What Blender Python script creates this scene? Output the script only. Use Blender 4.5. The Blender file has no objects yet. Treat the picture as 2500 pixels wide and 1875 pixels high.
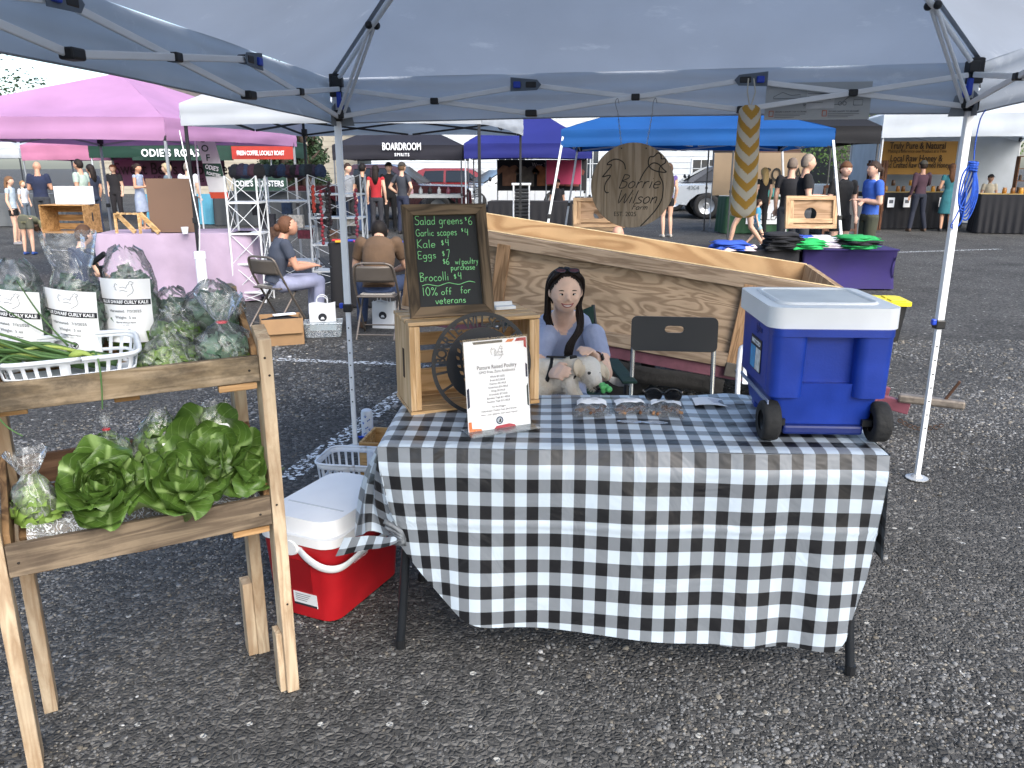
import bpy, bmesh, math, random
import numpy as np
from mathutils import Matrix, Vector, Euler, noise
from mathutils.bvhtree import BVHTree
R = math.radians
PI = math.pi
sc = bpy.context.scene
COL = sc.collection
random.seed(7)
# ---------------------------------------------------------------- camera
CAM_H, CAM_PITCH, CAM_F = 1.55, R(15.3), 1940.0
cam = bpy.data.cameras.new('camera')
cam.sensor_width = 36.0
cam.lens = 36.0 * CAM_F / 2500.0
cam.clip_start, cam.clip_end = 0.05, 900.0
camo = bpy.data.objects.new('camera', cam)
COL.objects.link(camo)
camo.location = (0, 0, CAM_H)
camo.rotation_euler = (PI / 2 - CAM_PITCH, 0, 0)
sc.camera = camo
# ---------------------------------------------------------------- sky, sun, exposure
SUN_EL, SUN_AZ = R(40), R(152)          # azimuth measured from +Y towards +X
w = bpy.data.worlds.new('World')
sc.world = w
w.use_nodes = True
nt = w.node_tree
sky = nt.nodes.new('ShaderNodeTexSky')
sky.sky_type = 'NISHITA'
sky.sun_disc = False
sky.sun_elevation = SUN_EL
sky.sun_rotation = SUN_AZ
sky.air_density, sky.dust_density, sky.ozone_density = 1.0, 2.5, 1.0
nt.links.new(sky.outputs[0], nt.nodes['Background'].inputs[0])
nt.nodes['Background'].inputs[1].default_value = 0.15
sl = bpy.data.lights.new('sun', 'SUN')
sl.energy, sl.angle, sl.color = 1.35, R(45), (1.0, 0.97, 0.92)
so = bpy.data.objects.new('sun', sl)
COL.objects.link(so)
so.rotation_euler = Vector((math.sin(SUN_AZ) * math.cos(SUN_EL), math.cos(SUN_AZ) * math.cos(SUN_EL), math.sin(SUN_EL))).to_track_quat('Z', 'Y').to_euler()
sc.view_settings.view_transform = 'Standard'
sc.view_settings.look = 'None'
sc.view_settings.gamma = 1.0
sc.view_settings.use_curve_mapping = False
sc.view_settings.exposure = 1.38
sc.render.engine = 'CYCLES'
sc.cycles.use_denoising = True
sc.cycles.max_bounces = 8
sc.cycles.transparent_max_bounces = 24
sc.cycles.transmission_bounces = 8
sc.cycles.sample_clamp_indirect = 6.0
# ---------------------------------------------------------------- helpers
PX = 2500.0 / 2212.0
def _ray(x, y):
 u = (x * PX - 1250) / CAM_F
 v = (y * PX - 937.5) / CAM_F
 return u, math.cos(CAM_PITCH) - v * math.sin(CAM_PITCH), -math.sin(CAM_PITCH) - v * math.cos(CAM_PITCH)
def gr(x, y, z=0.0):
 """point at height z seen at a measured spot of the photograph"""
 r = _ray(x, y)
 t = (z - CAM_H) / r[2]
 return Vector((r[0] * t, r[1] * t, z))
def at(x, y, Y):
 """point at depth Y seen at a measured spot of the photograph"""
 r = _ray(x, y)
 t = Y / r[1]
 return Vector((r[0] * t, Y, CAM_H + r[2] * t))
def hexc(h):
 h = h.lstrip('#')
 c = [int(h[i:i + 2], 16) / 255 for i in (0, 2, 4)]
 return tuple((x / 12.92 if x <= 0.04045 else ((x + 0.055) / 1.055) ** 2.4) for x in c) + (1.0,)
class MB:
 def __init__(s):
  s.v, s.f, s.m, s.uv = [], [], [], []
 def add(s, vs, fs, mi=0, M=None, uvs=None):
  o = len(s.v)
  if M is not None:
   vs = [M @ Vector(p) for p in vs]
  s.v.extend([tuple(p) for p in vs])
  for i, f in enumerate(fs):
   s.f.append(tuple(a + o for a in f))
   s.m.append(mi if not isinstance(mi, (list, tuple)) else mi[i])
   s.uv.append(uvs[i] if uvs else None)
  return s
 def box(s, c, d, M=None, mi=0, tx=1.0, ty=1.0):
  x, y, z = d[0] / 2, d[1] / 2, d[2] / 2
  vs = []
  for k in (-1, 1):
   ax, ay = (x, y) if k < 0 else (x * tx, y * ty)
   vs += [(c[0] - ax, c[1] - ay, c[2] + k * z), (c[0] + ax, c[1] - ay, c[2] + k * z),
      (c[0] + ax, c[1] + ay, c[2] + k * z), (c[0] - ax, c[1] + ay, c[2] + k * z)]
  return s.add(vs, [(3, 2, 1, 0), (4, 5, 6, 7), (0, 1, 5, 4), (1, 2, 6, 5), (2, 3, 7, 6), (3, 0, 4, 7)], mi, M)
 def bar(s, p, q, w, h, up=(0, 0, 1), mi=0):
  p, q = Vector(p), Vector(q)
  d = q - p
  L = d.length
  d.normalize()
  up = Vector(up)
  a = d.cross(up)
  if a.length < 1e-4:
   a = d.cross(Vector((0, 1, 0)))
  a.normalize()
  b = a.cross(d)
  M = Matrix((( d.x, a.x, b.x, (p.x + q.x) / 2), (d.y, a.y, b.y, (p.y + q.y) / 2), (d.z, a.z, b.z, (p.z + q.z) / 2), (0, 0, 0, 1)))
  return s.box((0, 0, 0), (L, w, h), M, mi)
 def tube(s, pts, r, n=8, mi=0, cap=True, M=None, flat=1.0, up=None, close=False):
  pts = [Vector(p) for p in pts]
  k = len(pts)
  rs = r if isinstance(r, (list, tuple)) else [r] * k
  vs, fs = [], []
  prev = None
  for i, p in enumerate(pts):
   if close:
    t = pts[(i + 1) % k] - pts[(i - 1) % k]
   else:
    t = pts[min(i + 1, k - 1)] - pts[max(i - 1, 0)]
   if t.length < 1e-9:
    t = Vector((0, 0, 1))
   t.normalize()
   if prev is None:
    a = Vector(up) if up is not None else (Vector((0, 0, 1)) if abs(t.z) < 0.9 else Vector((0, 1, 0)))
   else:
    a = prev
   a = a - t * a.dot(t)
   if a.length < 1e-6:
    a = t.orthogonal()
   a.normalize()
   prev = a
   b = t.cross(a)
   ra = rs[i]
   if not isinstance(ra, (list, tuple)):
    ra = (ra, ra * flat)
   for j in range(n):
    th = 2 * PI * j / n
    vs.append(p + b * (math.cos(th) * ra[0]) + a * (math.sin(th) * ra[1]))
  for i in range(k if close else k - 1):
   for j in range(n):
    i2 = (i + 1) % k
    fs.append((i * n + j, i * n + (j + 1) % n, i2 * n + (j + 1) % n, i2 * n + j))
  if cap and not close:
   fs.append(tuple(range(n - 1, -1, -1)))
   fs.append(tuple((k - 1) * n + j for j in range(n)))
  return s.add(vs, fs, mi, M)
 def lathe(s, prof, n=20, M=None, mi=0, cap=True):
  vs, fs = [], []
  for r, z in prof:
   for j in range(n):
    th = 2 * PI * j / n
    vs.append((r * math.cos(th), r * math.sin(th), z))
  for i in range(len(prof) - 1):
   for j in range(n):
    fs.append((i * n + j, i * n + (j + 1) % n, (i + 1) * n + (j + 1) % n, (i + 1) * n + j))
  if cap:
   fs.append(tuple(range(n - 1, -1, -1)))
   fs.append(tuple((len(prof) - 1) * n + j for j in range(n)))
  return s.add(vs, fs, mi, M)
 def prism(s, poly, z0, z1, M=None, mi=0):
  n = len(poly)
  vs = [(x, y, z0) for x, y in poly] + [(x, y, z1) for x, y in poly]
  fs = [tuple(range(n - 1, -1, -1)), tuple(range(n, 2 * n))] + [(i, (i + 1) % n, n + (i + 1) % n, n + i) for i in range(n)]
  return s.add(vs, fs, mi, M)
 def ball(s, c, r, nu=12, nv=8, M=None, mi=0):
  r = r if isinstance(r, (list, tuple)) else (r, r, r)
  vs, fs = [], []
  for i in range(1, nv):
   ph = PI * i / nv
   for j in range(nu):
    th = 2 * PI * j / nu
    vs.append((c[0] + r[0] * math.sin(ph) * math.cos(th), c[1] + r[1] * math.sin(ph) * math.sin(th), c[2] + r[2] * math.cos(ph)))
  for i in range(nv - 2):
   for j in range(nu):
    fs.append((i * nu + j, (i + 1) * nu + j, (i + 1) * nu + (j + 1) % nu, i * nu + (j + 1) % nu))
  a = len(vs)
  vs.append((c[0], c[1], c[2] + r[2]))
  vs.append((c[0], c[1], c[2] - r[2]))
  for j in range(nu):
   fs.append((a, j, (j + 1) % nu))
   k = (nv - 2) * nu
   fs.append((a + 1, k + (j + 1) % nu, k + j))
  return s.add(vs, fs, mi, M)
 def grid(s, nu, nv, fn, uvfn=None, mi=0, M=None, closeu=False):
  vs = []
  for j in range(nv + 1):
   for i in range(nu if closeu else nu + 1):
    vs.append(fn(i / nu, j / nv))
  w_ = nu if closeu else nu + 1
  fs, us = [], []
  for j in range(nv):
   for i in range(nu):
    i2 = (i + 1) % w_
    fs.append((j * w_ + i, j * w_ + i2, (j + 1) * w_ + i2, (j + 1) * w_ + i))
    if uvfn:
     us.append([uvfn(i / nu, j / nv), uvfn((i + 1) / nu, j / nv), uvfn((i + 1) / nu, (j + 1) / nv), uvfn(i / nu, (j + 1) / nv)])
  return s.add(vs, fs, mi, M, us if uvfn else None)
 def mesh(s, name):
  me = bpy.data.meshes.new(name)
  me.from_pydata(s.v, [], s.f)
  if any(s.m):
   me.polygons.foreach_set('material_index', s.m)
  if any(u is not None for u in s.uv):
   ul = me.uv_layers.new(name='UVMap')
   flat = []
   for f, u in zip(s.f, s.uv):
    for q in (u if u is not None else [(0, 0)] * len(f)):
     flat.extend(q)
   ul.data.foreach_set('uv', flat)
  me.update()
  return me
 def build(s, name, mats, parent=None, smooth=False, bevel=0, solid=0, sub=0, label=None, seg=2):
  return obj(name, s.mesh(name), mats, parent, smooth, bevel, solid, sub, label, seg)
def obj(name, me, mats, parent=None, smooth=False, bevel=0, solid=0, sub=0, label=None, seg=2):
 o = bpy.data.objects.new(name, me)
 COL.objects.link(o)
 for m in (mats if isinstance(mats, (list, tuple)) else [mats]):
  me.materials.append(m)
 if parent is not None:
  o.parent = parent
 if smooth:
  me.polygons.foreach_set('use_smooth', [True] * len(me.polygons))
  if smooth != 'all':
   md = o.modifiers.new('w', 'EDGE_SPLIT')
   md.split_angle = R(smooth if smooth is not True else 40)
 if solid:
  md = o.modifiers.new('s', 'SOLIDIFY')
  md.thickness = solid
  md.offset = 0
 if bevel:
  md = o.modifiers.new('b', 'BEVEL')
  md.width = bevel
  md.segments = seg
  md.limit_method = 'ANGLE'
 if sub:
  md = o.modifiers.new('d', 'SUBSURF')
  md.levels = md.render_levels = sub
 if label:
  o['label'] = label
 return o
def tag(o, label, cat, group=None, kind=None):
 o['label'], o['category'] = label, cat
 if group:
  o['group'] = group
 if kind:
  o['kind'] = kind
 return o
def thing(name, label, cat, loc=(0, 0, 0), rz=0.0, group=None, rot=None):
 o = bpy.data.objects.new(name, None)
 COL.objects.link(o)
 o.empty_display_size = 0.1
 o.location = loc
 o.rotation_euler = rot if rot is not None else (0, 0, rz)
 return tag(o, label, cat, group)
def clone(root, loc, rz, label=None):
 def cp(o, par):
  c = o.copy()
  COL.objects.link(c)
  c.parent = par
  for ch in o.children:
   cp(ch, c)
  return c
 r = cp(root, None)
 r.location = loc
 r.rotation_euler = (0, 0, rz)
 if label:
  r['label'] = label
 return r
def TR(loc=(0, 0, 0), rx=0, ry=0, rz=0):
 return Matrix.Translation(loc) @ Euler((rx, ry, rz)).to_matrix().to_4x4()
def catmull(pts, n=6):
 pts = [Vector(p) for p in pts]
 if len(pts) < 3:
  return pts
 out = []
 for i in range(len(pts) - 1):
  p0, p1, p2, p3 = pts[max(i - 1, 0)], pts[i], pts[i + 1], pts[min(i + 2, len(pts) - 1)]
  for k in range(n):
   t = k / n
   out.append(0.5 * ((2 * p1) + (p2 - p0) * t + (2 * p0 - 5 * p1 + 4 * p2 - p3) * t * t + (3 * p1 - p0 - 3 * p2 + p3) * t ** 3))
 out.append(pts[-1])
 return out
# ---------------------------------------------------------------- materials
_MC = {}
def newmat(name):
 m = bpy.data.materials.new(name)
 m.use_nodes = True
 return m, m.node_tree.nodes, m.node_tree.links, m.node_tree.nodes['Principled BSDF']
def P(col, rough=0.6, metal=0.0, var=0.12, vs=8.0, bump=0.0, bs=60.0, spec=0.5, coat=0.0, sheen=0.0, rnd=0.0, trans=0.0):
 """plain paint / plastic / cloth with procedural mottling"""
 key = (col, rough, metal, var, vs, bump, bs, spec, coat, sheen, rnd, trans)
 if key in _MC:
  return _MC[key]
 m, N, L, b = newmat('paint_' + col.strip('#'))
 c = hexc(col)
 b.inputs['Roughness'].default_value = rough
 b.inputs['Metallic'].default_value = metal
 b.inputs['Specular IOR Level'].default_value = spec
 b.inputs['Coat Weight'].default_value = coat
 b.inputs['Sheen Weight'].default_value = sheen
 b.inputs['Base Color'].default_value = c
 tc = N.new('ShaderNodeTexCoord')
 last = None
 if var:
  nz = N.new('ShaderNodeTexNoise')
  nz.inputs['Scale'].default_value = vs
  nz.inputs['Detail'].default_value = 6
  L.new(tc.outputs['Object'], nz.inputs['Vector'])
  mr = N.new('ShaderNodeMapRange')
  mr.inputs['From Min'].default_value = 0.3
  mr.inputs['From Max'].default_value = 0.7
  mr.inputs['To Min'].default_value = 1 - var
  mr.inputs['To Max'].default_value = 1 + var
  L.new(nz.outputs[0], mr.inputs[0])
  hs = N.new('ShaderNodeHueSaturation')
  hs.inputs['Color'].default_value = c
  L.new(mr.outputs[0], hs.inputs['Value'])
  last = hs.outputs[0]
  if rnd:
   oi = N.new('ShaderNodeObjectInfo')
   m2 = N.new('ShaderNodeMapRange')
   m2.inputs['To Min'].default_value = 1 - rnd
   m2.inputs['To Max'].default_value = 1 + rnd
   L.new(oi.outputs['Random'], m2.inputs[0])
   h2 = N.new('ShaderNodeHueSaturation')
   L.new(last, h2.inputs['Color'])
   L.new(m2.outputs[0], h2.inputs['Value'])
   last = h2.outputs[0]
  L.new(last, b.inputs['Base Color'])
  r2 = N.new('ShaderNodeMapRange')
  r2.inputs['To Min'].default_value = max(0, rough - 0.08)
  r2.inputs['To Max'].default_value = min(1, rough + 0.1)
  L.new(nz.outputs[0], r2.inputs[0])
  L.new(r2.outputs[0], b.inputs['Roughness'])
 if bump:
  n2 = N.new('ShaderNodeTexNoise')
  n2.inputs['Scale'].default_value = bs
  n2.inputs['Detail'].default_value = 4
  L.new(tc.outputs['Object'], n2.inputs['Vector'])
  bp = N.new('ShaderNodeBump')
  bp.inputs['Strength'].default_value = bump
  bp.inputs['Distance'].default_value = 0.01
  L.new(n2.outputs[0], bp.inputs['Height'])
  L.new(bp.outputs[0], b.inputs['Normal'])
 if trans:
  tr = N.new('ShaderNodeBsdfTranslucent')
  if last is not None:
   L.new(last, tr.inputs[0])
  else:
   tr.inputs[0].default_value = c
  mx = N.new('ShaderNodeMixShader')
  mx.inputs[0].default_value = trans
  L.new(b.outputs[0], mx.inputs[1])
  L.new(tr.outputs[0], mx.inputs[2])
  L.new(mx.outputs[0], N['Material Output'].inputs[0])
 _MC[key] = m
 return m
def wood(light, dark, axis='X', grain=1.0, rough=0.7, knots=0.3, stain=0.0, stain_col='#2a241f', fig=0.0):
 """sawn board; grain runs along the given object axis, each object its own offset. fig>0: rotary cut plywood figure"""
 key = (light, dark, axis, grain, rough, knots, stain, stain_col, fig)
 if key in _MC:
  return _MC[key]
 m, N, L, b = newmat('wood_' + light.strip('#') + axis)
 tc, oi = N.new('ShaderNodeTexCoord'), N.new('ShaderNodeObjectInfo')
 off = N.new('ShaderNodeVectorMath')
 off.operation = 'MULTIPLY_ADD'
 off.inputs[1].default_value = (17.3, 9.1, 23.7)
 cmb = N.new('ShaderNodeCombineXYZ')
 for i in range(3):
  L.new(oi.outputs['Random'], cmb.inputs[i])
 L.new(cmb.outputs[0], off.inputs[0])
 L.new(tc.outputs['Object'], off.inputs[2])
 mp = N.new('ShaderNodeMapping')
 st = 0.09 if not fig else 0.24
 mp.inputs['Scale'].default_value = {'X': (st, 1, 1), 'Y': (1, st, 1), 'Z': (1, 1, st)}[axis]
 L.new(off.outputs[0], mp.inputs['Vector'])
 n1 = N.new('ShaderNodeTexNoise')
 n1.inputs['Scale'].default_value = (26 * grain) if not fig else fig
 n1.inputs['Detail'].default_value = 3 if not fig else 2.2
 n1.inputs['Distortion'].default_value = 0.6 if not fig else 0.7
 L.new(mp.outputs[0], n1.inputs['Vector'])
 # growth rings: contour lines of a stretched noise field
 mu = N.new('ShaderNodeMath')
 mu.operation = 'MULTIPLY'
 mu.inputs[1].default_value = 7.0 if not fig else 19.0
 L.new(n1.outputs[0], mu.inputs[0])
 fr = N.new('ShaderNodeMath')
 fr.operation = 'PINGPONG'
 fr.inputs[1].default_value = 1.0
 L.new(mu.outputs[0], fr.inputs[0])
 n2 = N.new('ShaderNodeTexNoise')
 n2.inputs['Scale'].default_value = 160
 n2.inputs['Detail'].default_value = 4
 L.new(mp.outputs[0], n2.inputs['Vector'])
 mix = N.new('ShaderNodeMath')
 mix.operation = 'MULTIPLY_ADD'
 mix.inputs[1].default_value = 0.35
 L.new(n2.outputs[0], mix.inputs[0])
 L.new(fr.outputs[0], mix.inputs[2])
 rp = N.new('ShaderNodeValToRGB')
 rp.color_ramp.elements[0].position = 0.25 if not fig else 0.35
 rp.color_ramp.elements[1].position = 1.0 if not fig else 0.85
 rp.color_ramp.elements[0].color = hexc(dark)
 rp.color_ramp.elements[1].color = hexc(light)
 L.new(mix.outputs[0], rp.inputs[0])
 last = rp.outputs[0]
 # broad tone drift + per board tone
 n3 = N.new('ShaderNodeTexNoise')
 n3.inputs['Scale'].default_value = 3.0
 n3.inputs['Detail'].default_value = 3
 L.new(off.outputs[0], n3.inputs['Vector'])
 hs = N.new('ShaderNodeHueSaturation')
 mr = N.new('ShaderNodeMapRange')
 mr.inputs['From Min'].default_value, mr.inputs['From Max'].default_value = 0.3, 0.7
 mr.inputs['To Min'].default_value, mr.inputs['To Max'].default_value = 0.8, 1.15
 L.new(n3.outputs[0], mr.inputs[0])
 m4 = N.new('ShaderNodeMath')
 m4.operation = 'MULTIPLY_ADD'
 m4.inputs[1].default_value = 0.22
 L.new(oi.outputs['Random'], m4.inputs[0])
 m4.inputs[2].default_value = -0.11
 m5 = N.new('ShaderNodeMath')
 m5.operation = 'ADD'
 L.new(mr.outputs[0], m5.inputs[0])
 L.new(m4.outputs[0], m5.inputs[1])
 L.new(m5.outputs[0], hs.inputs['Value'])
 L.new(last, hs.inputs['Color'])
 last = hs.outputs[0]
 if knots:
  vo = N.new('ShaderNodeTexVoronoi')
  vo.inputs['Scale'].default_value = 7
  mk = N.new('ShaderNodeMapping')
  mk.inputs['Scale'].default_value = {'X': (.5, 1, 1), 'Y': (1, .5, 1), 'Z': (1, 1, .5)}[axis]
  L.new(off.outputs[0], mk.inputs['Vector'])
  L.new(mk.outputs[0], vo.inputs['Vector'])
  kr = N.new('ShaderNodeMapRange')
  kr.inputs['From Min'].default_value, kr.inputs['From Max'].default_value = 0.04, 0.12
  kr.inputs['To Min'].default_value, kr.inputs['To Max'].default_value = knots, 0
  L.new(vo.outputs['Distance'], kr.inputs[0])
  mx = N.new('ShaderNodeMix')
  mx.data_type = 'RGBA'
  L.new(kr.outputs[0], mx.inputs['Factor'])
  L.new(last, mx.inputs['A'])
  mx.inputs['B'].default_value = hexc('#3a2413')
  last = mx.outputs['Result']
 if stain:
  n5 = N.new('ShaderNodeTexNoise')
  n5.inputs['Scale'].default_value = 5.5
  n5.inputs['Detail'].default_value = 9
  n5.inputs['Roughness'].default_value = 0.7
  ms = N.new('ShaderNodeMapping')
  ms.inputs['Scale'].default_value = {'X': (.5, 1, 1), 'Y': (1, .5, 1), 'Z': (1, 1, .5)}[axis]
  L.new(off.outputs[0], ms.inputs['Vector'])
  L.new(ms.outputs[0], n5.inputs['Vector'])
  sr = N.new('ShaderNodeMapRange')
  sr.inputs['From Min'].default_value, sr.inputs['From Max'].default_value = 0.45, 0.60
  sr.inputs['To Max'].default_value = stain
  L.new(n5.outputs[0], sr.inputs[0])
  mx = N.new('ShaderNodeMix')
  mx.data_type = 'RGBA'
  L.new(sr.outputs[0], mx.inputs['Factor'])
  L.new(last, mx.inputs['A'])
  mx.inputs['B'].default_value = hexc(stain_col)
  last = mx.outputs['Result']
 L.new(last, b.inputs['Base Color'])
 b.inputs['Roughness'].default_value = rough
 b.inputs['Specular IOR Level'].default_value = 0.3
 bp = N.new('ShaderNodeBump')
 bp.inputs['Strength'].default_value = 0.35
 bp.inputs['Distance'].default_value = 0.003
 L.new(mix.outputs[0], bp.inputs['Height'])
 L.new(bp.outputs[0], b.inputs['Normal'])
 _MC[key] = m
 return m
def film(tint='#ffffff', haze=0.16, rough=0.08, wrinkle=0.9, scale=22.0):
 """thin clear plastic film: see-through with sharp creased glints"""
 key = ('film', tint, haze, rough, wrinkle, scale)
 if key in _MC:
  return _MC[key]
 m, N, L, b = newmat('plastic_film')
 tr, gl, df = N.new('ShaderNodeBsdfTransparent'), N.new('ShaderNodeBsdfGlossy'), N.new('ShaderNodeBsdfDiffuse')
 tr.inputs[0].default_value = hexc(tint)
 gl.inputs['Roughness'].default_value = rough
 df.inputs[0].default_value = hexc('#e8eef2')
 tc = N.new('ShaderNodeTexCoord')
 n1 = N.new('ShaderNodeTexNoise')
 n1.inputs['Scale'].default_value = scale
 n1.inputs['Detail'].default_value = 2
 n1.inputs['Distortion'].default_value = 1.5
 L.new(tc.outputs['Object'], n1.inputs['Vector'])
 ab = N.new('ShaderNodeMath')
 ab.operation = 'PINGPONG'
 ab.inputs[1].default_value = 0.08
 L.new(n1.outputs[0], ab.inputs[0])
 bp = N.new('ShaderNodeBump')
 bp.inputs['Strength'].default_value = wrinkle
 bp.inputs['Distance'].default_value = 0.1
 L.new(ab.outputs[0], bp.inputs['Height'])
 L.new(bp.outputs[0], gl.inputs['Normal'])
 fr = N.new('ShaderNodeFresnel')
 fr.inputs[0].default_value = 1.5
 L.new(bp.outputs[0], fr.inputs['Normal'])
 fm = N.new('ShaderNodeMath')
 fm.operation = 'MULTIPLY_ADD'
 fm.inputs[1].default_value = 0.75
 fm.inputs[2].default_value = 0.0
 fm.use_clamp = True
 L.new(fr.outputs[0], fm.inputs[0])
 m1 = N.new('ShaderNodeMixShader')
 # milky creases
 cr = N.new('ShaderNodeMapRange')
 cr.inputs['From Min'].default_value, cr.inputs['From Max'].default_value = 0.0, 0.03
 cr.inputs['To Min'].default_value, cr.inputs['To Max'].default_value = min(1, haze * 2.2), haze * 0.5
 L.new(ab.outputs[0], cr.inputs[0])
 L.new(cr.outputs[0], m1.inputs[0])
 L.new(tr.outputs[0], m1.inputs[1])
 L.new(df.outputs[0], m1.inputs[2])
 m2 = N.new('ShaderNodeMixShader')
 L.new(fm.outputs[0], m2.inputs[0])
 L.new(m1.outputs[0], m2.inputs[1])
 L.new(gl.outputs[0], m2.inputs[2])
 L.new(m2.outputs[0], N['Material Output'].inputs[0])
 _MC[key] = m
 return m
WHITE_METAL = P('#dde1e4', 0.4, 0.0, 0.05, 5)
BLACK_PLASTIC = P('#16181b', 0.45, 0, 0.1)
BLUE_PLASTIC = P('#1a3fb0', 0.4, 0, 0.08)
PAPER = P('#e6e9ec', 0.7, 0, 0.03)
INK = P('#1c1f26', 0.7, 0, 0.0)
BLACK_CLOTH = P('#15161a', 0.9, 0, 0.2, 5, 0.3, 40)
# ---------------------------------------------------------------- lettering
def lettering(parent, s, M, size, mat, align='CENTER', bold=0.0, sx=1.0, ext=0.0004, space=1.0, name='lettering', shear=0.0):
 cu = bpy.data.curves.new('t', 'FONT')
 cu.body, cu.size, cu.align_x, cu.align_y = s, size, align, 'CENTER'
 cu.extrude, cu.offset, cu.space_character, cu.shear = ext, bold * size, space, shear
 cu.resolution_u = 3
 t = bpy.data.objects.new('t', cu)
 me = bpy.data.meshes.new_from_object(t)
 bpy.data.objects.remove(t)
 bpy.data.curves.remove(cu)
 me.transform(M @ Matrix.Diagonal((sx, 1, 1, 1)))
 me.name = name
 return obj(name, me, mat, parent)
# single-stroke hand lettering, x/y in tenths (x-height 5, cap 10, descender -4)
_G = {
  'S': (7, '69 5,10 2,9.5 1,8 2,6 5,5 6,3 5,0.6 2,0 0,1'), 'a': (6, '4.5,4.5 2,5 0.3,3 0.6,0.7 2.5,0.2 4.4,2 4.6,4.8 4.5,1 5.4,0'),
  'l': (2.5, '1,10 0.9,5 1,0'), 'd': (6, '4.6,10 4.5,5 4.6,0|4.5,3.8 2.5,5 0.4,3.2 0.6,0.8 2.6,0 4.5,1.4'),
  'g': (6, '4.5,4.4 2,5 0.3,3 1,0.8 3,0.6 4.5,2.4 4.6,4.8 4.5,-2 3,-4 0.6,-3.4'), 'r': (4.5, '0.6,5 0.7,0|0.7,3 2,4.8 3.8,4.8'),
  'e': (5.6, '0.5,2.6 4.4,2.8 4,4.6 2.2,5 0.5,3.4 0.5,1.2 2.2,0 4.6,0.8'), 'n': (5.6, '0.6,5 0.7,0|0.7,3 2.4,5 4,4.4 4.3,0'),
  's': (4.8, '3.8,4.4 2,5 0.6,4 2,2.8 3.8,1.8 3,0.2 0.4,0.4'), 'G': (7.6, '6.4,8.6 4,10 1.4,8.4 0.4,5 1.4,1.4 4,0 6.4,1.6 6.4,4.4 4.2,4.4'),
  'i': (2.5, '1,5 1,0|1,7 1.1,7.3'), 'c': (5, '4.2,4.2 2.4,5 0.6,3.4 0.6,1.4 2.2,0 4.4,0.8'),
  'p': (5.8, '0.7,5 0.7,-4|0.7,3.6 2.6,5 4.4,3.6 4.2,1.2 2.4,0 0.8,1'), 'K': (7, '1,10 1,0|6,9.6 1.2,4.6 6.2,0'),
  'E': (6.4, '5.4,9.6 1,10 1,5.2 4.6,5.2|1,5.2 0.8,0 5.6,0.2'), 'w': (7.4, '0.3,5 1.6,0 3.3,4 5,0 6.4,5'), '/': (4, '3.2,9 0.6,-1'),
  'o': (5.6, '2.4,5 0.5,3.4 0.5,1.2 2.4,0 4.4,1.4 4.4,3.6 2.4,5'), 'u': (5.8, '0.6,5 0.6,1.4 2.2,0 4.2,1.6 4.4,5 4.4,0'),
  't': (4.2, '1.8,8 1.8,1 3.4,0.2|0.2,5 3.8,5.2'), 'y': (5.4, '0.6,5 2.4,1|4.6,5 2,-2 0.4,-4'), 'h': (5.8, '0.8,10 0.8,0|0.8,3 2.6,5 4.2,4.2 4.4,0'),
  'B': (6.6, '1,10 1,0|1,10 4.6,9.4 5,7.4 1.2,5.2 5,4.4 5.6,1.8 4,0.2 0.8,0'), '$': (5, '4,8 1.4,8.4 1,6.4 3.6,4.8 3.8,2.6 0.6,2.4|2.4,10 2.4,0.8'),
  '6': (6, '4.4,10 1.6,7 0.6,3 2,0.2 4.4,0.8 4.8,3.4 2.8,4.8 0.8,3.2'), '4': (6, '1.4,10 0.8,5 4.8,5.2|4.4,9.6 4.2,0'), '7': (6, '0.8,9.6 4.8,9.8 2.6,0'),
  '1': (3, '1,10 1,0'), '0': (6.4, '3,10 0.8,7 0.8,3 3,0 5.2,3 5.2,7 3,10'), '%': (8, '6.6,9.6 1.4,0|2,10 0.6,8.4 2,7 3.2,8.4 2,10|6.2,3.2 4.8,1.6 6.2,0 7.4,1.6 6.2,3.2'),
  'f': (4.4, '4,9.4 2.4,9.8 1.6,8 1.5,0|0.2,5 3.6,5.2'), 'v': (5.4, '0.4,5 2.4,0 4.6,5'), 'W': (10, '0.6,10 2.2,0 5,7.6 6.6,0 9.4,10'),
  'F': (6.4, '6,9.8 1.6,10 1,0|1.2,5.4 4.6,5.6'), 'm': (8, '0.6,5 0.6,0|0.6,3.4 2.2,5 3.4,4 3.5,0|3.5,3.4 5.2,5 6.6,4 6.8,0'), 'k': (5.4, '0.8,10 0.8,0|4.4,5 1,2 4.6,0'),
  'b': (5.8, '0.7,10 0.7,0|0.7,3.6 2.6,5 4.4,3.6 4.2,1.2 2.4,0 0.8,1'),
}
def hand(parent, s, M, size, mat, r, slant=0.0, jit=0.25, name='lettering', space=1.0):
 mb = MB()
 rng = random.Random(s)
 x = 0.0
 for ch in s:
  if ch == ' ':
   x += 4.5 * space
   continue
  wd, st = _G[ch]
  k = 1 + rng.uniform(-jit, jit) * 0.3
  dy = rng.uniform(-jit, jit)
  for stroke in st.replace('69 ', '6,9 ').split('|'):
   pts = []
   for pr in stroke.split():
    a, b_ = pr.split(',')
    a, b_ = float(a), float(b_) * k + dy
    pts.append(((x + a + slant * b_) * size / 10, b_ * size / 10, 0))
   mb.tube(catmull(pts, 4), r, 5, flat=0.35, up=(0, 0, 1), M=M)
  x += (wd + 0.6) * space
 return mb.build(name, mat, parent), x * size / 10
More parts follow.
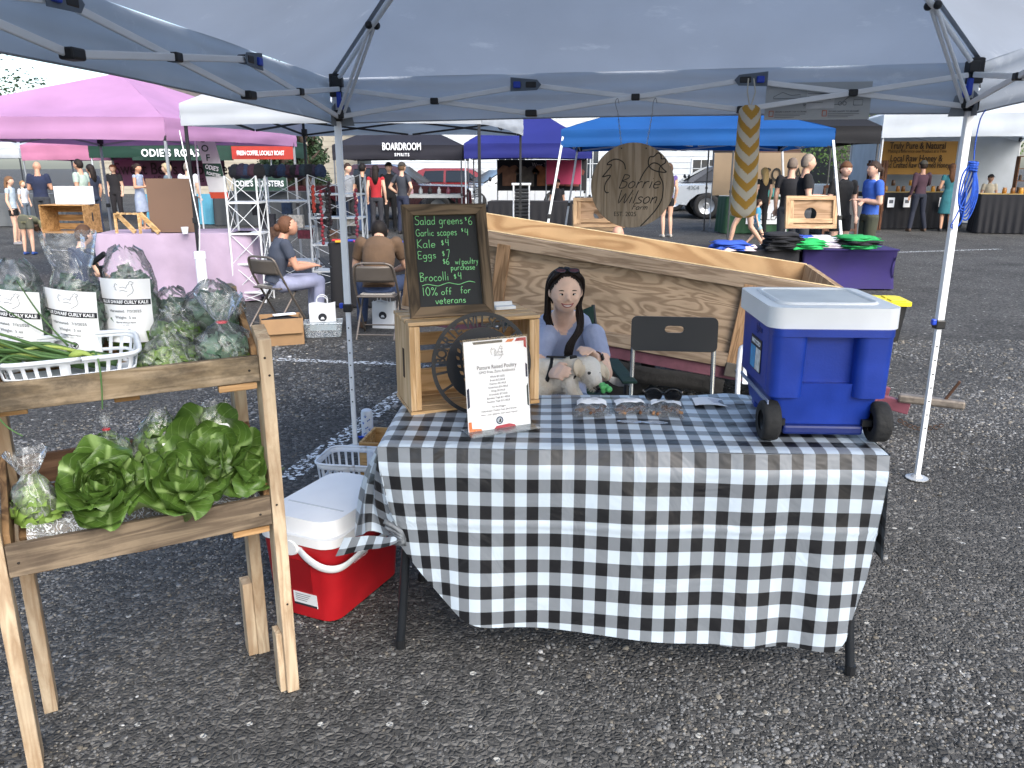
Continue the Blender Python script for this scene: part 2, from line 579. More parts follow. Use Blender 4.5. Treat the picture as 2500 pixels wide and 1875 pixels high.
# ---------------------------------------------------------------- ground: weathered asphalt with exposed aggregate
def asphalt():
 m, N, L, b = newmat('weathered_asphalt')
 tc = N.new('ShaderNodeTexCoord')
 vo = N.new('ShaderNodeTexVoronoi')
 vo.inputs['Scale'].default_value = 58
 vo.inputs['Randomness'].default_value = 1
 L.new(tc.outputs['Object'], vo.inputs['Vector'])
 rp = N.new('ShaderNodeValToRGB')
 e = rp.color_ramp.elements
 e[0].color, e[1].color = hexc('#40403f'), hexc('#686764')
 e[0].position, e[1].position = 0.25, 0.97
 k = e.new(0.75)
 k.color = hexc('#565553')
 sp = N.new('ShaderNodeSeparateColor')
 L.new(vo.outputs['Color'], sp.inputs[0])
 L.new(sp.outputs[0], rp.inputs[0])
 # big drifts
 n1 = N.new('ShaderNodeTexNoise')
 n1.inputs['Scale'].default_value = 0.9
 n1.inputs['Detail'].default_value = 8
 n1.inputs['Roughness'].default_value = 0.62
 L.new(tc.outputs['Object'], n1.inputs['Vector'])
 mr = N.new('ShaderNodeMapRange')
 mr.inputs['From Min'].default_value, mr.inputs['From Max'].default_value = 0.3, 0.7
 mr.inputs['To Min'].default_value, mr.inputs['To Max'].default_value = 0.68, 1.3
 L.new(n1.outputs[0], mr.inputs[0])
 hs = N.new('ShaderNodeHueSaturation')
 L.new(rp.outputs[0], hs.inputs['Color'])
 L.new(mr.outputs[0], hs.inputs['Value'])
 # edge distance between stones, feeds only the bump height
 ve = N.new('ShaderNodeTexVoronoi')
 ve.feature = 'DISTANCE_TO_EDGE'
 ve.inputs['Scale'].default_value = 58
 L.new(tc.outputs['Object'], ve.inputs['Vector'])
 # pale quartz chips
 v2 = N.new('ShaderNodeTexVoronoi')
 v2.inputs['Scale'].default_value = 21
 L.new(tc.outputs['Object'], v2.inputs['Vector'])
 s2 = N.new('ShaderNodeSeparateColor')
 L.new(v2.outputs['Color'], s2.inputs[0])
 g1 = N.new('ShaderNodeMath')
 g1.operation = 'GREATER_THAN'
 g1.inputs[1].default_value = 0.93
 L.new(s2.outputs[1], g1.inputs[0])
 g2 = N.new('ShaderNodeMath')
 g2.operation = 'LESS_THAN'
 g2.inputs[1].default_value = 0.22
 L.new(v2.outputs['Distance'], g2.inputs[0])
 g3 = N.new('ShaderNodeMath')
 g3.operation = 'MULTIPLY'
 L.new(g1.outputs[0], g3.inputs[0])
 L.new(g2.outputs[0], g3.inputs[1])
 mx = N.new('ShaderNodeMix')
 mx.data_type = 'RGBA'
 L.new(g3.outputs[0], mx.inputs['Factor'])
 L.new(hs.outputs[0], mx.inputs['A'])
 mx.inputs['B'].default_value = hexc('#a7a7a2')
 L.new(mx.outputs['Result'], b.inputs['Base Color'])
 b.inputs['Roughness'].default_value = 0.9
 b.inputs['Specular IOR Level'].default_value = 0.2
 n2 = N.new('ShaderNodeTexNoise')
 n2.inputs['Scale'].default_value = 190
 n2.inputs['Detail'].default_value = 3
 L.new(tc.outputs['Object'], n2.inputs['Vector'])
 ad = N.new('ShaderNodeMath')
 ad.operation = 'MULTIPLY_ADD'
 ad.inputs[1].default_value = 0.25
 L.new(n2.outputs[0], ad.inputs[0])
 sm = N.new('ShaderNodeMapRange')
 sm.inputs['From Max'].default_value = 0.35
 L.new(ve.outputs['Distance'], sm.inputs[0])
 L.new(sm.outputs[0], ad.inputs[2])
 bp = N.new('ShaderNodeBump')
 bp.inputs['Strength'].default_value = 1.0
 bp.inputs['Distance'].default_value = 0.008
 L.new(ad.outputs[0], bp.inputs['Height'])
 L.new(bp.outputs[0], b.inputs['Normal'])
 return m
gm = MB()
gm.grid(60, 60, lambda u, v: (-300 + 600 * u, -60 + 660 * v, 0.0))
go = gm.build('ground', asphalt())
tag(go, 'dark weathered asphalt of the market parking lot', 'ground', kind='structure')
def gravel():
 rng = np.random.default_rng(3)
 n = 62000
 Y = 1.15 + (7.2 - 1.15) * rng.random(n * 3) ** 1.25
 X = (rng.random(n * 3) * 2 - 1) * (0.72 * Y + 0.45)
 cell = np.sin(X * 2.3 + 1.7 * np.sin(Y * 1.9)) + np.sin(Y * 3.1 + 2 * np.sin(X * 1.3)) + 0.8 * np.sin(X * 7.1 + Y * 5.3)
 keep = rng.random(n * 3) < (0.45 + 0.2 * cell)
 cell = cell[keep][:n]
 X, Y = X[keep][:n], Y[keep][:n]
 n = len(X)
 k = 6
 big = rng.random(n)
 r = 0.0026 + 0.0052 * rng.random(n) ** 1.5 + 0.010 * (big > 0.95) * rng.random(n)
 r *= np.clip(Y / 3.4, 0.85, 1.7)
 ang = rng.random(n) * 6.283
 el = 0.6 + 0.4 * rng.random(n)
 h = r * (0.22 + 0.38 * rng.random(n))
 th = np.arange(k) * 2 * np.pi / k
 V = np.zeros((n, 2 * k + 1, 3))
 for ring, (sc_, hz) in enumerate(((1.0, -0.25), (0.78, 0.8))):
  rr = r[:, None] * sc_ * (0.75 + 0.5 * rng.random((n, k)))
  a = rr * np.cos(th)[None, :]
  b = rr * np.sin(th)[None, :] * el[:, None]
  V[:, ring * k:(ring + 1) * k, 0] = X[:, None] + a * np.cos(ang)[:, None] - b * np.sin(ang)[:, None]
  V[:, ring * k:(ring + 1) * k, 1] = Y[:, None] + a * np.sin(ang)[:, None] + b * np.cos(ang)[:, None]
  V[:, ring * k:(ring + 1) * k, 2] = h[:, None] * hz * (0.7 + 0.6 * rng.random((n, k))) + 0.0005
 V[:, 2 * k, 0], V[:, 2 * k, 1], V[:, 2 * k, 2] = X, Y, h
 base = (np.arange(n) * (2 * k + 1))[:, None]
 Q = np.array([(i, (i + 1) % k, k + (i + 1) % k, k + i) for i in range(k)])
 T = np.array([(k + i, k + (i + 1) % k, 2 * k) for i in range(k)])
 loops = np.concatenate([(base + Q.reshape(1, -1)), (base + T.reshape(1, -1))], axis=1).reshape(-1)
 sizes = np.tile(np.array([4] * k + [3] * k), n)
 starts = np.concatenate([[0], np.cumsum(sizes)[:-1]])
 me = bpy.data.meshes.new('gravel')
 me.vertices.add(n * (2 * k + 1))
 me.vertices.foreach_set('co', V.reshape(-1))
 me.loops.add(len(loops))
 me.loops.foreach_set('vertex_index', loops.astype(np.int32))
 me.polygons.add(len(sizes))
 me.polygons.foreach_set('loop_start', starts.astype(np.int32))
 me.update(calc_edges=True)
 tone = np.clip(0.098 + 0.034 * rng.standard_normal(n), 0.016, 0.2)
 tone = np.where(rng.random(n) > 0.975, 0.12 + 0.10 * rng.random(n), tone)
 tone = np.where(rng.random(n) > 0.997, 0.40, tone)
 tone = tone * np.clip(1 + 0.17 * cell, 0.55, 1.4)
 warm = rng.random(n)
 colr = np.stack([tone * (1.0 + 0.14 * (warm > .8)), tone * (1.01 + 0.03 * (warm > .8)), tone * (1.0 - 0.14 * (warm > .8)), np.ones(n)], axis=1)
 at_ = me.color_attributes.new('stone', 'FLOAT_COLOR', 'POINT')
 at_.data.foreach_set('color', np.repeat(colr, 2 * k + 1, axis=0).reshape(-1))
 m, N, L, b = newmat('loose_stone')
 ca = N.new('ShaderNodeVertexColor')
 ca.layer_name = 'stone'
 L.new(ca.outputs[0], b.inputs['Base Color'])
 b.inputs['Roughness'].default_value = 0.8
 b.inputs['Specular IOR Level'].default_value = 0.3
 o = obj('gravel', me, m)
 tag(o, 'loose stone chips bedded in the asphalt', 'gravel', kind='stuff')
gravel()
def line_paint():
 m, N, L, b = newmat('worn_line_paint')
 tc = N.new('ShaderNodeTexCoord')
 nz = N.new('ShaderNodeTexNoise')
 nz.inputs['Scale'].default_value = 34
 nz.inputs['Detail'].default_value = 7
 nz.inputs['Roughness'].default_value = 0.65
 L.new(tc.outputs['Object'], nz.inputs['Vector'])
 mr = N.new('ShaderNodeMapRange')
 mr.inputs['From Min'].default_value, mr.inputs['From Max'].default_value = 0.51, 0.545
 L.new(nz.outputs[0], mr.inputs[0])
 b.inputs['Base Color'].default_value = hexc('#cfd3d4')
 b.inputs['Roughness'].default_value = 0.7
 L.new(mr.outputs[0], b.inputs['Alpha'])
 return m
LP = line_paint()
for a, c, wd in (((-1.16, 3.8), (-0.70, 5.75), 0.12), ((-3.2, 6.62), (-0.6, 6.22), 0.1), ((2.9, 3.0), (2.45, 1.9), 0.1), ((6.5, 14.8), (9.5, 15.6), 0.12), ((-9, 15.5), (-3.0, 13.2), 0.12)):
 a, c = Vector((*a, 0.0045)), Vector((*c, 0.0045))
 d = (c - a).normalized()
 nrm = Vector((-d.y, d.x, 0)) * wd / 2
 o = MB().add([a - nrm, c - nrm, c + nrm, a + nrm], [(0, 1, 2, 3)]).build('painted_line', LP)
 tag(o, 'worn white painted parking line on the asphalt', 'painted line', 'parking lines', kind='structure')
# ---------------------------------------------------------------- the farm stall's own canopy
TBL, TBR = Vector((-0.893, 4.279, 0)), Vector((2.08, 3.812, 0))
TD = (TBR - TBL).normalized()
TF = Vector((TD.y, -TD.x, 0))
TS = (TBR - TBL).length
def canopy_fabric():
 m = P('#b5bdc7', 0.8, 0, 0.09, 1.6, 0.5, 5, 0.3, trans=0.38)
 N, L = m.node_tree.nodes, m.node_tree.links
 b, hs = N['Principled BSDF'], [n for n in N if n.type == 'HUE_SAT'][0]
 tc = [n for n in N if n.type == 'TEX_COORD'][0]
 mp = N.new('ShaderNodeMapping')
 mp.inputs['Rotation'].default_value = (0, 0, 0.5)
 mp.inputs['Scale'].default_value = (1, 2.4, 2)
 nz = N.new('ShaderNodeTexNoise')
 nz.inputs['Scale'].default_value, nz.inputs['Detail'].default_value, nz.inputs['Roughness'].default_value = 3.2, 9, 0.68
 L.new(tc.outputs['Object'], mp.inputs[0])
 L.new(mp.outputs[0], nz.inputs['Vector'])
 mr = N.new('ShaderNodeMapRange')
 mr.inputs['From Min'].default_value, mr.inputs['From Max'].default_value = 0.60, 0.78
 mr.inputs['To Max'].default_value = 0.55
 L.new(nz.outputs[0], mr.inputs[0])
 mx = N.new('ShaderNodeMix')
 mx.data_type = 'RGBA'
 mx.inputs['B'].default_value = hexc('#e9edf0')
 L.new(mr.outputs[0], mx.inputs['Factor'])
 L.new(hs.outputs[0], mx.inputs['A'])
 for k in list(L):
  if k.from_node == hs and k.to_node != mx:
   L.new(mx.outputs['Result'], k.to_socket)
 return m
FAB = canopy_fabric()
def stall_canopy():
 t = thing('canopy_tent', 'white pop-up canopy with grey scissor frame over the checkered table', 'canopy', TBL)
 c = [Vector((0, 0, 0)), TD * TS, TD * TS + TF * TS, TF * TS]           # back-left, back-right, front-right, front-left
 lift = [0, 0.02, 0.07, 0.07]
 ze, zv = 1.965, 1.745
 eave = [c[i] + Vector((0, 0, ze + lift[i])) for i in range(4)]
 ctr = (c[0] + c[2]) / 2
 peak = ctr + Vector((0, 0, 3.0))
 out = [(p - ctr).normalized() for p in c]
 roof = MB()
 for i in range(4):
  a, b = eave[i] + out[i] * 0.06, eave[(i + 1) % 4] + out[(i + 1) % 4] * 0.06
  def fn(u, v, a=a, b=b, i=i):
   p = a.lerp(b, u).lerp(peak, v)
   sag = -0.10 * math.sin(PI * u) * math.sin(PI * min(1, v * 1.1)) * (1 - v)
   p = p + Vector((0, 0, sag + 0.012 * noise.noise(Vector((u * 6 + i * 9, v * 5, 1))) * (1 - v) * min(1, v * 6) + 0.02))
   return p
  roof.grid(24, 14, fn)
 ro = roof.build('canopy_roof', FAB, t, smooth='all')
 for i in range(4):
  a = eave[i] + out[i] * 0.06 + Vector((0, 0, 0.012))
  MB().tube([a.lerp(peak, k / 8) for k in range(9)], [(0.012, 0.002)] * 9, 6, up=(0, 0, 1)).build('seam', P('#8f97a0', 0.8), ro)
 for i in range(4):
  a, b = c[i] + out[i] * 0.06, c[(i + 1) % 4] + out[(i + 1) % 4] * 0.06
  la, lb = lift[i], lift[(i + 1) % 4]
  nrm = (out[i] + out[(i + 1) % 4]).normalized()
  def fv(u, v, a=a, b=b, la=la, lb=lb, nrm=nrm, i=i):
   p = a.lerp(b, u)
   z = (ze + 0.02 - v * (ze - zv)) + la + (lb - la) * u
   wr = 0.018 * noise.noise(Vector((u * 5 + i * 7, v * 6, 3))) * v + 0.009 * math.sin(v * 17 + 3 * noise.noise(Vector((u * 7, 0, i))))
   edge = 0.012 * math.sin(u * PI) * v
   return p + nrm * wr + Vector((0, 0, z + edge))
  va = MB().grid(40, 10, fv).build('valance', FAB, t, smooth='all')
  hem = MB()
  hem.tube([fv(u / 40, 1.0) for u in range(41)], 0.006, 5, flat=0.6)
  hem.build('hem', P('#8f969d', 0.8), va)
 pole, joint = WHITE_METAL, BLACK_PLASTIC
 for i in range(4):
  p = c[i]
  q = MB()
  q.box((p.x, p.y, 0.42 + 0.0), (0.024, 0.024, 0.80))
  q.build('lower_pole', pole, t, bevel=0.003)
  q = MB()
  q.box((p.x, p.y, 1.36 + lift[i] / 2), (0.033, 0.033, 1.10 + lift[i]))
  up = q.build('upper_pole', pole, t, bevel=0.004)
  h = MB()
  for k in range(7):
   h.box((p.x, p.y - 0.0125, 0.28 + 0.07 * k), (0.007, 0.003, 0.007))
  h.build('adjustment_holes', INK, t)['kind'] = 'stuff'
  b = MB().box((p.x, p.y, 0.81), (0.046, 0.046, 0.045)).build('height_latch', joint, t, bevel=0.006)
  MB().box((p.x - 0.032, p.y - 0.01, 0.822), (0.022, 0.024, 0.03)).build('latch_button', BLUE_PLASTIC, b, bevel=0.006)
  f = MB()
  f.lathe([(0.055, 0.0), (0.055, 0.004), (0.03, 0.008), (0.02, 0.02)], 12, Matrix.Translation((p.x, p.y, 0.006)))
  f.build('foot_plate', P('#b9bcbd', 0.5, 0.6), t)
  # corner brackets: fixed head and sliding collar
  hd = MB().box((p.x, p.y, ze - 0.02 + lift[i]), (0.055, 0.055, 0.11))
  inn = -out[i]
  hd.box((p.x + inn.x * 0.03, p.y + inn.y * 0.03, ze - 0.005 + lift[i]), (0.05, 0.05, 0.05))
  hd.build('corner_head', joint, t, bevel=0.006)
  sl_ = MB().box((p.x, p.y, 1.80 + lift[i]), (0.056, 0.056, 0.055))
  sl_.box((p.x + inn.x * 0.03, p.y + inn.y * 0.03, 1.805 + lift[i]), (0.05, 0.05, 0.04))
  s2 = sl_.build('sliding_collar', joint, t, bevel=0.006)
  cl = MB().box((p.x + inn.x * 0.032, p.y + inn.y * 0.032, 1.875 + lift[i]), (0.022, 0.022, 0.075))
  cl.box((p.x + inn.x * 0.05, p.y + inn.y * 0.02, 1.855 + lift[i]), (0.014, 0.02, 0.05))
  cl.build('release_tab', BLUE_PLASTIC, t, bevel=0.004)
  # fabric corner pocket
  pk = MB()
  for k in (1, 3):
   d = (c[(i + k) % 4] - p).normalized()
   pk.add([p + d * 0.02 + Vector((0, 0, 1.75 + lift[i])), p + d * 0.09 + Vector((0, 0, 1.75 + lift[i])), p + d * 0.07 + Vector((0, 0, 1.84 + lift[i])), p + d * 0.02 + Vector((0, 0, 1.86 + lift[i]))], [(0, 1, 2, 3)])
  pk.build('corner_pocket', P('#7d858c', 0.8), t, solid=0.002)
  # roof rafter: from corner head up to the crown hub, with the knee brace from the collar
  top = ctr + Vector((0, 0, 2.93))
  a = p + inn * 0.04 + Vector((0, 0, ze + 0.01 + lift[i]))
  m_ = a.lerp(top, 0.19) - Vector((0, 0, -0.015))
  r1 = MB()
  for sgn in (-1, 1):
   sd = Vector((-inn.y, inn.x, 0)) * 0.014 * sgn
   r1.tube([p + inn * 0.05 + sd + Vector((0, 0, 1.81 + lift[i])), m_ + sd * 0.8], 0.0085, 8)
  r1.build('knee_brace', pole, t, smooth=60)
  MB().tube([a, m_], 0.0105, 8).tube([m_, top], 0.0125, 8).build('rafter', pole, t, smooth=60)
  MB().ball(m_ + Vector((-inn.y, inn.x, 0)) * 0.02, 0.018, 8, 6).ball(m_ - Vector((-inn.y, inn.x, 0)) * 0.02, 0.018, 8, 6).build('rafter_joint', joint, t, smooth='all')
  # scissor truss of this side: three crossed pairs
  q2 = c[(i + 1) % 4]
  l2 = lift[(i + 1) % 4]
  d = (q2 - p).normalized()
  nin = Vector((-d.y, d.x, 0))
  if (ctr - p).dot(nin) < 0:
   nin = -nin
  zu, zl = 1.925, 1.795
  def pt(f, z, side):
   return p.lerp(q2, f) + nin * (0.016 + 0.014 * side) + Vector((0, 0, z + lift[i] + (l2 - lift[i]) * f))
  fr = [0.012, 1 / 3, 2 / 3, 0.988]
  for k in range(3):
   up_first = (k % 2 == 0)
   for side in (0, 1):
    za, zb = (zu, zl) if (side == 0) else (zl, zu)
    A, B = pt(fr[k], za, side), pt(fr[k + 1], zb, side)
    MB().bar(A, B, 0.012, 0.024).build('truss_bar', pole, t, bevel=0.004)
   mid = pt((fr[k] + fr[k + 1]) / 2, (zu + zl) / 2, 0.5)
   MB().bar(mid - d * 0.02, mid + d * 0.02, 0.042, 0.03).build('truss_joint', joint, t, bevel=0.005)
  for k in (1, 2):
   for z in (zu, zl):
    mid = pt(fr[k], z, 0.5)
    j = MB().bar(mid - d * 0.028, mid + d * 0.028, 0.046, 0.032).build('truss_joint', joint, t, bevel=0.006)
    if z == zu:
     s_ = 1 if k == 1 else -1
     fl = MB()
     fl.add([mid + nin * 0.02 + d * x_ * s_ + Vector((0, 0, z_)) for x_, z_ in ((-0.10, 0.035), (0.03, 0.022), (0.05, 0.0), (0.03, -0.025), (-0.10, -0.03))], [(0, 1, 2, 3, 4)])
     fl.build('hook_and_loop_tab', P('#6f7a86', 0.85, trans=0.2), t, solid=0.003)
     MB().bar(mid - d * s_ * 0.085 + nin * 0.022, mid - d * s_ * 0.05 + nin * 0.022, 0.02, 0.03).build('strap_ring', BLUE_PLASTIC, t, bevel=0.004)
 MB().lathe([(0.05, 0), (0.06, 0.03), (0.04, 0.06)], 12, Matrix.Translation(ctr + Vector((0, 0, 2.9)))).build('crown_hub', joint, t)
 # printed instruction panel sewn inside the back valance
 pm = P('#a3a8aa', 0.7, 0, 0.04)
 nin = TF
 M = Matrix(((TD.x, 0, TF.x, 0), (TD.y, 0, TF.y, 0), (0, 1, 0, 0), (0, 0, 0, 1)))
 o = Matrix.Translation(TD * 2.345 - TF * 0.008 + Vector((0, 0, 1.845))) @ M
 pn = MB().box((0, 0, 0.002), (0.47, 0.165, 0.002), o).build('instruction_panel', pm, t)
 GREYP = P('#6d7173', 0.8, 0, 0)
 for k, (x, s1) in enumerate(((-0.215, 'SECURE CANOPY TOP TO FRAME'), (0.025, 'SECURE CANOPY TO GROUND'))):
  bx = MB()
  for q in range(4):
   dx, dy, w_, h_ = ((-.009, 0, .003, .026), (.009, 0, .003, .026), (0, .012, .02, .003), (0, -.012, .02, .003))[q]
   bx.box((x + dx + 0.01, -0.055 + dy, 0.0045), (w_, h_, 0.001), o)
  bx.build('icon_box', P('#b4664d', 0.8, 0, 0), pn)['kind'] = 'stuff'
  lettering(pn, s1, o @ TR((x + 0.028, -0.047, 0.004)), 0.0105, GREYP, 'LEFT', 0.012, 0.9)
  ln = MB()
  for q in range(3):
   ln.box((x + 0.095 - 0.012 * q, -0.057 - 0.007 * q, 0.004), (0.14 - 0.025 * q, 0.0022, 0.001), o)
  ln.build('print_lines', GREYP, pn)['kind'] = 'stuff'
 dg = MB()
 for pts in (((-.2, .02), (-.16, .04), (-.12, .025), (-.08, .03), (-.08, .012), (-.2, .012), (-.2, .02)), ((.05, -.02), (.1, -.015), (.14, .02)), ((.15, .02), (.21, .02), (.21, .045), (.155, .045), (.15, .02)), ((.16, -.02), (.2, -.02), (.2, .005), (.16, .005), (.16, -.02)), ((-.06, -.02), (-.03, .0), (-.06, .0), (-.06, -.02))):
  dg.tube([(x, y, 0.004) for x, y in pts], 0.0012, 4, M=o)
 for x, y in ((.1, -.012), (.12, -.012), (.225, .035)):
  dg.tube([(x + .008 * math.cos(a), y + .008 * math.sin(a), 0.004) for a in np.linspace(0, 6.28, 12)], 0.0012, 4, M=o)
 dg.build('print_drawing', GREYP, pn)['kind'] = 'stuff'
 sp = MB().box((0.012, 0.012, 0.0062), (0.125, 0.092, 0.0012), o).build('stuck_label', P('#b3b7b9', 0.5, 0, 0.05), pn)
 ln = MB()
 for q, wq in enumerate((.1, .11, .09, .105, .07)):
  ln.box((0.008 - (0.11 - wq) / 2, 0.045 - 0.013 * q, 0.0075), (wq, 0.0022, 0.001), o)
 ln.build('print_lines', GREYP, pn)['kind'] = 'stuff'
stall_canopy()
# ---------------------------------------------------------------- folding table and its gingham cloth
TABX = Vector((1, -0.05, 0)).normalized()
TABY = Vector((0.05, 1, 0)).normalized()
TAB0 = Vector((-0.405, 2.262, 0))       # front-left corner of the top on the ground plan
TW, TDp, TH = 1.51, 0.56, 0.735
def tp(u, v, z):
 return TAB0 + TABX * u + TABY * v + Vector((0, 0, z))
t = thing('folding_table', 'black-legged folding table hidden under the checkered cloth', 'table', (0, 0, 0))
m = Matrix(((TABX.x, TABY.x, 0, TAB0.x), (TABX.y, TABY.y, 0, TAB0.y), (0, 0, 1, 0), (0, 0, 0, 1)))
MB().box((TW / 2, TDp / 2, TH - 0.02), (TW - 0.015, TDp - 0.015, 0.035), m).build('table_top', P('#9da3a8', 0.6), t, bevel=0.008)
for ux, lean in ((0.09, 0.0), (TW - 0.09, 0.0)):
 for vy in (0.055, TDp - 0.055):
  fx, dv = (ux - 0.06, 0.01) if ux < 0.5 else (ux + 0.055, -0.06 if vy < 0.2 else 0.02)
  lg = MB().tube([tp(ux, vy + 0.02, TH - 0.04), tp(fx, vy + dv, 0.015)], 0.0145, 10)
  lg.build('leg', P('#22262b', 0.42, 0.3), t, smooth=50)
  MB().tube([tp(fx, vy + dv, 0.035), tp(fx, vy + dv, 0.002)], 0.0165, 10).build('foot_cap', BLACK_PLASTIC, t)
 MB().tube([tp(ux, 0.075, TH - 0.1), tp(ux, TDp - 0.075, TH - 0.1)], 0.011, 8).build('cross_bar', P('#22262b', 0.42, 0.3), t, smooth=50)
def gingham():
 m, N, L, b = newmat('gingham_cloth')
 uv = N.new('ShaderNodeUVMap')
 sp = N.new('ShaderNodeSeparateXYZ')
 L.new(uv.outputs[0], sp.inputs[0])
 tc = N.new('ShaderNodeTexCoord')
 outs = []
 for i in range(2):
  f = N.new('ShaderNodeMath')
  f.operation = 'FRACT'
  L.new(sp.outputs[i], f.inputs[0])
  g = N.new('ShaderNodeMath')
  g.operation = 'GREATER_THAN'
  g.inputs[1].default_value = 0.5
  L.new(f.outputs[0], g.inputs[0])
  outs.append(g.outputs[0])
 a = N.new('ShaderNodeMath')
 a.operation = 'ADD'
 L.new(outs[0], a.inputs[0])
 L.new(outs[1], a.inputs[1])
 d = N.new('ShaderNodeMath')
 d.operation = 'MULTIPLY'
 d.inputs[1].default_value = 0.5
 L.new(a.outputs[0], d.inputs[0])
 rp = N.new('ShaderNodeValToRGB')
 rp.color_ramp.interpolation = 'CONSTANT'
 e = rp.color_ramp.elements
 e[0].color, e[0].position = hexc('#b1bec9'), 0.0
 e[1].color, e[1].position = hexc('#17181b'), 0.8
 k = e.new(0.3)
 k.color = hexc('#6f757b')
 L.new(d.outputs[0], rp.inputs[0])
 L.new(rp.outputs[0], b.inputs['Base Color'])
 b.inputs['Roughness'].default_value = 0.36
 b.inputs['Specular IOR Level'].default_value = 0.45
 nz = N.new('ShaderNodeTexNoise')
 nz.inputs['Scale'].default_value = 7
 nz.inputs['Detail'].default_value = 3
 nz.inputs['Distortion'].default_value = 0.8
 L.new(tc.outputs['Object'], nz.inputs['Vector'])
 bp = N.new('ShaderNodeBump')
 bp.inputs['Strength'].default_value = 0.5
 bp.inputs['Distance'].default_value = 0.02
 L.new(nz.outputs[0], bp.inputs['Height'])
 L.new(bp.outputs[0], b.inputs['Normal'])
 return m
GING = gingham()
SU, SV = 1 / 0.0705, 1 / 0.087
def cloth():
 t = thing('tablecloth', 'black and white gingham plastic tablecloth with a long front drop', 'tablecloth', (0, 0, 0))
 rip = lambda x, y, s: noise.noise(Vector((x * s, y * s, 5.1)))
 def edge_soft(q):
  return q
 # top with wind wrinkles
 def ftop(u, v):
  x, y = u * TW, v * TDp
  wv = max(0, 1.0 - abs(v - 0.55) * 1.2)
  z = TH + 0.004 + 0.011 * wv * (1 + rip(x, y * 2.2, 3.2)) * (0.35 + v)
  z += 0.022 * max(0, math.sin(y * 30 + 3.0 * rip(x, y, 2.0))) ** 2 * max(0.0, v - 0.2) * (0.25 + max(0, rip(x + 3, y, 1.6)))
  z += 0.012 * math.exp(-((u - 0.77) / 0.06) ** 2) * max(0, v - .55) * 2
  rr = 0.014
  ex = min(x, TW - x, y if v < 0.5 else 9, 9)
  if ex < rr:
   z -= (rr - ex) * 0.35
  return tp(x, y, z)
 top = MB().grid(110, 60, ftop, lambda u, v: (u * TW * SU + 0.1, v * TDp * SV))
 top.build('cloth_top', GING, t, smooth='all')
 # front drop: length varies, drawn up at the lower left where it is tied to the leg
 def drop(u):
  x = u * TW
  base = 0.56 + 0.075 * u
  left = 0.25 + 0.33 * min(1, (x / 0.34)) ** 0.55
  d = min(base, left) if x < 0.34 else base
  if x < 0.34:
   k = x / 0.34
   d = base * (0.50 + 0.50 * math.sin(k * PI / 2) ** 0.9)
  if u > 0.93:
   d -= 0.42 * ((u - 0.93) / 0.07) ** 1.5 * 0.62
  return d
 def ffront(u, v):
  x = u * TW
  d = drop(u)
  s = v * d
  z = TH + 0.002 - s
  bulge = 0.018 + 0.05 * (s / 0.6) ** 0.7 * 0.6
  fold = (0.014 * math.sin(x * 7.5 + 1.0) + 0.009 * math.sin(x * 19 + 2 * math.sin(x * 5))) * (s / 0.6) + 0.014 * rip(x, s * .6, 4)
  crease = 0.006 * math.exp(-((s - 0.235) / 0.006) ** 2)
  gather = 0.0
  if x < 0.3:
   gather = -0.05 * (1 - x / 0.3) ** 1.5 * (s / 0.35)
  xx = x + 0.035 * max(0, 1 - x / 0.25) * (s / 0.3) ** 1.2
  if u > 0.95:
   xx -= 0.05 * ((u - 0.95) / 0.05) * (s / 0.6)
  return tp(xx, -0.004 - bulge * (0.25 + 0.75 * min(1, s / 0.06)) - fold - crease - gather, z)
 fr = MB().grid(120, 60, ffront, lambda u, v: (u * TW * SU + 0.1, -v * drop(u) * SV))
 fr.build('cloth_front', GING, t, smooth='all')
 # left drop, swept forward and knotted round the front leg
 KNOT = (0.062, -0.018, TH - 0.285)
 def bottom(u):
  if u < 0.55:
   k = u / 0.55
   return Vector((-0.10 - 0.02 * k, 0.50 - 0.43 * k, TH - 0.34))
  k = (u - 0.55) / 0.45
  return Vector((-0.12, 0.07, TH - 0.335)).lerp(Vector(KNOT), k ** 0.9)
 def fleft(u, v):
  top_ = Vector((0.0, (1 - u) * TDp, TH + 0.002))
  bt = bottom(u)
  p = top_.lerp(bt, v)
  k = math.sin(v * PI)
  p.x += -0.035 * k * (1 - 0.6 * u) - 0.014 * math.sin(u * 17 + 1) * v * (1 - 0.5 * (u > .9)) - 0.01 * k * math.sin(u * 31)
  p.y += -0.02 * k * u - 0.012 * math.sin(u * 21) * v
  p.z += 0.02 * math.sin(u * 11) * v * v * (u < .95)
  return tp(p.x, p.y, p.z)
 lf = MB().grid(70, 40, fleft, lambda u, v: (-v * 0.36 * SU + 0.1, (1 - u) * TDp * SV))
 lf.build('cloth_left_drop', GING, t, smooth='all')
 def ftail(u, v):
  p = bottom(0.55 + 0.45 * (1 - u))
  p += Vector((-0.004 - 0.012 * u, -0.004 - 0.006 * math.sin(u * 8), 0.002))
  p.z -= v * (0.012 + 0.05 * u ** 0.7)
  p.x -= 0.03 * v * u
  return tp(p.x, p.y - 0.01 * v, p.z)
 MB().grid(20, 8, ftail, lambda u, v: (u * 0.24 * SU, v * 0.07 * SV)).build('cloth_tail', GING, t, smooth='all')
 kn = MB()
 c = tp(0.064, -0.016, TH - 0.285)
 rng = random.Random(4)
 for k in range(5):
  pts = [c + Vector((-0.05 + 0.02 * k * rng.random(), 0.01 * k, 0.05 - 0.022 * k)), c + Vector((0, -0.012, 0.01 * (2 - k))), c + Vector((0.012, 0.0, -0.03 + 0.006 * k))]
  kn.tube(catmull(pts, 4), [0.009, 0.009, 0.008, 0.008, 0.008, 0.007, 0.007, 0.006, 0.006], 7)
 kn.build('cloth_knot', P('#5c6166', 0.5, 0, 0.6, 40), t, smooth='all')
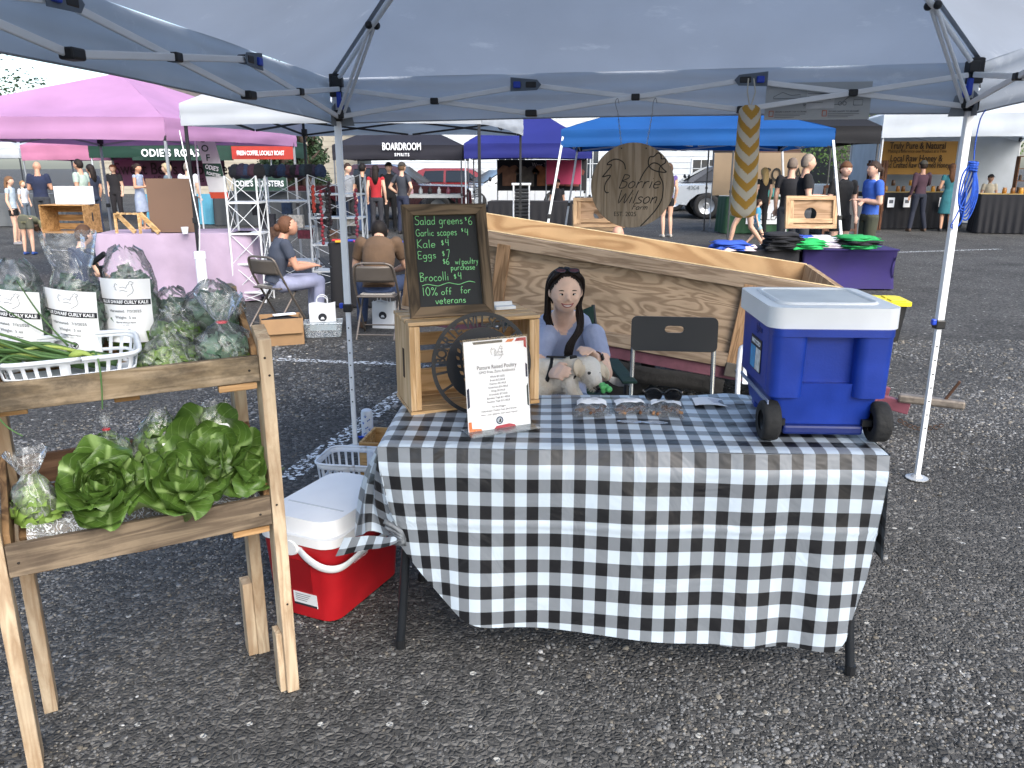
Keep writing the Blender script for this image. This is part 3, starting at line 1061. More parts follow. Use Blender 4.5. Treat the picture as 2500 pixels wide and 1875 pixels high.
 # right and back drops
 def fright(u, v):
  s = v * 0.36
  return tp(TW + 0.004 + 0.02 * v + 0.014 * math.sin(u * 13) * v, u * TDp, TH + 0.002 - s)
 MB().grid(30, 16, fright, lambda u, v: (v * 0.36 * SU + TW * SU + 0.1, u * TDp * SV)).build('cloth_right_drop', GING, t, smooth='all')
 def fback(u, v):
  s = v * 0.22
  return tp(u * TW, TDp + 0.004 + 0.01 * v + 0.012 * math.sin(u * 30) * v, TH + 0.004 - s)
 MB().grid(60, 8, fback, lambda u, v: (u * TW * SU + 0.1, TDp * SV + v * 0.22 * SV)).build('cloth_back_drop', GING, t, smooth='all')
cloth()
# ---------------------------------------------------------------- plywood box trailer
def rbox(mb, c, d, r, n=4, M=None, mi=0, bx=1.0, by=1.0):
 """rounded-plan box, lower end scaled by bx, by"""
 pts = []
 x, y = d[0] / 2, d[1] / 2
 for sx, sy, a0 in ((1, 1, 0), (-1, 1, 90), (-1, -1, 180), (1, -1, 270)):
  for k in range(n + 1):
   a = R(a0 + 90 * k / n)
   pts.append((sx * (x - r) + r * math.cos(a), sy * (y - r) + r * math.sin(a)))
 k = len(pts)
 vs = [(c[0] + px * bx, c[1] + py * by, c[2] - d[2] / 2) for px, py in pts] + [(c[0] + px, c[1] + py, c[2] + d[2] / 2) for px, py in pts]
 fs = [tuple(range(k - 1, -1, -1)), tuple(range(k, 2 * k))] + [(i, (i + 1) % k, k + (i + 1) % k, k + i) for i in range(k)]
 return mb.add(vs, fs, mi, M)
def wheel(parent, c, axis, r, wd, rim=0.6, name='wheel', hub='#8d9094', tread=0):
 ax = Vector(axis).normalized()
 M = Matrix.Translation(c) @ ax.to_track_quat('Z', 'Y').to_matrix().to_4x4()
 prof = [(r * rim, -wd * .46), (r * .86, -wd / 2), (r * .97, -wd * .42), (r, -wd * .25), (r, wd * .25), (r * .97, wd * .42), (r * .86, wd / 2), (r * rim, wd * .46)]
 w_ = MB().lathe(prof, 28, M, cap=False).build(name, P('#1b1c1d', 0.8, 0, 0.25, 20, 0.4, 60), parent, smooth=50)
 h = MB().lathe([(0.001, -wd * .2), (r * rim * .3, -wd * .2), (r * rim * .4, -wd * .1), (r * rim, -wd * .38), (r * rim, wd * .38), (r * rim * .4, wd * .1), (r * rim * .3, wd * .2), (0.001, wd * .2)], 20, M)
 h.build('rim', P(hub, 0.35, 0.7), w_, smooth=40)
 return w_
def trailer():
 tau, L, W, Hh = R(8.1), 2.72, 1.22, 0.60
 ex = Vector((0.983 * math.cos(tau), -0.184 * math.cos(tau), -math.sin(tau)))
 ey = Vector((0.184, 0.983, 0)).normalized()
 ez = ex.cross(ey)
 M = Matrix(((ex.x, ey.x, ez.x, 1.99), (ex.y, ey.y, ez.y, 4.8), (ex.z, ey.z, ez.z, 0.841), (0, 0, 0, 1)))
 t = thing('box_trailer', 'pink utility trailer with unpainted plywood box, tongue resting on the asphalt', 'trailer')
 t.matrix_world = M
 t.rotation_mode = 'XYZ'
 ply = wood('#a08c75', '#806d59', 'X', fig=8.0, rough=0.75, knots=0.0)
 plyin = wood('#a68a66', '#8c6f4e', 'X', fig=2.2, rough=0.7, knots=0.12)
 plyend = wood('#a98f6c', '#8a6e4e', 'Z', fig=4.0, rough=0.75, knots=0.1)
 lum = wood('#988774', '#786756', 'X', rough=0.75, knots=0.35)
 lumz = wood('#96785a', '#735a40', 'Z', rough=0.75, knots=0.3)
 edge = P('#d3bd94', 0.8, 0, 0.2, 30)
 MB().box((-L / 2, 0.006, -Hh / 2), (L, 0.012, Hh)).build('side_panel', ply, t, label='plywood side with wavy grain facing the table')
 MB().box((-L / 2, W - 0.006, -Hh / 2), (L, 0.012, Hh)).build('side_panel', plyin, t)
 MB().box((-0.006, W / 2, -Hh / 2), (0.012, W - 0.026, Hh)).build('end_panel', plyend, t)
 MB().box((-L + 0.006, W / 2, -Hh / 2), (0.012, W - 0.026, Hh)).build('end_panel', plyend, t)
 MB().box((-L / 2, W / 2, -Hh + 0.02), (L - 0.03, W - 0.03, 0.02)).build('floor_panel', plyin, t)
 for y in (0.0005, W - 0.0005):
  MB().box((-L / 2, y, 0.003), (L, 0.013, 0.005)).build('panel_edge', edge, t)
 MB().box((-L / 2 + 0.02, -0.021, -0.046), (L + 0.04, 0.038, 0.088)).build('top_rail', lum, t, bevel=0.003)
 MB().box((-L / 2 + 0.02, W + 0.021, -0.046), (L + 0.04, 0.038, 0.088)).build('top_rail', lum, t, bevel=0.003)
 MB().box((0.021, W / 2, -0.046), (0.038, W - 0.0, 0.088)).build('top_rail', wood('#a98d69', '#856848', 'Y', rough=0.75), t, bevel=0.003)
 MB().box((-L / 2, -0.021, -Hh + 0.045), (L, 0.036, 0.088)).build('bottom_rail', lum, t, bevel=0.003)
 for x in (-0.52, -1.30 - 0.78, -L + 0.05):
  MB().box((x, -0.024, -Hh / 2 - 0.02), (0.088, 0.036, Hh - 0.09)).build('stud', lumz, t, bevel=0.003)
  MB().box((x, W + 0.024, -Hh / 2 - 0.02), (0.088, 0.036, Hh - 0.09)).build('stud', lumz, t, bevel=0.003)
  if x > -L + 0.2:
   b = MB().box((x + 0.02, -0.047, -Hh - 0.01), (0.13, 0.008, 0.09)).build('bracket', P('#5a5650', 0.6, 0.5, 0.3), t, bevel=0.004)
   MB().ball((x + 0.03, -0.053, -Hh - 0.005), (0.013, 0.008, 0.013), 10, 6).build('bolt_head', P('#b9bcc0', 0.35, 0.9), b, smooth='all')
 MB().box((0.006, -0.006, -0.05), (0.02, 0.02, 0.03)).build('hook', P('#c7cacd', 0.4, 0.6), t)
 pink = P('#6e4552', 0.55, 0.1, 0.25, 12, 0.1, 40)
 pink2 = P('#74404c', 0.5, 0.1, 0.2, 12)
 for y in (0.02, W - 0.02):
  MB().box((-L / 2, y, -Hh - 0.045), (L, 0.05, 0.075)).build('frame_rail', pink, t, bevel=0.004)
 for x in (-0.03, -L / 2, -L + 0.03):
  MB().box((x, W / 2, -Hh - 0.045), (0.05, W - 0.09, 0.07)).build('cross_member', pink, t, bevel=0.004)
 I = M.inverted()
 wp_ = lambda x, y, z: I @ Vector((x, y, z))
 MB().bar(wp_(1.80, 4.98, .24), wp_(2.42, 4.63, .13), 0.05, 0.075).build('tongue_arm', pink2, t, bevel=0.004)
 MB().bar(wp_(2.14, 5.72, .27), wp_(2.33, 4.76, .19), 0.05, 0.07).build('tongue_arm', pink2, t, bevel=0.004)
 MB().bar(wp_(2.26, 4.72, .15), wp_(2.26, 4.72, .26), 0.05, 0.05).build('jack_post', pink2, t, bevel=0.004)
 MB().bar(wp_(2.36, 4.66, .19), wp_(2.68, 4.50, .19), 0.07, 0.05).build('coupler', P('#7d756c', 0.6, 0.6, 0.35, 30), t, bevel=0.012)
 MB().bar(wp_(2.58, 4.55, .2), wp_(2.64, 4.52, .33), 0.03, 0.016).build('coupler_latch', P('#4d3527', 0.8, 0.3, 0.3), t, bevel=0.003)
 for k in range(3):
  MB().bar(wp_(2.08, 4.78, .155 + .018 * k), wp_(2.17, 4.73, .14 + .018 * k), 0.004, 0.008).build('stripe', PAPER, t)
 ch = MB()
 for k in range(9):
  q = wp_(2.36 + .025 * k, 4.60 - .012 * k, .06 - .035 * math.sin(k / 8 * PI))
  ch.tube([q + Vector((0.014 * math.cos(a), 0.008 * math.sin(a) * (k % 2), 0.010 * math.sin(a))) for a in np.linspace(0, 5.6, 8)], 0.0035, 5)
 ch.build('safety_chain', P('#4a3a30', 0.7, 0.6), t)
 MB().tube(catmull([wp_(1.98, 4.8, .25), wp_(2.03, 4.74, .3), wp_(2.08, 4.7, .2), wp_(2.04, 4.7, .12)], 6), 0.007, 6).build('wiring_cable', BLACK_PLASTIC, t)
 for y in (0.17, W - 0.17):
  wheel(t, (-1.2, y, -Hh - 0.165), (0, 1, 0), 0.215, 0.17, name='tyre_wheel')
 def ff(u, v):
  return (-0.55 - 1.0 * u, -0.035 + 0.03 * math.sin(u * 9), -Hh - 0.085 - 0.11 * v)
 MB().grid(12, 3, ff).build('mud_skirt', P('#1d1c1b', 0.9, 0, 0.5, 30, 0.9, 26), t, smooth='all', solid=0.012)
 return t
trailer()
# ---------------------------------------------------------------- blue wheeled cooler on the table
def blue_cooler():
 t = thing('wheeled_cooler', 'blue wheeled cooler with white lid standing on the table end', 'cooler', (0.945, 2.262, 0.741), R(-3))
 bl = P('#123593', 0.4, 0, 0.14, 11, 0.06, 160)
 b = MB()
 D = 0.40
 # lower body, upper shell with the two grip columns, recessed centre panel
 rbox(b, (0, 0.025 + D / 2, 0.115), (0.335, D - 0.03, 0.13), 0.03, 4, bx=0.86, by=0.95)
 rbox(b, (0, 0.035 + D / 2, 0.255), (0.35, D - 0.05, 0.19), 0.03, 4, bx=0.96, by=0.98)
 b.build('body', bl, t, smooth=35, bevel=0.006)
 for s in (-1, 1):
  c = MB()
  rbox(c, (s * 0.124, 0.032 + 0.04, 0.243), (0.105, 0.12, 0.205), 0.03, 5, bx=0.94, by=0.9)
  c.build('grip_column', bl, t, smooth=35, bevel=0.008, seg=3)
  sd = MB()
  rbox(sd, (s * 0.162, 0.03 + D / 2, 0.25), (0.03, D - 0.06, 0.2), 0.013, 3, bx=0.9, by=0.97)
  sd.build('side_wall', bl, t, smooth=35)
  wheel(t, (s * 0.163, 0.045, 0.062), (1, 0, 0), 0.062, 0.052, 0.5, hub='#1b1c1e')
  MB().box((s * 0.13, 0.045, 0.058), (0.03, 0.02, 0.02)).build('axle', BLACK_PLASTIC, t)
 tb = MB()
 rbox(tb, (0, 0.05, 0.34), (0.352, 0.09, 0.022), 0.03, 5)
 tb.build('front_band', bl, t, smooth=35, bevel=0.004)
 MB().box((0, 0.06, 0.034), (0.24, 0.05, 0.03)).build('skid_foot', P('#0a2266', 0.5), t, bevel=0.008)
 MB().box((0, D - 0.03, 0.03), (0.26, 0.05, 0.056)).build('skid_foot', bl, t, bevel=0.008)
 l = MB()
 rbox(l, (0, 0.03 + D / 2 - 0.005, 0.382), (0.382, D + 0.02, 0.062), 0.045, 6, bx=1.0)
 lid = l.build('lid', P('#d9dde0', 0.4, 0, 0.05, 6), t, smooth=35, bevel=0.016, seg=4)
 rim = MB()
 M = Matrix.Translation((0, 0.03 + D / 2, 0.4135))
 pts = []
 for sx, sy, a0 in ((1, 1, 0), (-1, 1, 90), (-1, -1, 180), (1, -1, 270)):
  for k in range(5):
   a = R(a0 + 22.5 * k)
   pts.append((sx * 0.105 + 0.04 * math.cos(a), sy * 0.11 + 0.04 * math.sin(a), 0))
 rim.tube(pts, 0.0075, 6, M=M, close=True)
 rim.build('lid_rim', P('#d9dde0', 0.4, 0, 0.05, 6), lid, smooth='all')
 pn = MB()
 rbox(pn, (0, 0.03 + D / 2, 0.4135), (0.28, 0.29, 0.003), 0.04, 4)
 pn.build('lid_panel', P('#c6cbcc', 0.5, 0, 0.1, 9), lid)
 # printed label on the left side
 Ms = TR((-0.1785, 0.20, 0.235), R(90), 0, R(-90))
 st = MB().box((0, 0, 0), (0.13, 0.105, 0.001), Ms).build('sticker', P('#15171c', 0.5, 0, 0), t)
 MB().box((-0.03, -0.014, 0.001), (0.056, 0.07, 0.001), Ms).build('sticker_panel', P('#3f92c9', 0.5, 0, 0.2, 40), st)
 MB().box((0.032, -0.014, 0.001), (0.055, 0.07, 0.001), Ms).build('sticker_panel', P('#cfd2d0', 0.5, 0, 0.3, 60), st)
 lettering(st, 'MAX COLD', Ms @ TR((0.0, 0.036, 0.001)), 0.02, PAPER, bold=0.02)
 lettering(t, 'igloo', Ms @ TR((0.02, 0.085, -0.0005)), 0.035, P('#0a2470', 0.4), bold=0.02)
 MB().box((-0.176, 0.2, 0.125), (0.004, 0.36, 0.012)).build('handle_strip', P('#7f8ba6', 0.4), t)
blue_cooler()
# ---------------------------------------------------------------- red cooler beside the table
def red_cooler():
 a = math.atan2(0.91, 0.41)
 t = thing('red_cooler', 'red cooler with white lid and swing handle on the asphalt beside the table leg', 'cooler', (-0.608, 2.435, 0.004), a)
 t.scale = (1, 1, 0.88)
 # local x runs along the long side away from the camera, y to the left
 L, W = 0.46, 0.32
 red = P('#9c141c', 0.38, 0, 0.12, 10, 0.05, 160)
 b = MB()
 rbox(b, (L / 2, W / 2, 0.17), (L, W, 0.33), 0.06, 6, bx=0.93, by=0.88)
 b.build('body', red, t, smooth=35, bevel=0.01, seg=3)
 wl = P('#dde0e3', 0.4, 0, 0.04)
 l = MB()
 rbox(l, (L / 2, W / 2, 0.352), (L + 0.015, W + 0.015, 0.036), 0.065, 6, bx=1)
 lid = l.build('lid', wl, t, smooth=35, bevel=0.006)
 u = MB()
 rbox(u, (L / 2, W / 2, 0.40), (L - 0.035, W - 0.03, 0.062), 0.07, 6, bx=1.05, by=1.07)
 u.build('lid_dome', wl, lid, smooth=35, bevel=0.014, seg=4)
 MB().box((0.13, W / 2, 0.4315), (0.008, W - 0.08, 0.002)).build('lid_groove', P('#b8bdc1', 0.4), lid)
 MB().box((0.25, -0.0065, 0.368), (0.13, 0.006, 0.03)).build('lid_latch', P('#d4d8da', 0.4), lid, bevel=0.002)
 # swing handle lowered on the near long side
 h = MB()
 pts = catmull([(0.02, 0.17, 0.315), (-0.012, 0.10, 0.29), (-0.012, 0.03, 0.262), (0.03, -0.016, 0.255), (0.15, -0.018, 0.262), (L - 0.15, -0.018, 0.262), (L - 0.03, -0.016, 0.255), (L + 0.012, 0.03, 0.262), (L + 0.012, 0.10, 0.29), (L - 0.02, 0.17, 0.315)], 6)
 h.tube(pts, [(0.007, 0.02)] * len(pts), 10, up=(0, 0, 1))
 h.build('swing_handle', wl, t, smooth='all')
 for x in (-0.004, L + 0.004):
  MB().lathe([(0.03, -0.009), (0.034, 0), (0.03, 0.009)], 16, TR((x, 0.17, 0.315), 0, R(90), 0)).build('pivot_disc', wl, t, smooth=40)
 hand(t, 'coleman', TR((0.07, -0.037, 0.256), R(90), 0, 0), 0.02, P('#b7bcc0', 0.4), 0.0009)
 fx = lambda z: 0.021 * (1 - z / 0.33) - 0.001
 MB().add([(fx(.12), .10, .12), (fx(.12), .24, .12), (fx(.26), .24, .26), (fx(.26), .10, .26)], [(3, 2, 1, 0)]).build('hand_hold', P('#7f0c14', 0.4), t, solid=0.004, bevel=0.0)
 st = MB().add([(fx(.055) - .004, .085, .055), (fx(.055) - .004, .185, .055), (fx(.115) - .004, .185, .115), (fx(.115) - .004, .085, .115)], [(3, 2, 1, 0)]).build('sticker', P('#c9cdd0', 0.5), t, solid=0.002)
 MB().add([(fx(.056) - .0065, .086, .056), (fx(.056) - .0065, .184, .056), (fx(.066) - .0065, .184, .066), (fx(.066) - .0065, .086, .066)], [(3, 2, 1, 0)]).build('sticker_band', INK, st)
 for k in range(4):
  z = .105 - .009 * k
  MB().add([(fx(z) - .0065, .11 + .006 * k, z), (fx(z) - .0065, .175, z), (fx(z) - .0065, .175, z + .003), (fx(z) - .0065, .11 + .006 * k, z + .003)], [(3, 2, 1, 0)]).build('print_line', P('#6d7173', 0.8, 0, 0), st)
 return t
red_cooler()
# ---------------------------------------------------------------- crate, chalkboard and things on the table
def yawM(o, a):
 return Matrix.Translation(o) @ Matrix.Rotation(a, 4, 'Z')
CR0 = Vector((-0.335, 2.535, 0.746))     # crate front-left bottom corner
CRA = R(19)
def crate():
 t = thing('wooden_crate', 'pale pine slatted crate lying on its side on the table', 'crate', CR0, CRA)
 W, D, Hh = 0.455, 0.25, 0.315
 wx = wood('#cbab82', '#b08e62', 'X', rough=0.7, knots=0.25)
 wz = wood('#cdaf88', '#b39167', 'Z', rough=0.7, knots=0.2)
 wy = wood('#cbab82', '#b08e62', 'Y', rough=0.7)
 # end boards (left and right), each one wide plank with a hand hole shown as two slots
 for x in (0.009, W - 0.009):
  MB().box((x, D / 2, Hh / 2), (0.018, D - 0.002, Hh - 0.028)).build('end_board', wz, t, bevel=0.002)
 for x in (-0.0012, W + 0.0012):
  MB().box((x, 0.10, 0.16), (0.002, 0.022, 0.10)).build('hand_hole', P('#3a2a1a', 0.9), t, bevel=0.0)
 for x in (0.027, W - 0.027):
  MB().box((x, 0.012, Hh / 2), (0.018, 0.022, Hh - 0.03)).build('corner_batten', wz, t, bevel=0.002)
 # top and bottom slats run along x
 for z in (0.006, Hh - 0.006):
  for k in range(4):
   MB().box((W / 2, 0.028 + 0.0655 * k, z), (W + 0.004, 0.056, 0.012)).build('slat', wx, t, bevel=0.0018)
 # back slats
 for k, hh in enumerate((0.085, 0.046, 0.046, 0.046)):
  MB().box((W / 2, D - 0.005, (0.055, 0.142, 0.208, 0.274)[k]), (W - 0.04, 0.01, hh)).build('slat', wx, t, bevel=0.0018)
 for x, zz in ((0.009, .05), (0.009, .27), (W - .009, .05), (W - .009, .27)):
  pass
crate()
def chalkboard():
 o = yawM(CR0 + Vector((0, 0, 0.317)), CRA) @ Matrix.Translation((0.02, 0.062, 0)) @ Matrix.Rotation(R(-15), 4, 'X')
 t = thing('chalkboard_sign', 'wood framed chalkboard price list propped on the crate', 'chalkboard')
 t.matrix_world = o
 W, Hh, b = 0.292, 0.378, 0.036
 fx = wood('#6f5e4a', '#43382b', 'X', rough=0.75, knots=0.2)
 fz = wood('#6f5e4a', '#43382b', 'Z', rough=0.75, knots=0.2)
 bd = P('#14181b', 0.65, 0, 0.15, 6, 0.05, 200)
 MB().box((W / 2, 0.012, Hh / 2), (W - 0.02, 0.006, Hh - 0.02)).build('slate', bd, t)
 for pts, m in ((((0, 0), (W, 0), (W - b, b), (b, b)), fx), (((0, Hh), (b, Hh - b), (W - b, Hh - b), (W, Hh)), fx),
      (((0, 0), (b, b), (b, Hh - b), (0, Hh)), fz), (((W, 0), (W, Hh), (W - b, Hh - b), (W - b, b)), fz)):
  MB().prism([(x, y) for x, y in pts], 0, 0.018, TR((0, 0.012, 0), R(90), 0, 0)).build('frame_bar', m, t, bevel=0.0015)
 gn = P('#86d68c', 0.6, 0, 0.15, 80)
 S = TR((0, 0.0085, 0), R(90), 0, 0)
 def wr(s, x, y, size, sx=1.0, r=0.00105):
  hand(t, s, S @ TR((x - 0.004, y * 0.957, 0)) @ Matrix.Diagonal((sx, 1, 1, 1)), size * 1.06, gn, r * 1.1)
 wr('Salad greens', 0.048, 0.326, 0.026, 0.86)
 wr('$', 0.222, 0.336, 0.012)
 wr('6', 0.232, 0.322, 0.026)
 wr('Garlic scapes', 0.048, 0.287, 0.0225, 0.84)
 wr('$', 0.206, 0.297, 0.012)
 wr('4', 0.217, 0.285, 0.023)
 wr('Kale', 0.048, 0.245, 0.0265)
 wr('$', 0.132, 0.250, 0.018)
 wr('4', 0.146, 0.250, 0.023)
 wr('Eggs', 0.048, 0.208, 0.024)
 wr('$', 0.132, 0.212, 0.018)
 wr('7', 0.146, 0.209, 0.023)
 wr('$6', 0.132, 0.184, 0.019)
 wr('w/', 0.175, 0.184, 0.019, 0.8)
 wr('poultry', 0.198, 0.184, 0.019, 0.78)
 wr('purchase', 0.158, 0.163, 0.018, 0.95)
 wr('Brocolli', 0.048, 0.128, 0.0265, 0.92)
 wr('$', 0.166, 0.130, 0.017)
 wr('4', 0.180, 0.130, 0.024)
 wv = MB().tube(catmull([(0.05 + 0.0185 * k, 0.108 + 0.004 * math.sin(k * 1.6) + 0.0005 * k, 0) for k in range(11)], 5), 0.0012, 5, flat=0.35, M=S)
 wv.build('underline', gn, t)
 wr('10%', 0.054, 0.078, 0.026)
 wr('off', 0.118, 0.078, 0.022)
 wr('for', 0.185, 0.080, 0.022)
 wr('veterans', 0.095, 0.047, 0.022)
chalkboard()
o = MB()
o.box((0, 0, 0.006), (0.075, 0.03, 0.012))
o.box((0, 0.012, 0.016), (0.068, 0.004, 0.026), TR((0, 0, 0), R(-15), 0, 0))
card = o.build('card_holder', P('#d6dadd', 0.4), None, bevel=0.002)
card.matrix_world = yawM(CR0 + Vector((0, 0, 0.3165)), CRA) @ Matrix.Translation((0.375, 0.14, 0))
tag(card, 'small white card holder on top of the slatted crate', 'card holder')
# laser-cut round metal sign leaning against the crate
def cut_plate(outer, holes, thick, name, mat, parent):
 cu = bpy.data.curves.new('c', 'CURVE')
 cu.dimensions, cu.fill_mode, cu.extrude = '2D', 'BOTH', thick / 2
 for pts in [outer] + holes:
  s = cu.splines.new('POLY')
  s.points.add(len(pts) - 1)
  for i, (x, y) in enumerate(pts):
   s.points[i].co = (x, y, 0, 1)
  s.use_cyclic_u = True
 ob = bpy.data.objects.new('c', cu)
 me = bpy.data.meshes.new_from_object(ob)
 bpy.data.objects.remove(ob)
 bpy.data.curves.remove(cu)
 me.name = name
 return obj(name, me, mat, parent)
def ring_pts(r, n=72, a0=0.0, a1=360.0, close=True):
 k = n if close else n + 1
 return [(r * math.cos(R(a0 + (a1 - a0) * i / n)), r * math.sin(R(a0 + (a1 - a0) * i / n))) for i in range(k)]
def round_metal_sign():
 Rr = 0.172
 M = yawM(CR0 + Vector((0, 0, 0)), CRA) @ Matrix.Translation((0.232, -0.030 - 0.045, 0.002)) @ Matrix.Rotation(R(90 - 8), 4, 'X') @ Matrix.Translation((0, Rr, 0))
 t = thing('round_metal_sign', 'black laser-cut round metal sign with wheat sprigs leaning on the crate', 'metal sign')
 t.matrix_world = M
 bk = P('#15191f', 0.5, 0.2, 0.1)
 cut_plate(ring_pts(Rr), [ring_pts(Rr - 0.013)], 0.003, 'outer_ring', bk, t)
 holes = []
 for side in (-1, 1):
  for k in range(7):
   f = k / 6
   x0, y0 = side * (0.030 + 0.042 * math.sin(f * PI * 0.75)), -0.085 + 0.145 * f
   for s2 in (-1, 1):
    ang = R(90 - side * 12 * (1 - 2 * f) + s2 * 40)
    L_ = 0.021
    dx, dy = math.cos(ang), math.sin(ang)
    bx, by = x0 + dx * 0.006, y0 + dy * 0.006
    holes.append([(bx + dx * L_ * q - dy * 0.0052 * math.sin(PI * q) * sg, by + dy * L_ * q + dx * 0.0052 * math.sin(PI * q) * sg) for q, sg in [(0, 1), (.25, 1), (.5, 1), (.75, 1), (1, 1), (.75, -1), (.5, -1), (.25, -1)]])
 ri = 0.122
 cut_plate(ring_pts(ri), holes, 0.003, 'inner_disc', bk, t)
 for a in (-90, -150, -30, 188, -8):
  MB().box(((Rr + ri - 0.013) / 2, 0, 0), (Rr - ri - 0.008, 0.008, 0.003), Matrix.Rotation(R(a), 4, 'Z')).build('spoke', bk, t)
 s = 'BORRIE WILSON FARM'
 for i, ch in enumerate(s):
  if ch == ' ':
   continue
  a = 172 - i * (164 / (len(s) - 1))
  lettering(t, ch, Matrix.Rotation(R(a - 90), 4, 'Z') @ TR((0, (Rr + ri - 0.013) / 2, 0)), 0.05, bk, bold=0.022, sx=0.8, ext=0.0015, name='letter')
round_metal_sign()
# acrylic stand with the poultry price sheet
def rooster(parent, M, s, mat, r):
 mb = MB()
 for pts in (((-.30, .30), (-.42, .42), (-.36, .48), (-.48, .34), (-.44, .30), (-.52, .14), (-.44, .12), (-.46, -.04), (-.36, -.10)), ((-.30, .30), (-.2, .40), (-.06, .30), (-.02, .22)),
    ((.18, .08), (.24, .28), (.36, .42), (.34, .5), (.42, .52), (.44, .60), (.52, .54), (.60, .5), (.56, .4), (.62, .32), (.46, .34), (.34, .40)), ((.5, .34), (.56, .1), (.58, -.1), (.5, -.3), (.36, -.46), (.2, -.56))):
  mb.tube(catmull([(x * s, y * s, 0) for x, y in pts], 4), r, 5, flat=0.4, M=M)
 o = mb.build('rooster_drawing', mat, parent)
 o['kind'] = 'stuff'
 hand(parent, 'Borrie', M @ TR((-.22 * s, -.02 * s, 0)), .26 * s, mat, r * .8, slant=.35)
 hand(parent, 'Wilson', M @ TR((-.22 * s, -.26 * s, 0)), .26 * s, mat, r * .8, slant=.35)
def acrylic():
 t = thing('acrylic_sign_holder', 'clear acrylic stand holding the poultry price sheet on the table', 'sign holder')
 t.matrix_world = yawM(Vector((-0.135, 2.335, 0.748)), R(25)) @ Matrix.Rotation(R(-7), 4, 'X')
 W, Hh = 0.216, 0.285
 m, N, L, b = newmat('clear_acrylic')
 b.inputs['Transmission Weight'].default_value = 1
 b.inputs['Roughness'].default_value = 0.02
 b.inputs['IOR'].default_value = 1.1
 b.inputs['Base Color'].default_value = (0.93, 0.96, 0.97, 1)
 MB().box((W / 2, -0.0022, Hh / 2 + 0.004), (W + 0.004, 0.002, Hh + 0.012)).build('front_sheet', film('#ffffff', 0.0, 0.03, 0.02), t)
 MB().box((W / 2, 0.0030, Hh / 2 + 0.004), (W + 0.004, 0.002, Hh + 0.012)).build('back_sheet', film('#ffffff', 0.0, 0.03, 0.02), t)
 MB().box((W / 2, -0.005, 0.006), (W + 0.016, 0.09, 0.003), TR((0, 0, 0), R(7), 0, 0)).build('base_plate', film('#eef4f6', 0.12, 0.03, 0.05), t)
 sh = MB().box((W / 2, 0.0004, Hh / 2 + 0.004), (W - 0.002, 0.0006, Hh - 0.002)).build('price_sheet', P('#eceef1', 0.6, 0, 0.02), t)
 S = TR((0, -0.0004, 0), R(90), 0, 0)
 dk = P('#33363c', 0.7, 0, 0)
 c = W / 2
 def L_(s, y, size, sx=1.0, bold=0.0):
  lettering(sh, s, S @ TR((c, y, 0.0)), size, dk, 'CENTER', bold, sx, 0.0002)
 rooster(sh, S @ TR((c, 0.245, 0)), 0.036, dk, 0.0005)
 L_('Pasture Raised Poultry', 0.203, 0.0172, 0.86, 0.004)
 L_('GMO Free, Zero Antibiotics', 0.188, 0.0118, 0.9)
 for k, s in enumerate(('Whole $7.16/LB', 'Breast $15.56/LB', 'Quarters $9.14/LB', 'Tenderloins $16.78/LB', 'Wings $9.34/LB', 'Drumsticks $7.53/LB', 'Boneless Thigh $11.40/LB', 'Boneless Thigh $15.18/LB')):
  L_(s, 0.172 - 0.0112 * k, 0.0088, 0.85)
 L_('For the Doggos', 0.077, 0.0088, 0.85)
 L_('Dehydrated Chicken Feet (8ct) $12/ea', 0.0655, 0.0088, 0.88)
 L_('Heart, neck, gizzards, liver upon request', 0.054, 0.0088, 0.88)
 nv, rd, og, gy = P('#1a2740', 0.6, 0, 0), P('#a3283a', 0.6, 0, 0), P('#d2763f', 0.6, 0, 0), P('#5f5d58', 0.6, 0, 0)
 def shape(pts, m):
  MB().add([S @ Vector((x, y, 0.0003)) for x, y in pts], [tuple(range(len(pts)))]).build('print_shape', m, sh)
 shape([(W - .035, Hh + .001), (W - .003, Hh + .001), (W - .003, Hh - .033), (W - .012, Hh - .028), (W - .012, Hh - .009), (W - .043, Hh - .009)], rd)
 shape([(W - .075, Hh - .009), (W - .066, Hh), (W - .044, Hh), (W - .052, Hh - .009)], og)
 shape([(.03, Hh), (W - .085, Hh), (W - .085, Hh - .008), (.034, Hh - .008)], gy)
 shape([(.003, .005), (.048, .005), (.044, .013), (.014, .016), (.013, .038), (.003, .038)], og)
 shape([(W - .13, .005), (W - .052, .005), (W - .056, .012), (W - .075, .018), (W - .12, .015)], rd)
 shape([(.003, .08), (.011, .085), (.011, .145), (.003, .14)], nv)
 shape([(W - .010, .16), (W - .003, .16), (W - .003, .20), (W - .010, .205)], nv)
 shape([(W - .009, .07), (W - .003, .065), (W - .003, .14), (W - .009, .13)], P('#24332e', 0.6, 0, 0))
 em = MB().lathe([(0.0125, 0), (0.0125, 0.0003)], 24, S @ TR((c, 0.032, 0.0002))).build('round_emblem', P('#31455f', 0.6, 0, 0), sh)
 MB().lathe([(0.0085, 0), (0.0085, 0.0003)], 20, S @ TR((c, 0.032, 0.0005))).build('emblem_centre', P('#c9d2da', 0.6, 0, 0), em)
 MB().add([S @ Vector((c + x, .032 + y, .001)) for x, y in ((-.006, -.005), (-.002, -.002), (.0, .004), (.004, .006), (.006, .003), (.004, -.001), (.006, -.006))], [(0, 1, 2, 3, 4, 5, 6)]).build('emblem_bird', INK, em)
acrylic()
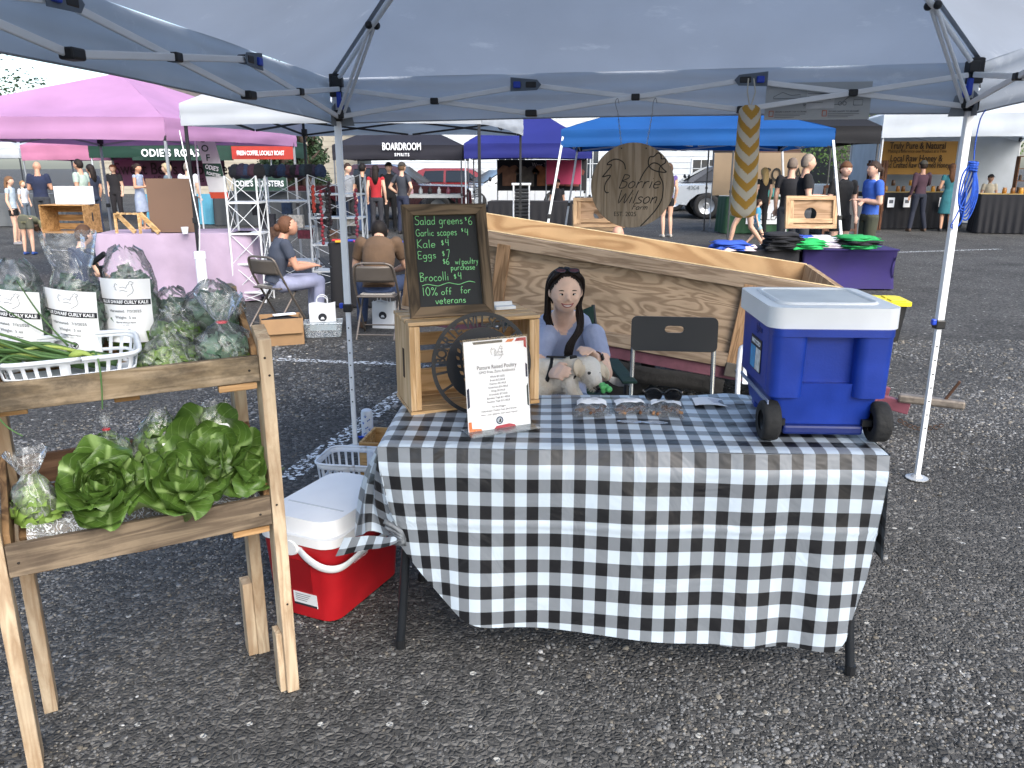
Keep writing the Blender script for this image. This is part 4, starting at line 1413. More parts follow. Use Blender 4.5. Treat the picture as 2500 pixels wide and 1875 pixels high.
# treat bags
def pillow(w_, d, h, seed, flat=0.0):
 def fn(u, v):
  x, y = (u - 0.5), (v - 0.5)
  e = max(0.0, (1 - (2 * x) ** 4)) * max(0.0, (1 - (2 * y) ** 4))
  return e
 mb = MB()
 for s in (1, -1):
  def f2(u, v, s=s):
   e = fn(u, v) ** 0.6
   n1 = noise.noise(Vector((u * 5 + seed, v * 5, s))) * 0.35 + noise.noise(Vector((u * 11 + seed, v * 11, s))) * 0.2
   z = (h if s > 0 else 0.004) * e * (0.75 + n1) + 0.004
   return ((u - .5) * w_ + 0.01 * noise.noise(Vector((v * 4, seed, 0))), (v - .5) * d + 0.008 * noise.noise(Vector((u * 4, seed, 2))), z)
  mb.grid(22, 16, f2)
 return mb
for k, (px, py, lab) in enumerate(((1278, 893, 'clear treat bag with brown chews nearest the poultry sheet'), (1362, 892, 'middle clear treat bag of dog chews on the checkered cloth'), (1438, 893, 'clear treat bag beside the sunglasses on the table'))):
 p = gr(px, py, 0.748)
 t = thing('treat_bag', lab, 'treat bag', p, R((-4, 3, -8)[k]), 'treat bags on the table')
 pillow(0.125, 0.105, 0.035, k * 3.3).build('clear_pouch', film('#ffffff', 0.10, 0.06, 0.8, 40), t, smooth='all')
 def fl(u, v, k=k):
  x, y = (u - .5) * 0.1, (v - .5) * 0.055 + 0.02
  e = max(0, 1 - (2 * (u - .5)) ** 4)
  return (x, y, 0.030 + 0.012 * e * (0.6 + 0.4 * math.sin(v * 2 + k)) + 0.006 * noise.noise(Vector((u * 4, v * 4, k * 2.0))))
 lb = MB().grid(12, 8, fl).build('paper_label', PAPER, t, smooth='all')
 for q in range(3):
  MB().add([Vector(fl(a, b)) + Vector((0, 0, .0015)) for a, b in ((.2, .75 - .2 * q), (.8 - .1 * q, .75 - .2 * q), (.8 - .1 * q, .8 - .2 * q), (.2, .8 - .2 * q))], [(0, 1, 2, 3)]).build('print_line', P('#8f9598', 0.8, 0, 0), lb)
 rng = random.Random(k)
 for q in range(16):
  x, y = rng.uniform(-.045, .045), rng.uniform(-.045, .03)
  a = rng.random() * 3
  MB().tube([(x - .014 * math.cos(a), y - .014 * math.sin(a), .010 + .01 * rng.random()), (x, y, .016), (x + .012 * math.cos(a), y + .012 * math.sin(a), .012)], [.005, .006, .004], 6).build('chew', P(('#5b3d28', '#7a553a', '#8d6a4c')[q % 3], 0.8), t, smooth='all')
o = thing('plastic_spoons', 'clear plastic scoops lying flat in front of the treat bags', 'spoon', gr(1385, 917, 0.747), R(-6))
for x, w_ in ((-0.035, 0.05), (0.045, 0.045)):
 MB().grid(16, 4, lambda u, v, x=x, w_=w_: (x + w_ * (0.3 + 0.7 * v) * math.cos(u * 2 * PI) * 0.9, (0.3 + 0.7 * v) * 0.016 * math.sin(u * 2 * PI), 0.004 + 0.005 * v), closeu=True).build('scoop', film('#ffffff', 0.25, 0.05, 0.2), o, smooth='all')
t = thing('sunglasses', 'black sunglasses lying on the table behind the treat bags', 'sunglasses', gr(1432, 868, 0.75), R(-8))
bk = P('#0d0e11', 0.2, 0, 0)
for s in (-1, 1):
 f = MB().tube([(s * 0.034 + 0.028 * math.cos(a), 0.002, 0.024 + 0.023 * math.sin(a)) for a in np.linspace(0, 2 * PI, 20, endpoint=False)], 0.003, 6, close=True)
 f.build('rim', bk, t, smooth='all')
 MB().lathe([(0.001, 0), (0.5, 0)], 20, TR((s * 0.034, 0.002, 0.024), R(90), 0, 0) @ Matrix.Diagonal((0.055, 0.045, 1, 1)), cap=False).build('lens', P('#14161a', 0.08, 0, 0), t)
 MB().tube([(s * 0.062, 0.002, 0.032), (s * 0.068, 0.05, 0.026), (s * 0.066, 0.11, 0.006)], 0.003, 6).build('temple', bk, t)
MB().tube([(-0.008, 0.0, 0.03), (0, -0.002, 0.033), (0.008, 0.0, 0.03)], 0.003, 6).build('bridge', bk, t)
M = yawM(gr(1534, 870, 0.752), R(-4))
o = MB().grid(8, 6, lambda u, v: ((u - .5) * 0.115, (v - .5) * 0.08, 0.002 + 0.004 * math.sin(u * 4) + 0.003 * v)).build('paper_note', PAPER, None, solid=0.0006)
o.matrix_world = M
tag(o, 'small printed paper note lying between the sunglasses and the blue cooler', 'note')
for k in range(4):
 MB().box((0.02, 0.02 - 0.014 * k, 0.0085), (0.05 - 0.008 * k, 0.0025, 0.0004)).build('print_line', P('#7d87a8', 0.8, 0, 0), o)
# ---------------------------------------------------------------- hanging round wooden sign
def hanging_sign():
 c = at(1366, 401, 3.93)
 t = thing('hanging_round_sign', 'round wooden farm sign with rooster line drawing hung on chains', 'hanging sign', c, R(-6))
 Rr = 0.198
 wm = wood('#a29380', '#857662', 'Z', grain=0.8, rough=0.6, knots=0.0)
 MB().lathe([(Rr - .002, -0.006), (Rr, -0.004), (Rr, 0.004), (Rr - .002, 0.006)], 72, TR((0, 0, 0), R(90), 0, 0)).build('wood_disc', wm, t)
 S = TR((0, -0.0068, 0), R(90), 0, 0)
 ink = P('#14120f', 0.6, 0, 0)
 k = Rr / 310.0       # drawing measured in a 620-wide square
 def dr(pts, r=0.0026):
  MB().tube(catmull([((x - 612) * k, (870 - y) * k, 0) for x, y in pts], 5), r, 6, flat=0.3, M=S).build('line_drawing', ink, t)
 dr([(556, 752), (545, 710), (510, 684), (470, 680), (430, 700), (420, 718), (452, 722), (400, 790), (390, 806), (446, 796), (412, 850), (406, 900), (420, 922), (436, 918)])
 dr([(664, 834), (690, 780), (726, 730), (760, 706), (800, 716), (834, 750), (856, 772), (790, 766), (740, 742), (722, 704), (732, 664), (760, 660), (790, 634), (812, 650), (818, 676), (846, 676), (848, 702), (820, 724), (806, 746), (808, 790), (836, 850), (840, 920), (830, 980), (790, 1050), (740, 1110), (684, 1168)])
 hand(t, 'Borrie', S @ TR(((505 - 612) * k, (890 - 890 - 18) * k + 0.0, 0)), 0.062, ink, 0.0023, slant=0.38, jit=0.1, space=0.98)
 hand(t, 'Wilson', S @ TR(((490 - 612) * k, (870 - 1000) * k, 0)), 0.062, ink, 0.0023, slant=0.38, jit=0.1, space=0.92)
 hand(t, 'Farm', S @ TR(((612 - 612) * k, (870 - 1045) * k, 0)), 0.028, ink, 0.0016, slant=0.38, jit=0.1)
 lettering(t, 'EST. 2025', S @ TR(((565 - 612) * k, (870 - 1080) * k, 0)), 0.030, ink, sx=0.9)
 for sx in (-1, 1):
  x0 = sx * 0.058
  top = Vector((sx * 0.088, 0.01, 0.385))
  bot = Vector((x0, -0.002, 0.178))
  MB().box((x0, -0.0072, 0.172), (0.006, 0.001, 0.006)).build('eyelet', ink, t)
  hk = MB().tube(catmull([top + Vector((0.012, 0, -0.012)), top + Vector((0.004, 0, 0.012)), top + Vector((-0.006, 0, -0.008)), top.lerp(bot, 0.25)], 5), 0.0018, 5)
  hk.build('wire_hook', P('#8d9297', 0.35, 0.9), t)
  n = 13
  for q in range(n):
   p = top.lerp(bot, 0.25 + 0.75 * q / (n - 1))
   d = (bot - top).normalized()
   sd = Vector((1, 0, 0)) if q % 2 else Vector((0, 1, 0))
   MB().tube([p + d * (0.0085 * math.cos(a)) + sd * (0.0035 * math.sin(a)) for a in np.linspace(0, 2 * PI, 8, endpoint=False)], 0.0012, 4, close=True).build('chain_link', P('#8d9297', 0.35, 0.9), t)
hanging_sign()
# ---------------------------------------------------------------- chevron bag holder
def chevron_holder():
 p = at(1621, 227, 3.80)
 q = at(1604, 470, 3.80)
 t = thing('chevron_bag_holder', 'yellow and white chevron fabric bag holder hanging from the canopy frame', 'bag holder', p)
 d = q - p
 m, N, L, b = newmat('chevron_fabric')
 uv = N.new('ShaderNodeUVMap')
 sp = N.new('ShaderNodeSeparateXYZ')
 L.new(uv.outputs[0], sp.inputs[0])
 pg = N.new('ShaderNodeMath')
 pg.operation = 'PINGPONG'
 pg.inputs[1].default_value = 0.5
 L.new(sp.outputs[0], pg.inputs[0])
 nz = N.new('ShaderNodeTexNoise')
 nz.inputs['Scale'].default_value = 30
 nz.inputs['Detail'].default_value = 2
 L.new(uv.outputs[0], nz.inputs['Vector'])
 a1 = N.new('ShaderNodeMath')
 a1.operation = 'MULTIPLY_ADD'
 a1.inputs[1].default_value = -1.9
 L.new(pg.outputs[0], a1.inputs[0])
 L.new(sp.outputs[1], a1.inputs[2])
 a2 = N.new('ShaderNodeMath')
 a2.operation = 'MULTIPLY_ADD'
 a2.inputs[1].default_value = 0.22
 L.new(nz.outputs[0], a2.inputs[0])
 L.new(a1.outputs[0], a2.inputs[2])
 fr = N.new('ShaderNodeMath')
 fr.operation = 'FRACT'
 L.new(a2.outputs[0], fr.inputs[0])
 gt = N.new('ShaderNodeMath')
 gt.operation = 'GREATER_THAN'
 gt.inputs[1].default_value = 0.5
 L.new(fr.outputs[0], gt.inputs[0])
 mx = N.new('ShaderNodeMix')
 mx.data_type = 'RGBA'
 mx.inputs['A'].default_value = hexc('#b9b4a6')
 mx.inputs['B'].default_value = hexc('#a98337')
 L.new(gt.outputs[0], mx.inputs['Factor'])
 L.new(mx.outputs['Result'], b.inputs['Base Color'])
 b.inputs['Roughness'].default_value = 0.9
 def fn(u, v):
  a = u * 2 * PI - PI / 2
  w_ = 0.049 + 0.012 * v
  e = min(1, (v / 0.03)) ** 0.5 * min(1, ((1 - v) / 0.02)) ** 0.5 if 0 < v < 1 else 0.4
  e = max(e, 0.55)
  rr = w_ * e * (1 + 0.06 * noise.noise(Vector((math.cos(a) * 2, math.sin(a) * 2, v * 6))))
  return Vector((rr * math.cos(a), 0.62 * rr * math.sin(a), 0)) + d * v
 MB().grid(28, 40, fn, lambda u, v: (u * 2 + 0.5, v * 6.3), closeu=True).build('fabric_tube', m, t, smooth='all')
 # close the lower end and add the hanging loop
 for s in (-1, 1):
  MB().tube([(s * 0.004, 0, 0.0), (s * 0.018, 0, 0.055), (s * 0.012, 0.02, 0.115)], 0.003, 5).build('hanging_loop', P('#b9b3a4', 0.9), t)
chevron_holder()
# ---------------------------------------------------------------- blue rope coil hung outside the canopy
def blue_rope():
 p = at(2122, 258, 3.62)
 t = thing('blue_rope', 'coiled blue rope hanging beside the white canopy pole', 'rope', p)
 m = P('#1c4fb4', 0.7, 0, 0.2, 60, 0.3, 200)
 k = 0.000583 * 3.75 
 def px(x, y, dy=0.0):
  return ((x - 2122) * k, dy, -(y - 258) * k)
 MB().tube(catmull([px(2126, 240), px(2118, 258), px(2115, 300), px(2117, 335)], 5), 0.0028, 5).build('line', m, t)
 rng = random.Random(2)
 for q in range(5):
  x0 = 2112 + 3 * q
  pts = [px(2117, 338), px(x0 - 16 + 5 * q, 365, -0.01 + .005 * q), px(x0 - 14, 415 + 5 * q, 0.005 * q), px(x0 - 2, 428 + 6 * q, 0.0), px(x0 + 8, 400, -0.01), px(2119, 340)]
  MB().tube(catmull(pts, 6), 0.0036, 5).build('coil', m, t)
 MB().tube(catmull([px(2114, 400), px(2098, 445), px(2090, 465), px(2098, 470), px(2110, 455), px(2112, 420), px(2110, 390)], 6), 0.0032, 5).build('loose_end', m, t)
 w = MB()
 for q in range(5):
  w.tube([Vector(px(2117, 340 + 4 * q)) + Vector((0.02 * math.cos(a), 0.016 * math.sin(a), 0.003 * math.sin(a + q))) for a in np.linspace(0, 2 * PI, 10, endpoint=False)], 0.0036, 5, close=True)
 w.build('wrap', m, t)
 MB().box(px(2098, 468), (0.02, 0.012, 0.03)).build('tag_end', PAPER, t)
blue_rope()
# ---------------------------------------------------------------- black folding chair behind the table
def black_chair():
 t = thing('black_folding_chair', 'black plastic folding chair with chrome legs behind the table', 'chair', at(1454, 760, 3.62) * 1.0, R(-7))
 t.location.z = 0
 W = 0.395
 ch = P('#b5babd', 0.22, 0.95, 0.02)
 bk = P('#14181c', 0.45, 0, 0.06)
 poly = []
 for sx, sy, a0 in ((1, 1, 0), (-1, 1, 90), (-1, -1, 180), (1, -1, 270)):
  for q in range(5):
   a = R(a0 + 22.5 * q)
   poly.append((sx * (W / 2 - .025) + .025 * math.cos(a), sy * 0.055 + 0.025 * math.sin(a)))
 slot = [(sx * 0.028 + 0.016 * math.cos(R(a)), 0.022 + 0.016 * math.sin(R(a))) for sx, a in [(1, -90), (1, -45), (1, 0), (1, 45), (1, 90), (-1, 90), (-1, 135), (-1, 180), (-1, 225), (-1, 270)]]
 o = cut_plate(poly, [slot], 0.02, 'backrest', bk, t)
 o.matrix_local = TR((0, 0.0, 0.80), R(90 - 8), 0, 0)
 for s in (-1, 1):
  MB().tube([(s * 0.185, 0.012, 0.78), (s * 0.188, -0.02, 0.45), (s * 0.19, -0.19, 0.01)], 0.011, 8).build('front_leg', ch, t, smooth=50)
  MB().tube([(s * 0.165, -0.02, 0.45), (s * 0.168, 0.2, 0.01)], 0.010, 8).build('rear_leg', ch, t, smooth=50)
 MB().box((0, -0.18, 0.45), (0.37, 0.36, 0.02)).build('seat', bk, t, bevel=0.008)
 for y, z in ((-0.16, 0.1), (0.17, 0.08)):
  MB().tube([(-0.18, y, z), (0.18, y, z)], 0.008, 8).build('stretcher', ch, t, smooth=50)
black_chair()
t = thing('white_folding_chair', 'white plastic folding chair mostly hidden behind the blue cooler', 'chair', (1.30, 3.7, 0), R(-10))
for s in (-1, 1):
 MB().tube(catmull([(s * 0.2, 0, 0.44), (s * 0.2, 0.03, 0.66), (s * 0.17, 0.04, 0.71), (0, 0.045, 0.715)], 5), 0.012, 8).build('back_frame', PAPER, t, smooth='all')
 MB().tube([(s * 0.2, 0, 0.44), (s * 0.2, -0.2, 0.0)], 0.011, 8).build('leg', PAPER, t, smooth=50)
 MB().tube([(s * 0.19, -0.1, 0.43), (s * 0.19, 0.2, 0.0)], 0.011, 8).build('leg', PAPER, t, smooth=50)
MB().box((0, 0.035, 0.6), (0.36, 0.012, 0.16)).build('backrest', PAPER, t, bevel=0.004)
MB().box((0, -0.15, 0.44), (0.38, 0.34, 0.02)).build('seat', PAPER, t, bevel=0.006)
# ---------------------------------------------------------------- two-tier produce stand of pallet wood
STO, STA = Vector((-0.684, 2.09, 0)), math.atan2(0.484, 0.875)
def sl_(x, y, z):
 return STO + Matrix.Rotation(STA, 3, 'Z') @ Vector((x, y, z))
def stand():
 t = thing('produce_stand', 'two-tier produce stand knocked together from pallet boards', 'produce stand', STO, STA)
 px = wood('#988871', '#796a54', 'X', rough=0.85, knots=0.35, stain=0.75, stain_col='#2c2823')
 pg = wood('#7b6d5b', '#5b4f42', 'X', rough=0.85, knots=0.35, stain=0.5, stain_col='#2e2721')
 lg = wood('#b3a289', '#96826a', 'Z', rough=0.8, knots=0.3, stain=0.55, stain_col='#7d6244')
 by = wood('#8a6d4c', '#5d452d', 'Y', rough=0.85, knots=0.3, stain=0.4)
 rd = wood('#6e5441', '#4d3829', 'X', rough=0.85, knots=0.2)
 og = wood('#a4835c', '#80613d', 'X', rough=0.85)
 Wd, Dp = 0.647, 0.29
 def board(name, c, d, m, rx=0.0, bev=0.0025):
  return MB().box((0, 0, 0), d, TR(c, rx, 0, 0)).build(name, m, t, bevel=bev)
 def leg(x, y, z1, top_cut=True):
  w_, d_ = 0.036, 0.075
  b = MB()
  b.add([(x - w_ / 2, y, 0), (x + w_ / 2, y, 0), (x + w_ / 2, y + d_, 0.0), (x - w_ / 2, y + d_, 0.0),
     (x - w_ / 2, y, z1 - (0.03 if top_cut else 0)), (x + w_ / 2, y, z1 - (0.03 if top_cut else 0)), (x + w_ / 2, y + d_, z1), (x - w_ / 2, y + d_, z1)],
     [(3, 2, 1, 0), (4, 5, 6, 7), (0, 1, 5, 4), (1, 2, 6, 5), (2, 3, 7, 6), (3, 0, 4, 7)])
  b.build('leg', lg, t, bevel=0.003)
 leg(0.018, -0.002, 1.13)
 leg(-Wd - 0.018, -0.002, 1.13)
 leg(-0.016, Dp - 0.045, 1.215, False)
 leg(-Wd + 0.016, Dp - 0.045, 1.215, False)
 for x in (-0.018,):
  board('leg_splice', (x + (.009 if x > -.3 else -.009), 0.040, 0.10), (0.018, 0.055, 0.2), lg)
  board('leg_splice', (x + (-.031 if x > -.3 else .031), Dp - 0.01, 0.13), (0.03, 0.06, 0.26), lg)
 for z0, z1, zb, tilt, m in ((0.987, 1.058, 1.20, 0.10, px), (0.562, 0.648, 0.80, 0.12, pg)):
  board('front_board', (-Wd / 2, 0.009, (z0 + z1) / 2), (Wd - 0.004, 0.02, z1 - z0), m)
  board('back_board', (-Wd / 2, Dp + 0.002, zb - 0.06), (Wd - 0.07, 0.018, 0.085), rd)
  ang = math.atan2(tilt, Dp)
  for k in range(3):
   y = 0.06 + 0.095 * k
   board('shelf_board', (-Wd / 2, y, z0 + 0.012 + (y - 0.02) * tilt / Dp), (Wd - 0.05, 0.088, 0.014), by if k else rd, ang)
  for x in (-0.008, -Wd + 0.008):
   MB().add([(x - .008, 0.02, z0 + .005), (x + .008, 0.02, z0 + .005), (x + .008, Dp - .05, z0 + tilt - .01), (x - .008, Dp - .05, z0 + tilt - .01),
       (x - .008, 0.02, z1 + .02), (x + .008, 0.02, z1 + .02), (x + .008, Dp - .05, zb + .005), (x - .008, Dp - .05, zb + .005)],
       [(3, 2, 1, 0), (4, 5, 6, 7), (0, 1, 5, 4), (1, 2, 6, 5), (2, 3, 7, 6), (3, 0, 4, 7)]).build('side_board', by, t, bevel=0.002)
  for x in (-0.07, -0.33, -0.58):
   board('shelf_bearer', (x, 0.15, z0 - 0.012 + 0.13 * tilt / Dp), (0.06, 0.26, 0.02), og, ang)
  board('shelf_cleat', (-0.06, 0.012, z0 - 0.012), (0.10, 0.022, 0.018), og)
 rng = random.Random(8)
 for x, z in ((0.018, 1.05), (0.018, 1.0), (0.018, .62), (0.018, .3), (-Wd - .018, 1.0), (-Wd - .018, .6), (-Wd + .02, .6), (-.03, .6), (-.03, 1.02), (-Wd + .03, 1.02)):
  MB().ball((x + rng.uniform(-.006, .006), -0.003, z), (0.0035, 0.0015, 0.0035), 6, 4).build('nail_head', P('#2b2724', 0.7, 0.5), t)
stand()
# ---------------------------------------------------------------- leaves, bags, heads
def leafmat(c1, c2, rough=0.5, vein=None, trans=0.22):
 m, N, L, b = newmat('leaf')
 tc, gi = N.new('ShaderNodeTexCoord'), N.new('ShaderNodeNewGeometry')
 oi = N.new('ShaderNodeObjectInfo')
 nz = N.new('ShaderNodeTexNoise')
 nz.inputs['Scale'].default_value = 38
 nz.inputs['Detail'].default_value = 3
 L.new(tc.outputs['Object'], nz.inputs['Vector'])
 ad = N.new('ShaderNodeMath')
 ad.operation = 'MULTIPLY_ADD'
 ad.inputs[1].default_value = 0.5
 L.new(gi.outputs['Random Per Island'], ad.inputs[0])
 mm = N.new('ShaderNodeMath')
 mm.operation = 'MULTIPLY_ADD'
 mm.inputs[1].default_value = 0.45
 L.new(oi.outputs['Random'], mm.inputs[0])
 L.new(nz.outputs[0], mm.inputs[2])
 L.new(mm.outputs[0], ad.inputs[2])
 rp = N.new('ShaderNodeValToRGB')
 rp.color_ramp.elements[0].color, rp.color_ramp.elements[1].color = hexc(c1), hexc(c2)
 rp.color_ramp.elements[0].position, rp.color_ramp.elements[1].position = 0.45, 1.25 if False else 1.0
 L.new(ad.outputs[0], rp.inputs[0])
 last = rp.outputs[0]
 if vein:
  uv = N.new('ShaderNodeUVMap')
  sp = N.new('ShaderNodeSeparateXYZ')
  L.new(uv.outputs[0], sp.inputs[0])
  # midrib and slanting side veins
  ab = N.new('ShaderNodeMath')
  ab.operation = 'ABSOLUTE'
  L.new(sp.outputs[0], ab.inputs[0])
  s1 = N.new('ShaderNodeMath')
  s1.operation = 'SUBTRACT'
  L.new(sp.outputs[1], s1.inputs[0])
  L.new(ab.outputs[0], s1.inputs[1])
  s2 = N.new('ShaderNodeMath')
  s2.operation = 'MULTIPLY'
  s2.inputs[1].default_value = 5.5
  L.new(s1.outputs[0], s2.inputs[0])
  pp = N.new('ShaderNodeMath')
  pp.operation = 'PINGPONG'
  pp.inputs[1].default_value = 0.5
  L.new(s2.outputs[0], pp.inputs[0])
  v1 = N.new('ShaderNodeMapRange')
  v1.inputs['From Min'].default_value, v1.inputs['From Max'].default_value = 0.0, 0.06
  v1.inputs['To Min'].default_value, v1.inputs['To Max'].default_value = 0.45, 0
  L.new(pp.outputs[0], v1.inputs[0])
  v2 = N.new('ShaderNodeMapRange')
  v2.inputs['From Min'].default_value, v2.inputs['From Max'].default_value = 0.02, 0.06
  v2.inputs['To Min'].default_value, v2.inputs['To Max'].default_value = 0.85, 0
  L.new(ab.outputs[0], v2.inputs[0])
  mxv = N.new('ShaderNodeMath')
  mxv.operation = 'MAXIMUM'
  L.new(v1.outputs[0], mxv.inputs[0])
  L.new(v2.outputs[0], mxv.inputs[1])
  mx = N.new('ShaderNodeMix')
  mx.data_type = 'RGBA'
  L.new(mxv.outputs[0], mx.inputs['Factor'])
  L.new(last, mx.inputs['A'])
  mx.inputs['B'].default_value = hexc(vein)
  last = mx.outputs['Result']
  bp = N.new('ShaderNodeBump')
  bp.inputs['Strength'].default_value = 0.5
  bp.inputs['Distance'].default_value = 0.006
  sb = N.new('ShaderNodeMath')
  sb.operation = 'MULTIPLY_ADD'
  sb.inputs[1].default_value = -0.6
  L.new(mxv.outputs[0], sb.inputs[0])
  L.new(nz.outputs[0], sb.inputs[2])
  L.new(sb.outputs[0], bp.inputs['Height'])
  L.new(bp.outputs[0], b.inputs['Normal'])
 L.new(last, b.inputs['Base Color'])
 b.inputs['Roughness'].default_value = rough
 tr = N.new('ShaderNodeBsdfTranslucent')
 L.new(last, tr.inputs[0])
 mx2 = N.new('ShaderNodeMixShader')
 mx2.inputs[0].default_value = trans
 L.new(b.outputs[0], mx2.inputs[1])
 L.new(tr.outputs[0], mx2.inputs[2])
 L.new(mx2.outputs[0], N['Material Output'].inputs[0])
 return m
KALE = leafmat('#2c4a33', '#61806a', 0.55)
SPIN = leafmat('#2f4c22', '#6c8c45', 0.45)
BUTTER = leafmat('#2a4218', '#4d6b2c', 0.4, '#8aa665', 0.2)
YGREEN = leafmat('#3c5a2a', '#7d9c4a', 0.5)
FILM = film('#ffffff', 0.10, 0.13, 0.22, 7)
FILMW = film('#ffffff', 0.15, 0.14, 0.25, 8)
def leafmass(n, c, r, size, seed, curl=0.5, up=0.2):
 rng = random.Random(seed)
 mb = MB()
 for q in range(n):
  while True:
   d = Vector((rng.uniform(-1, 1), rng.uniform(-1, 1), rng.uniform(-1, 1)))
   if 0.1 < d.length < 1:
    break
  d.normalize()
  k = rng.uniform(0.62, 1.0)
  p = Vector((c[0] + d.x * r[0] * k, c[1] + d.y * r[1] * k, c[2] + d.z * r[2] * k))
  nrm = (d + Vector((rng.uniform(-.6, .6), rng.uniform(-.6, .6), rng.uniform(-.3, .6) + up))).normalized()
  a = nrm.orthogonal().normalized()
  a = Matrix.Rotation(rng.random() * 6.28, 3, nrm) @ a
  b = nrm.cross(a)
  s = size * rng.uniform(0.6, 1.3)
  ph = rng.random() * 6
  vs, fs = [], []
  for j in range(4):
   for i in range(4):
    u, v = i / 3 - .5, j / 3 - .5
    rr = 1 - 0.5 * (2 * v) ** 2 * (0.4 + 0.6 * (v > 0))
    h = curl * s * (0.55 * math.sin(5 * u + ph) * abs(v + .5) + 0.5 * math.sin(7 * v + ph * 2) * abs(u) * 2 - (u * u + v * v) * 0.8)
    vs.append(p + a * (u * s * rr) + b * (v * s * 1.25) + nrm * h)
  for j in range(3):
   for i in range(3):
    fs.append((j * 4 + i, j * 4 + i + 1, j * 4 + i + 5, j * 4 + i + 4))
  mb.add(vs, fs)
 return mb
def bag_shell(h, rx, ry, neck, seed, flare=0.5, fat=0.45, tie=0.78, top=1.0):
 """crumpled bag: full lower body, drawn in at the tie, tail above"""
 def fn(u, v):
  a = u * 2 * PI
  if v < tie:
   q = v / tie
   rr = math.sin(min(1, (q + 0.02) / fat) * PI / 2) ** 0.55 if q < fat else (1 - (1 - neck) * ((q - fat) / (1 - fat)) ** 2.2)
  else:
   q = (v - tie) / (1 - tie)
   rr = neck + (flare - neck) * q ** 0.8
  n1 = noise.noise(Vector((math.cos(a) * 1.6 + seed, math.sin(a) * 1.6, v * 3.2)))
  n2 = noise.noise(Vector((math.cos(a) * 4 + seed, math.sin(a) * 4, v * 7)))
  n3 = abs(noise.noise(Vector((math.cos(a) * 7, math.sin(a) * 7 + seed, v * 4))))
  cr = abs(noise.noise(Vector((math.cos(a) * 3 + v * 2, math.sin(a) * 3 + seed, v * 2))))
  k = rr * (1 + 0.15 * n1 + 0.07 * n2 - 0.08 * n3 - 0.16 * max(0, 0.12 - cr) / 0.12)
  return (rx * k * math.cos(a), ry * k * math.sin(a), h * v * top + 0.012 * n2)
 return MB().grid(36, 26, fn, closeu=True)
def bag(name, label, cat, x, y, z, h, rx, ry, seed, mass, mats, neck=0.75, flare=0.6, tie=0.8, film_m=None, lean=0.0, tie_col=None, group=None, yaw=0.0, fat=0.45):
 t = thing(name, label, cat, sl_(x, y, z), STA + yaw, group)
 t.rotation_euler = (R(lean), 0, STA + yaw)
 bag_shell(h, rx, ry, neck, seed, flare, fat, tie).build('plastic_bag', film_m or FILM, t, smooth='all')
 for q, (n, c, r, s, m) in enumerate(mass):
  o = leafmass(n, c, r, s, seed * 10 + q).build('leaves', mats[m], t, smooth='all')
  o['kind'] = 'stuff'
 if tie_col:
  MB().tube([(rx * neck * 1.05 * math.cos(a), ry * neck * 1.05 * math.sin(a), h * tie) for a in np.linspace(0, 2 * PI, 12, endpoint=False)], 0.004, 6, close=True).build('tie', P(tie_col, 0.5), t)
 return t
KM = [KALE, SPIN, YGREEN]
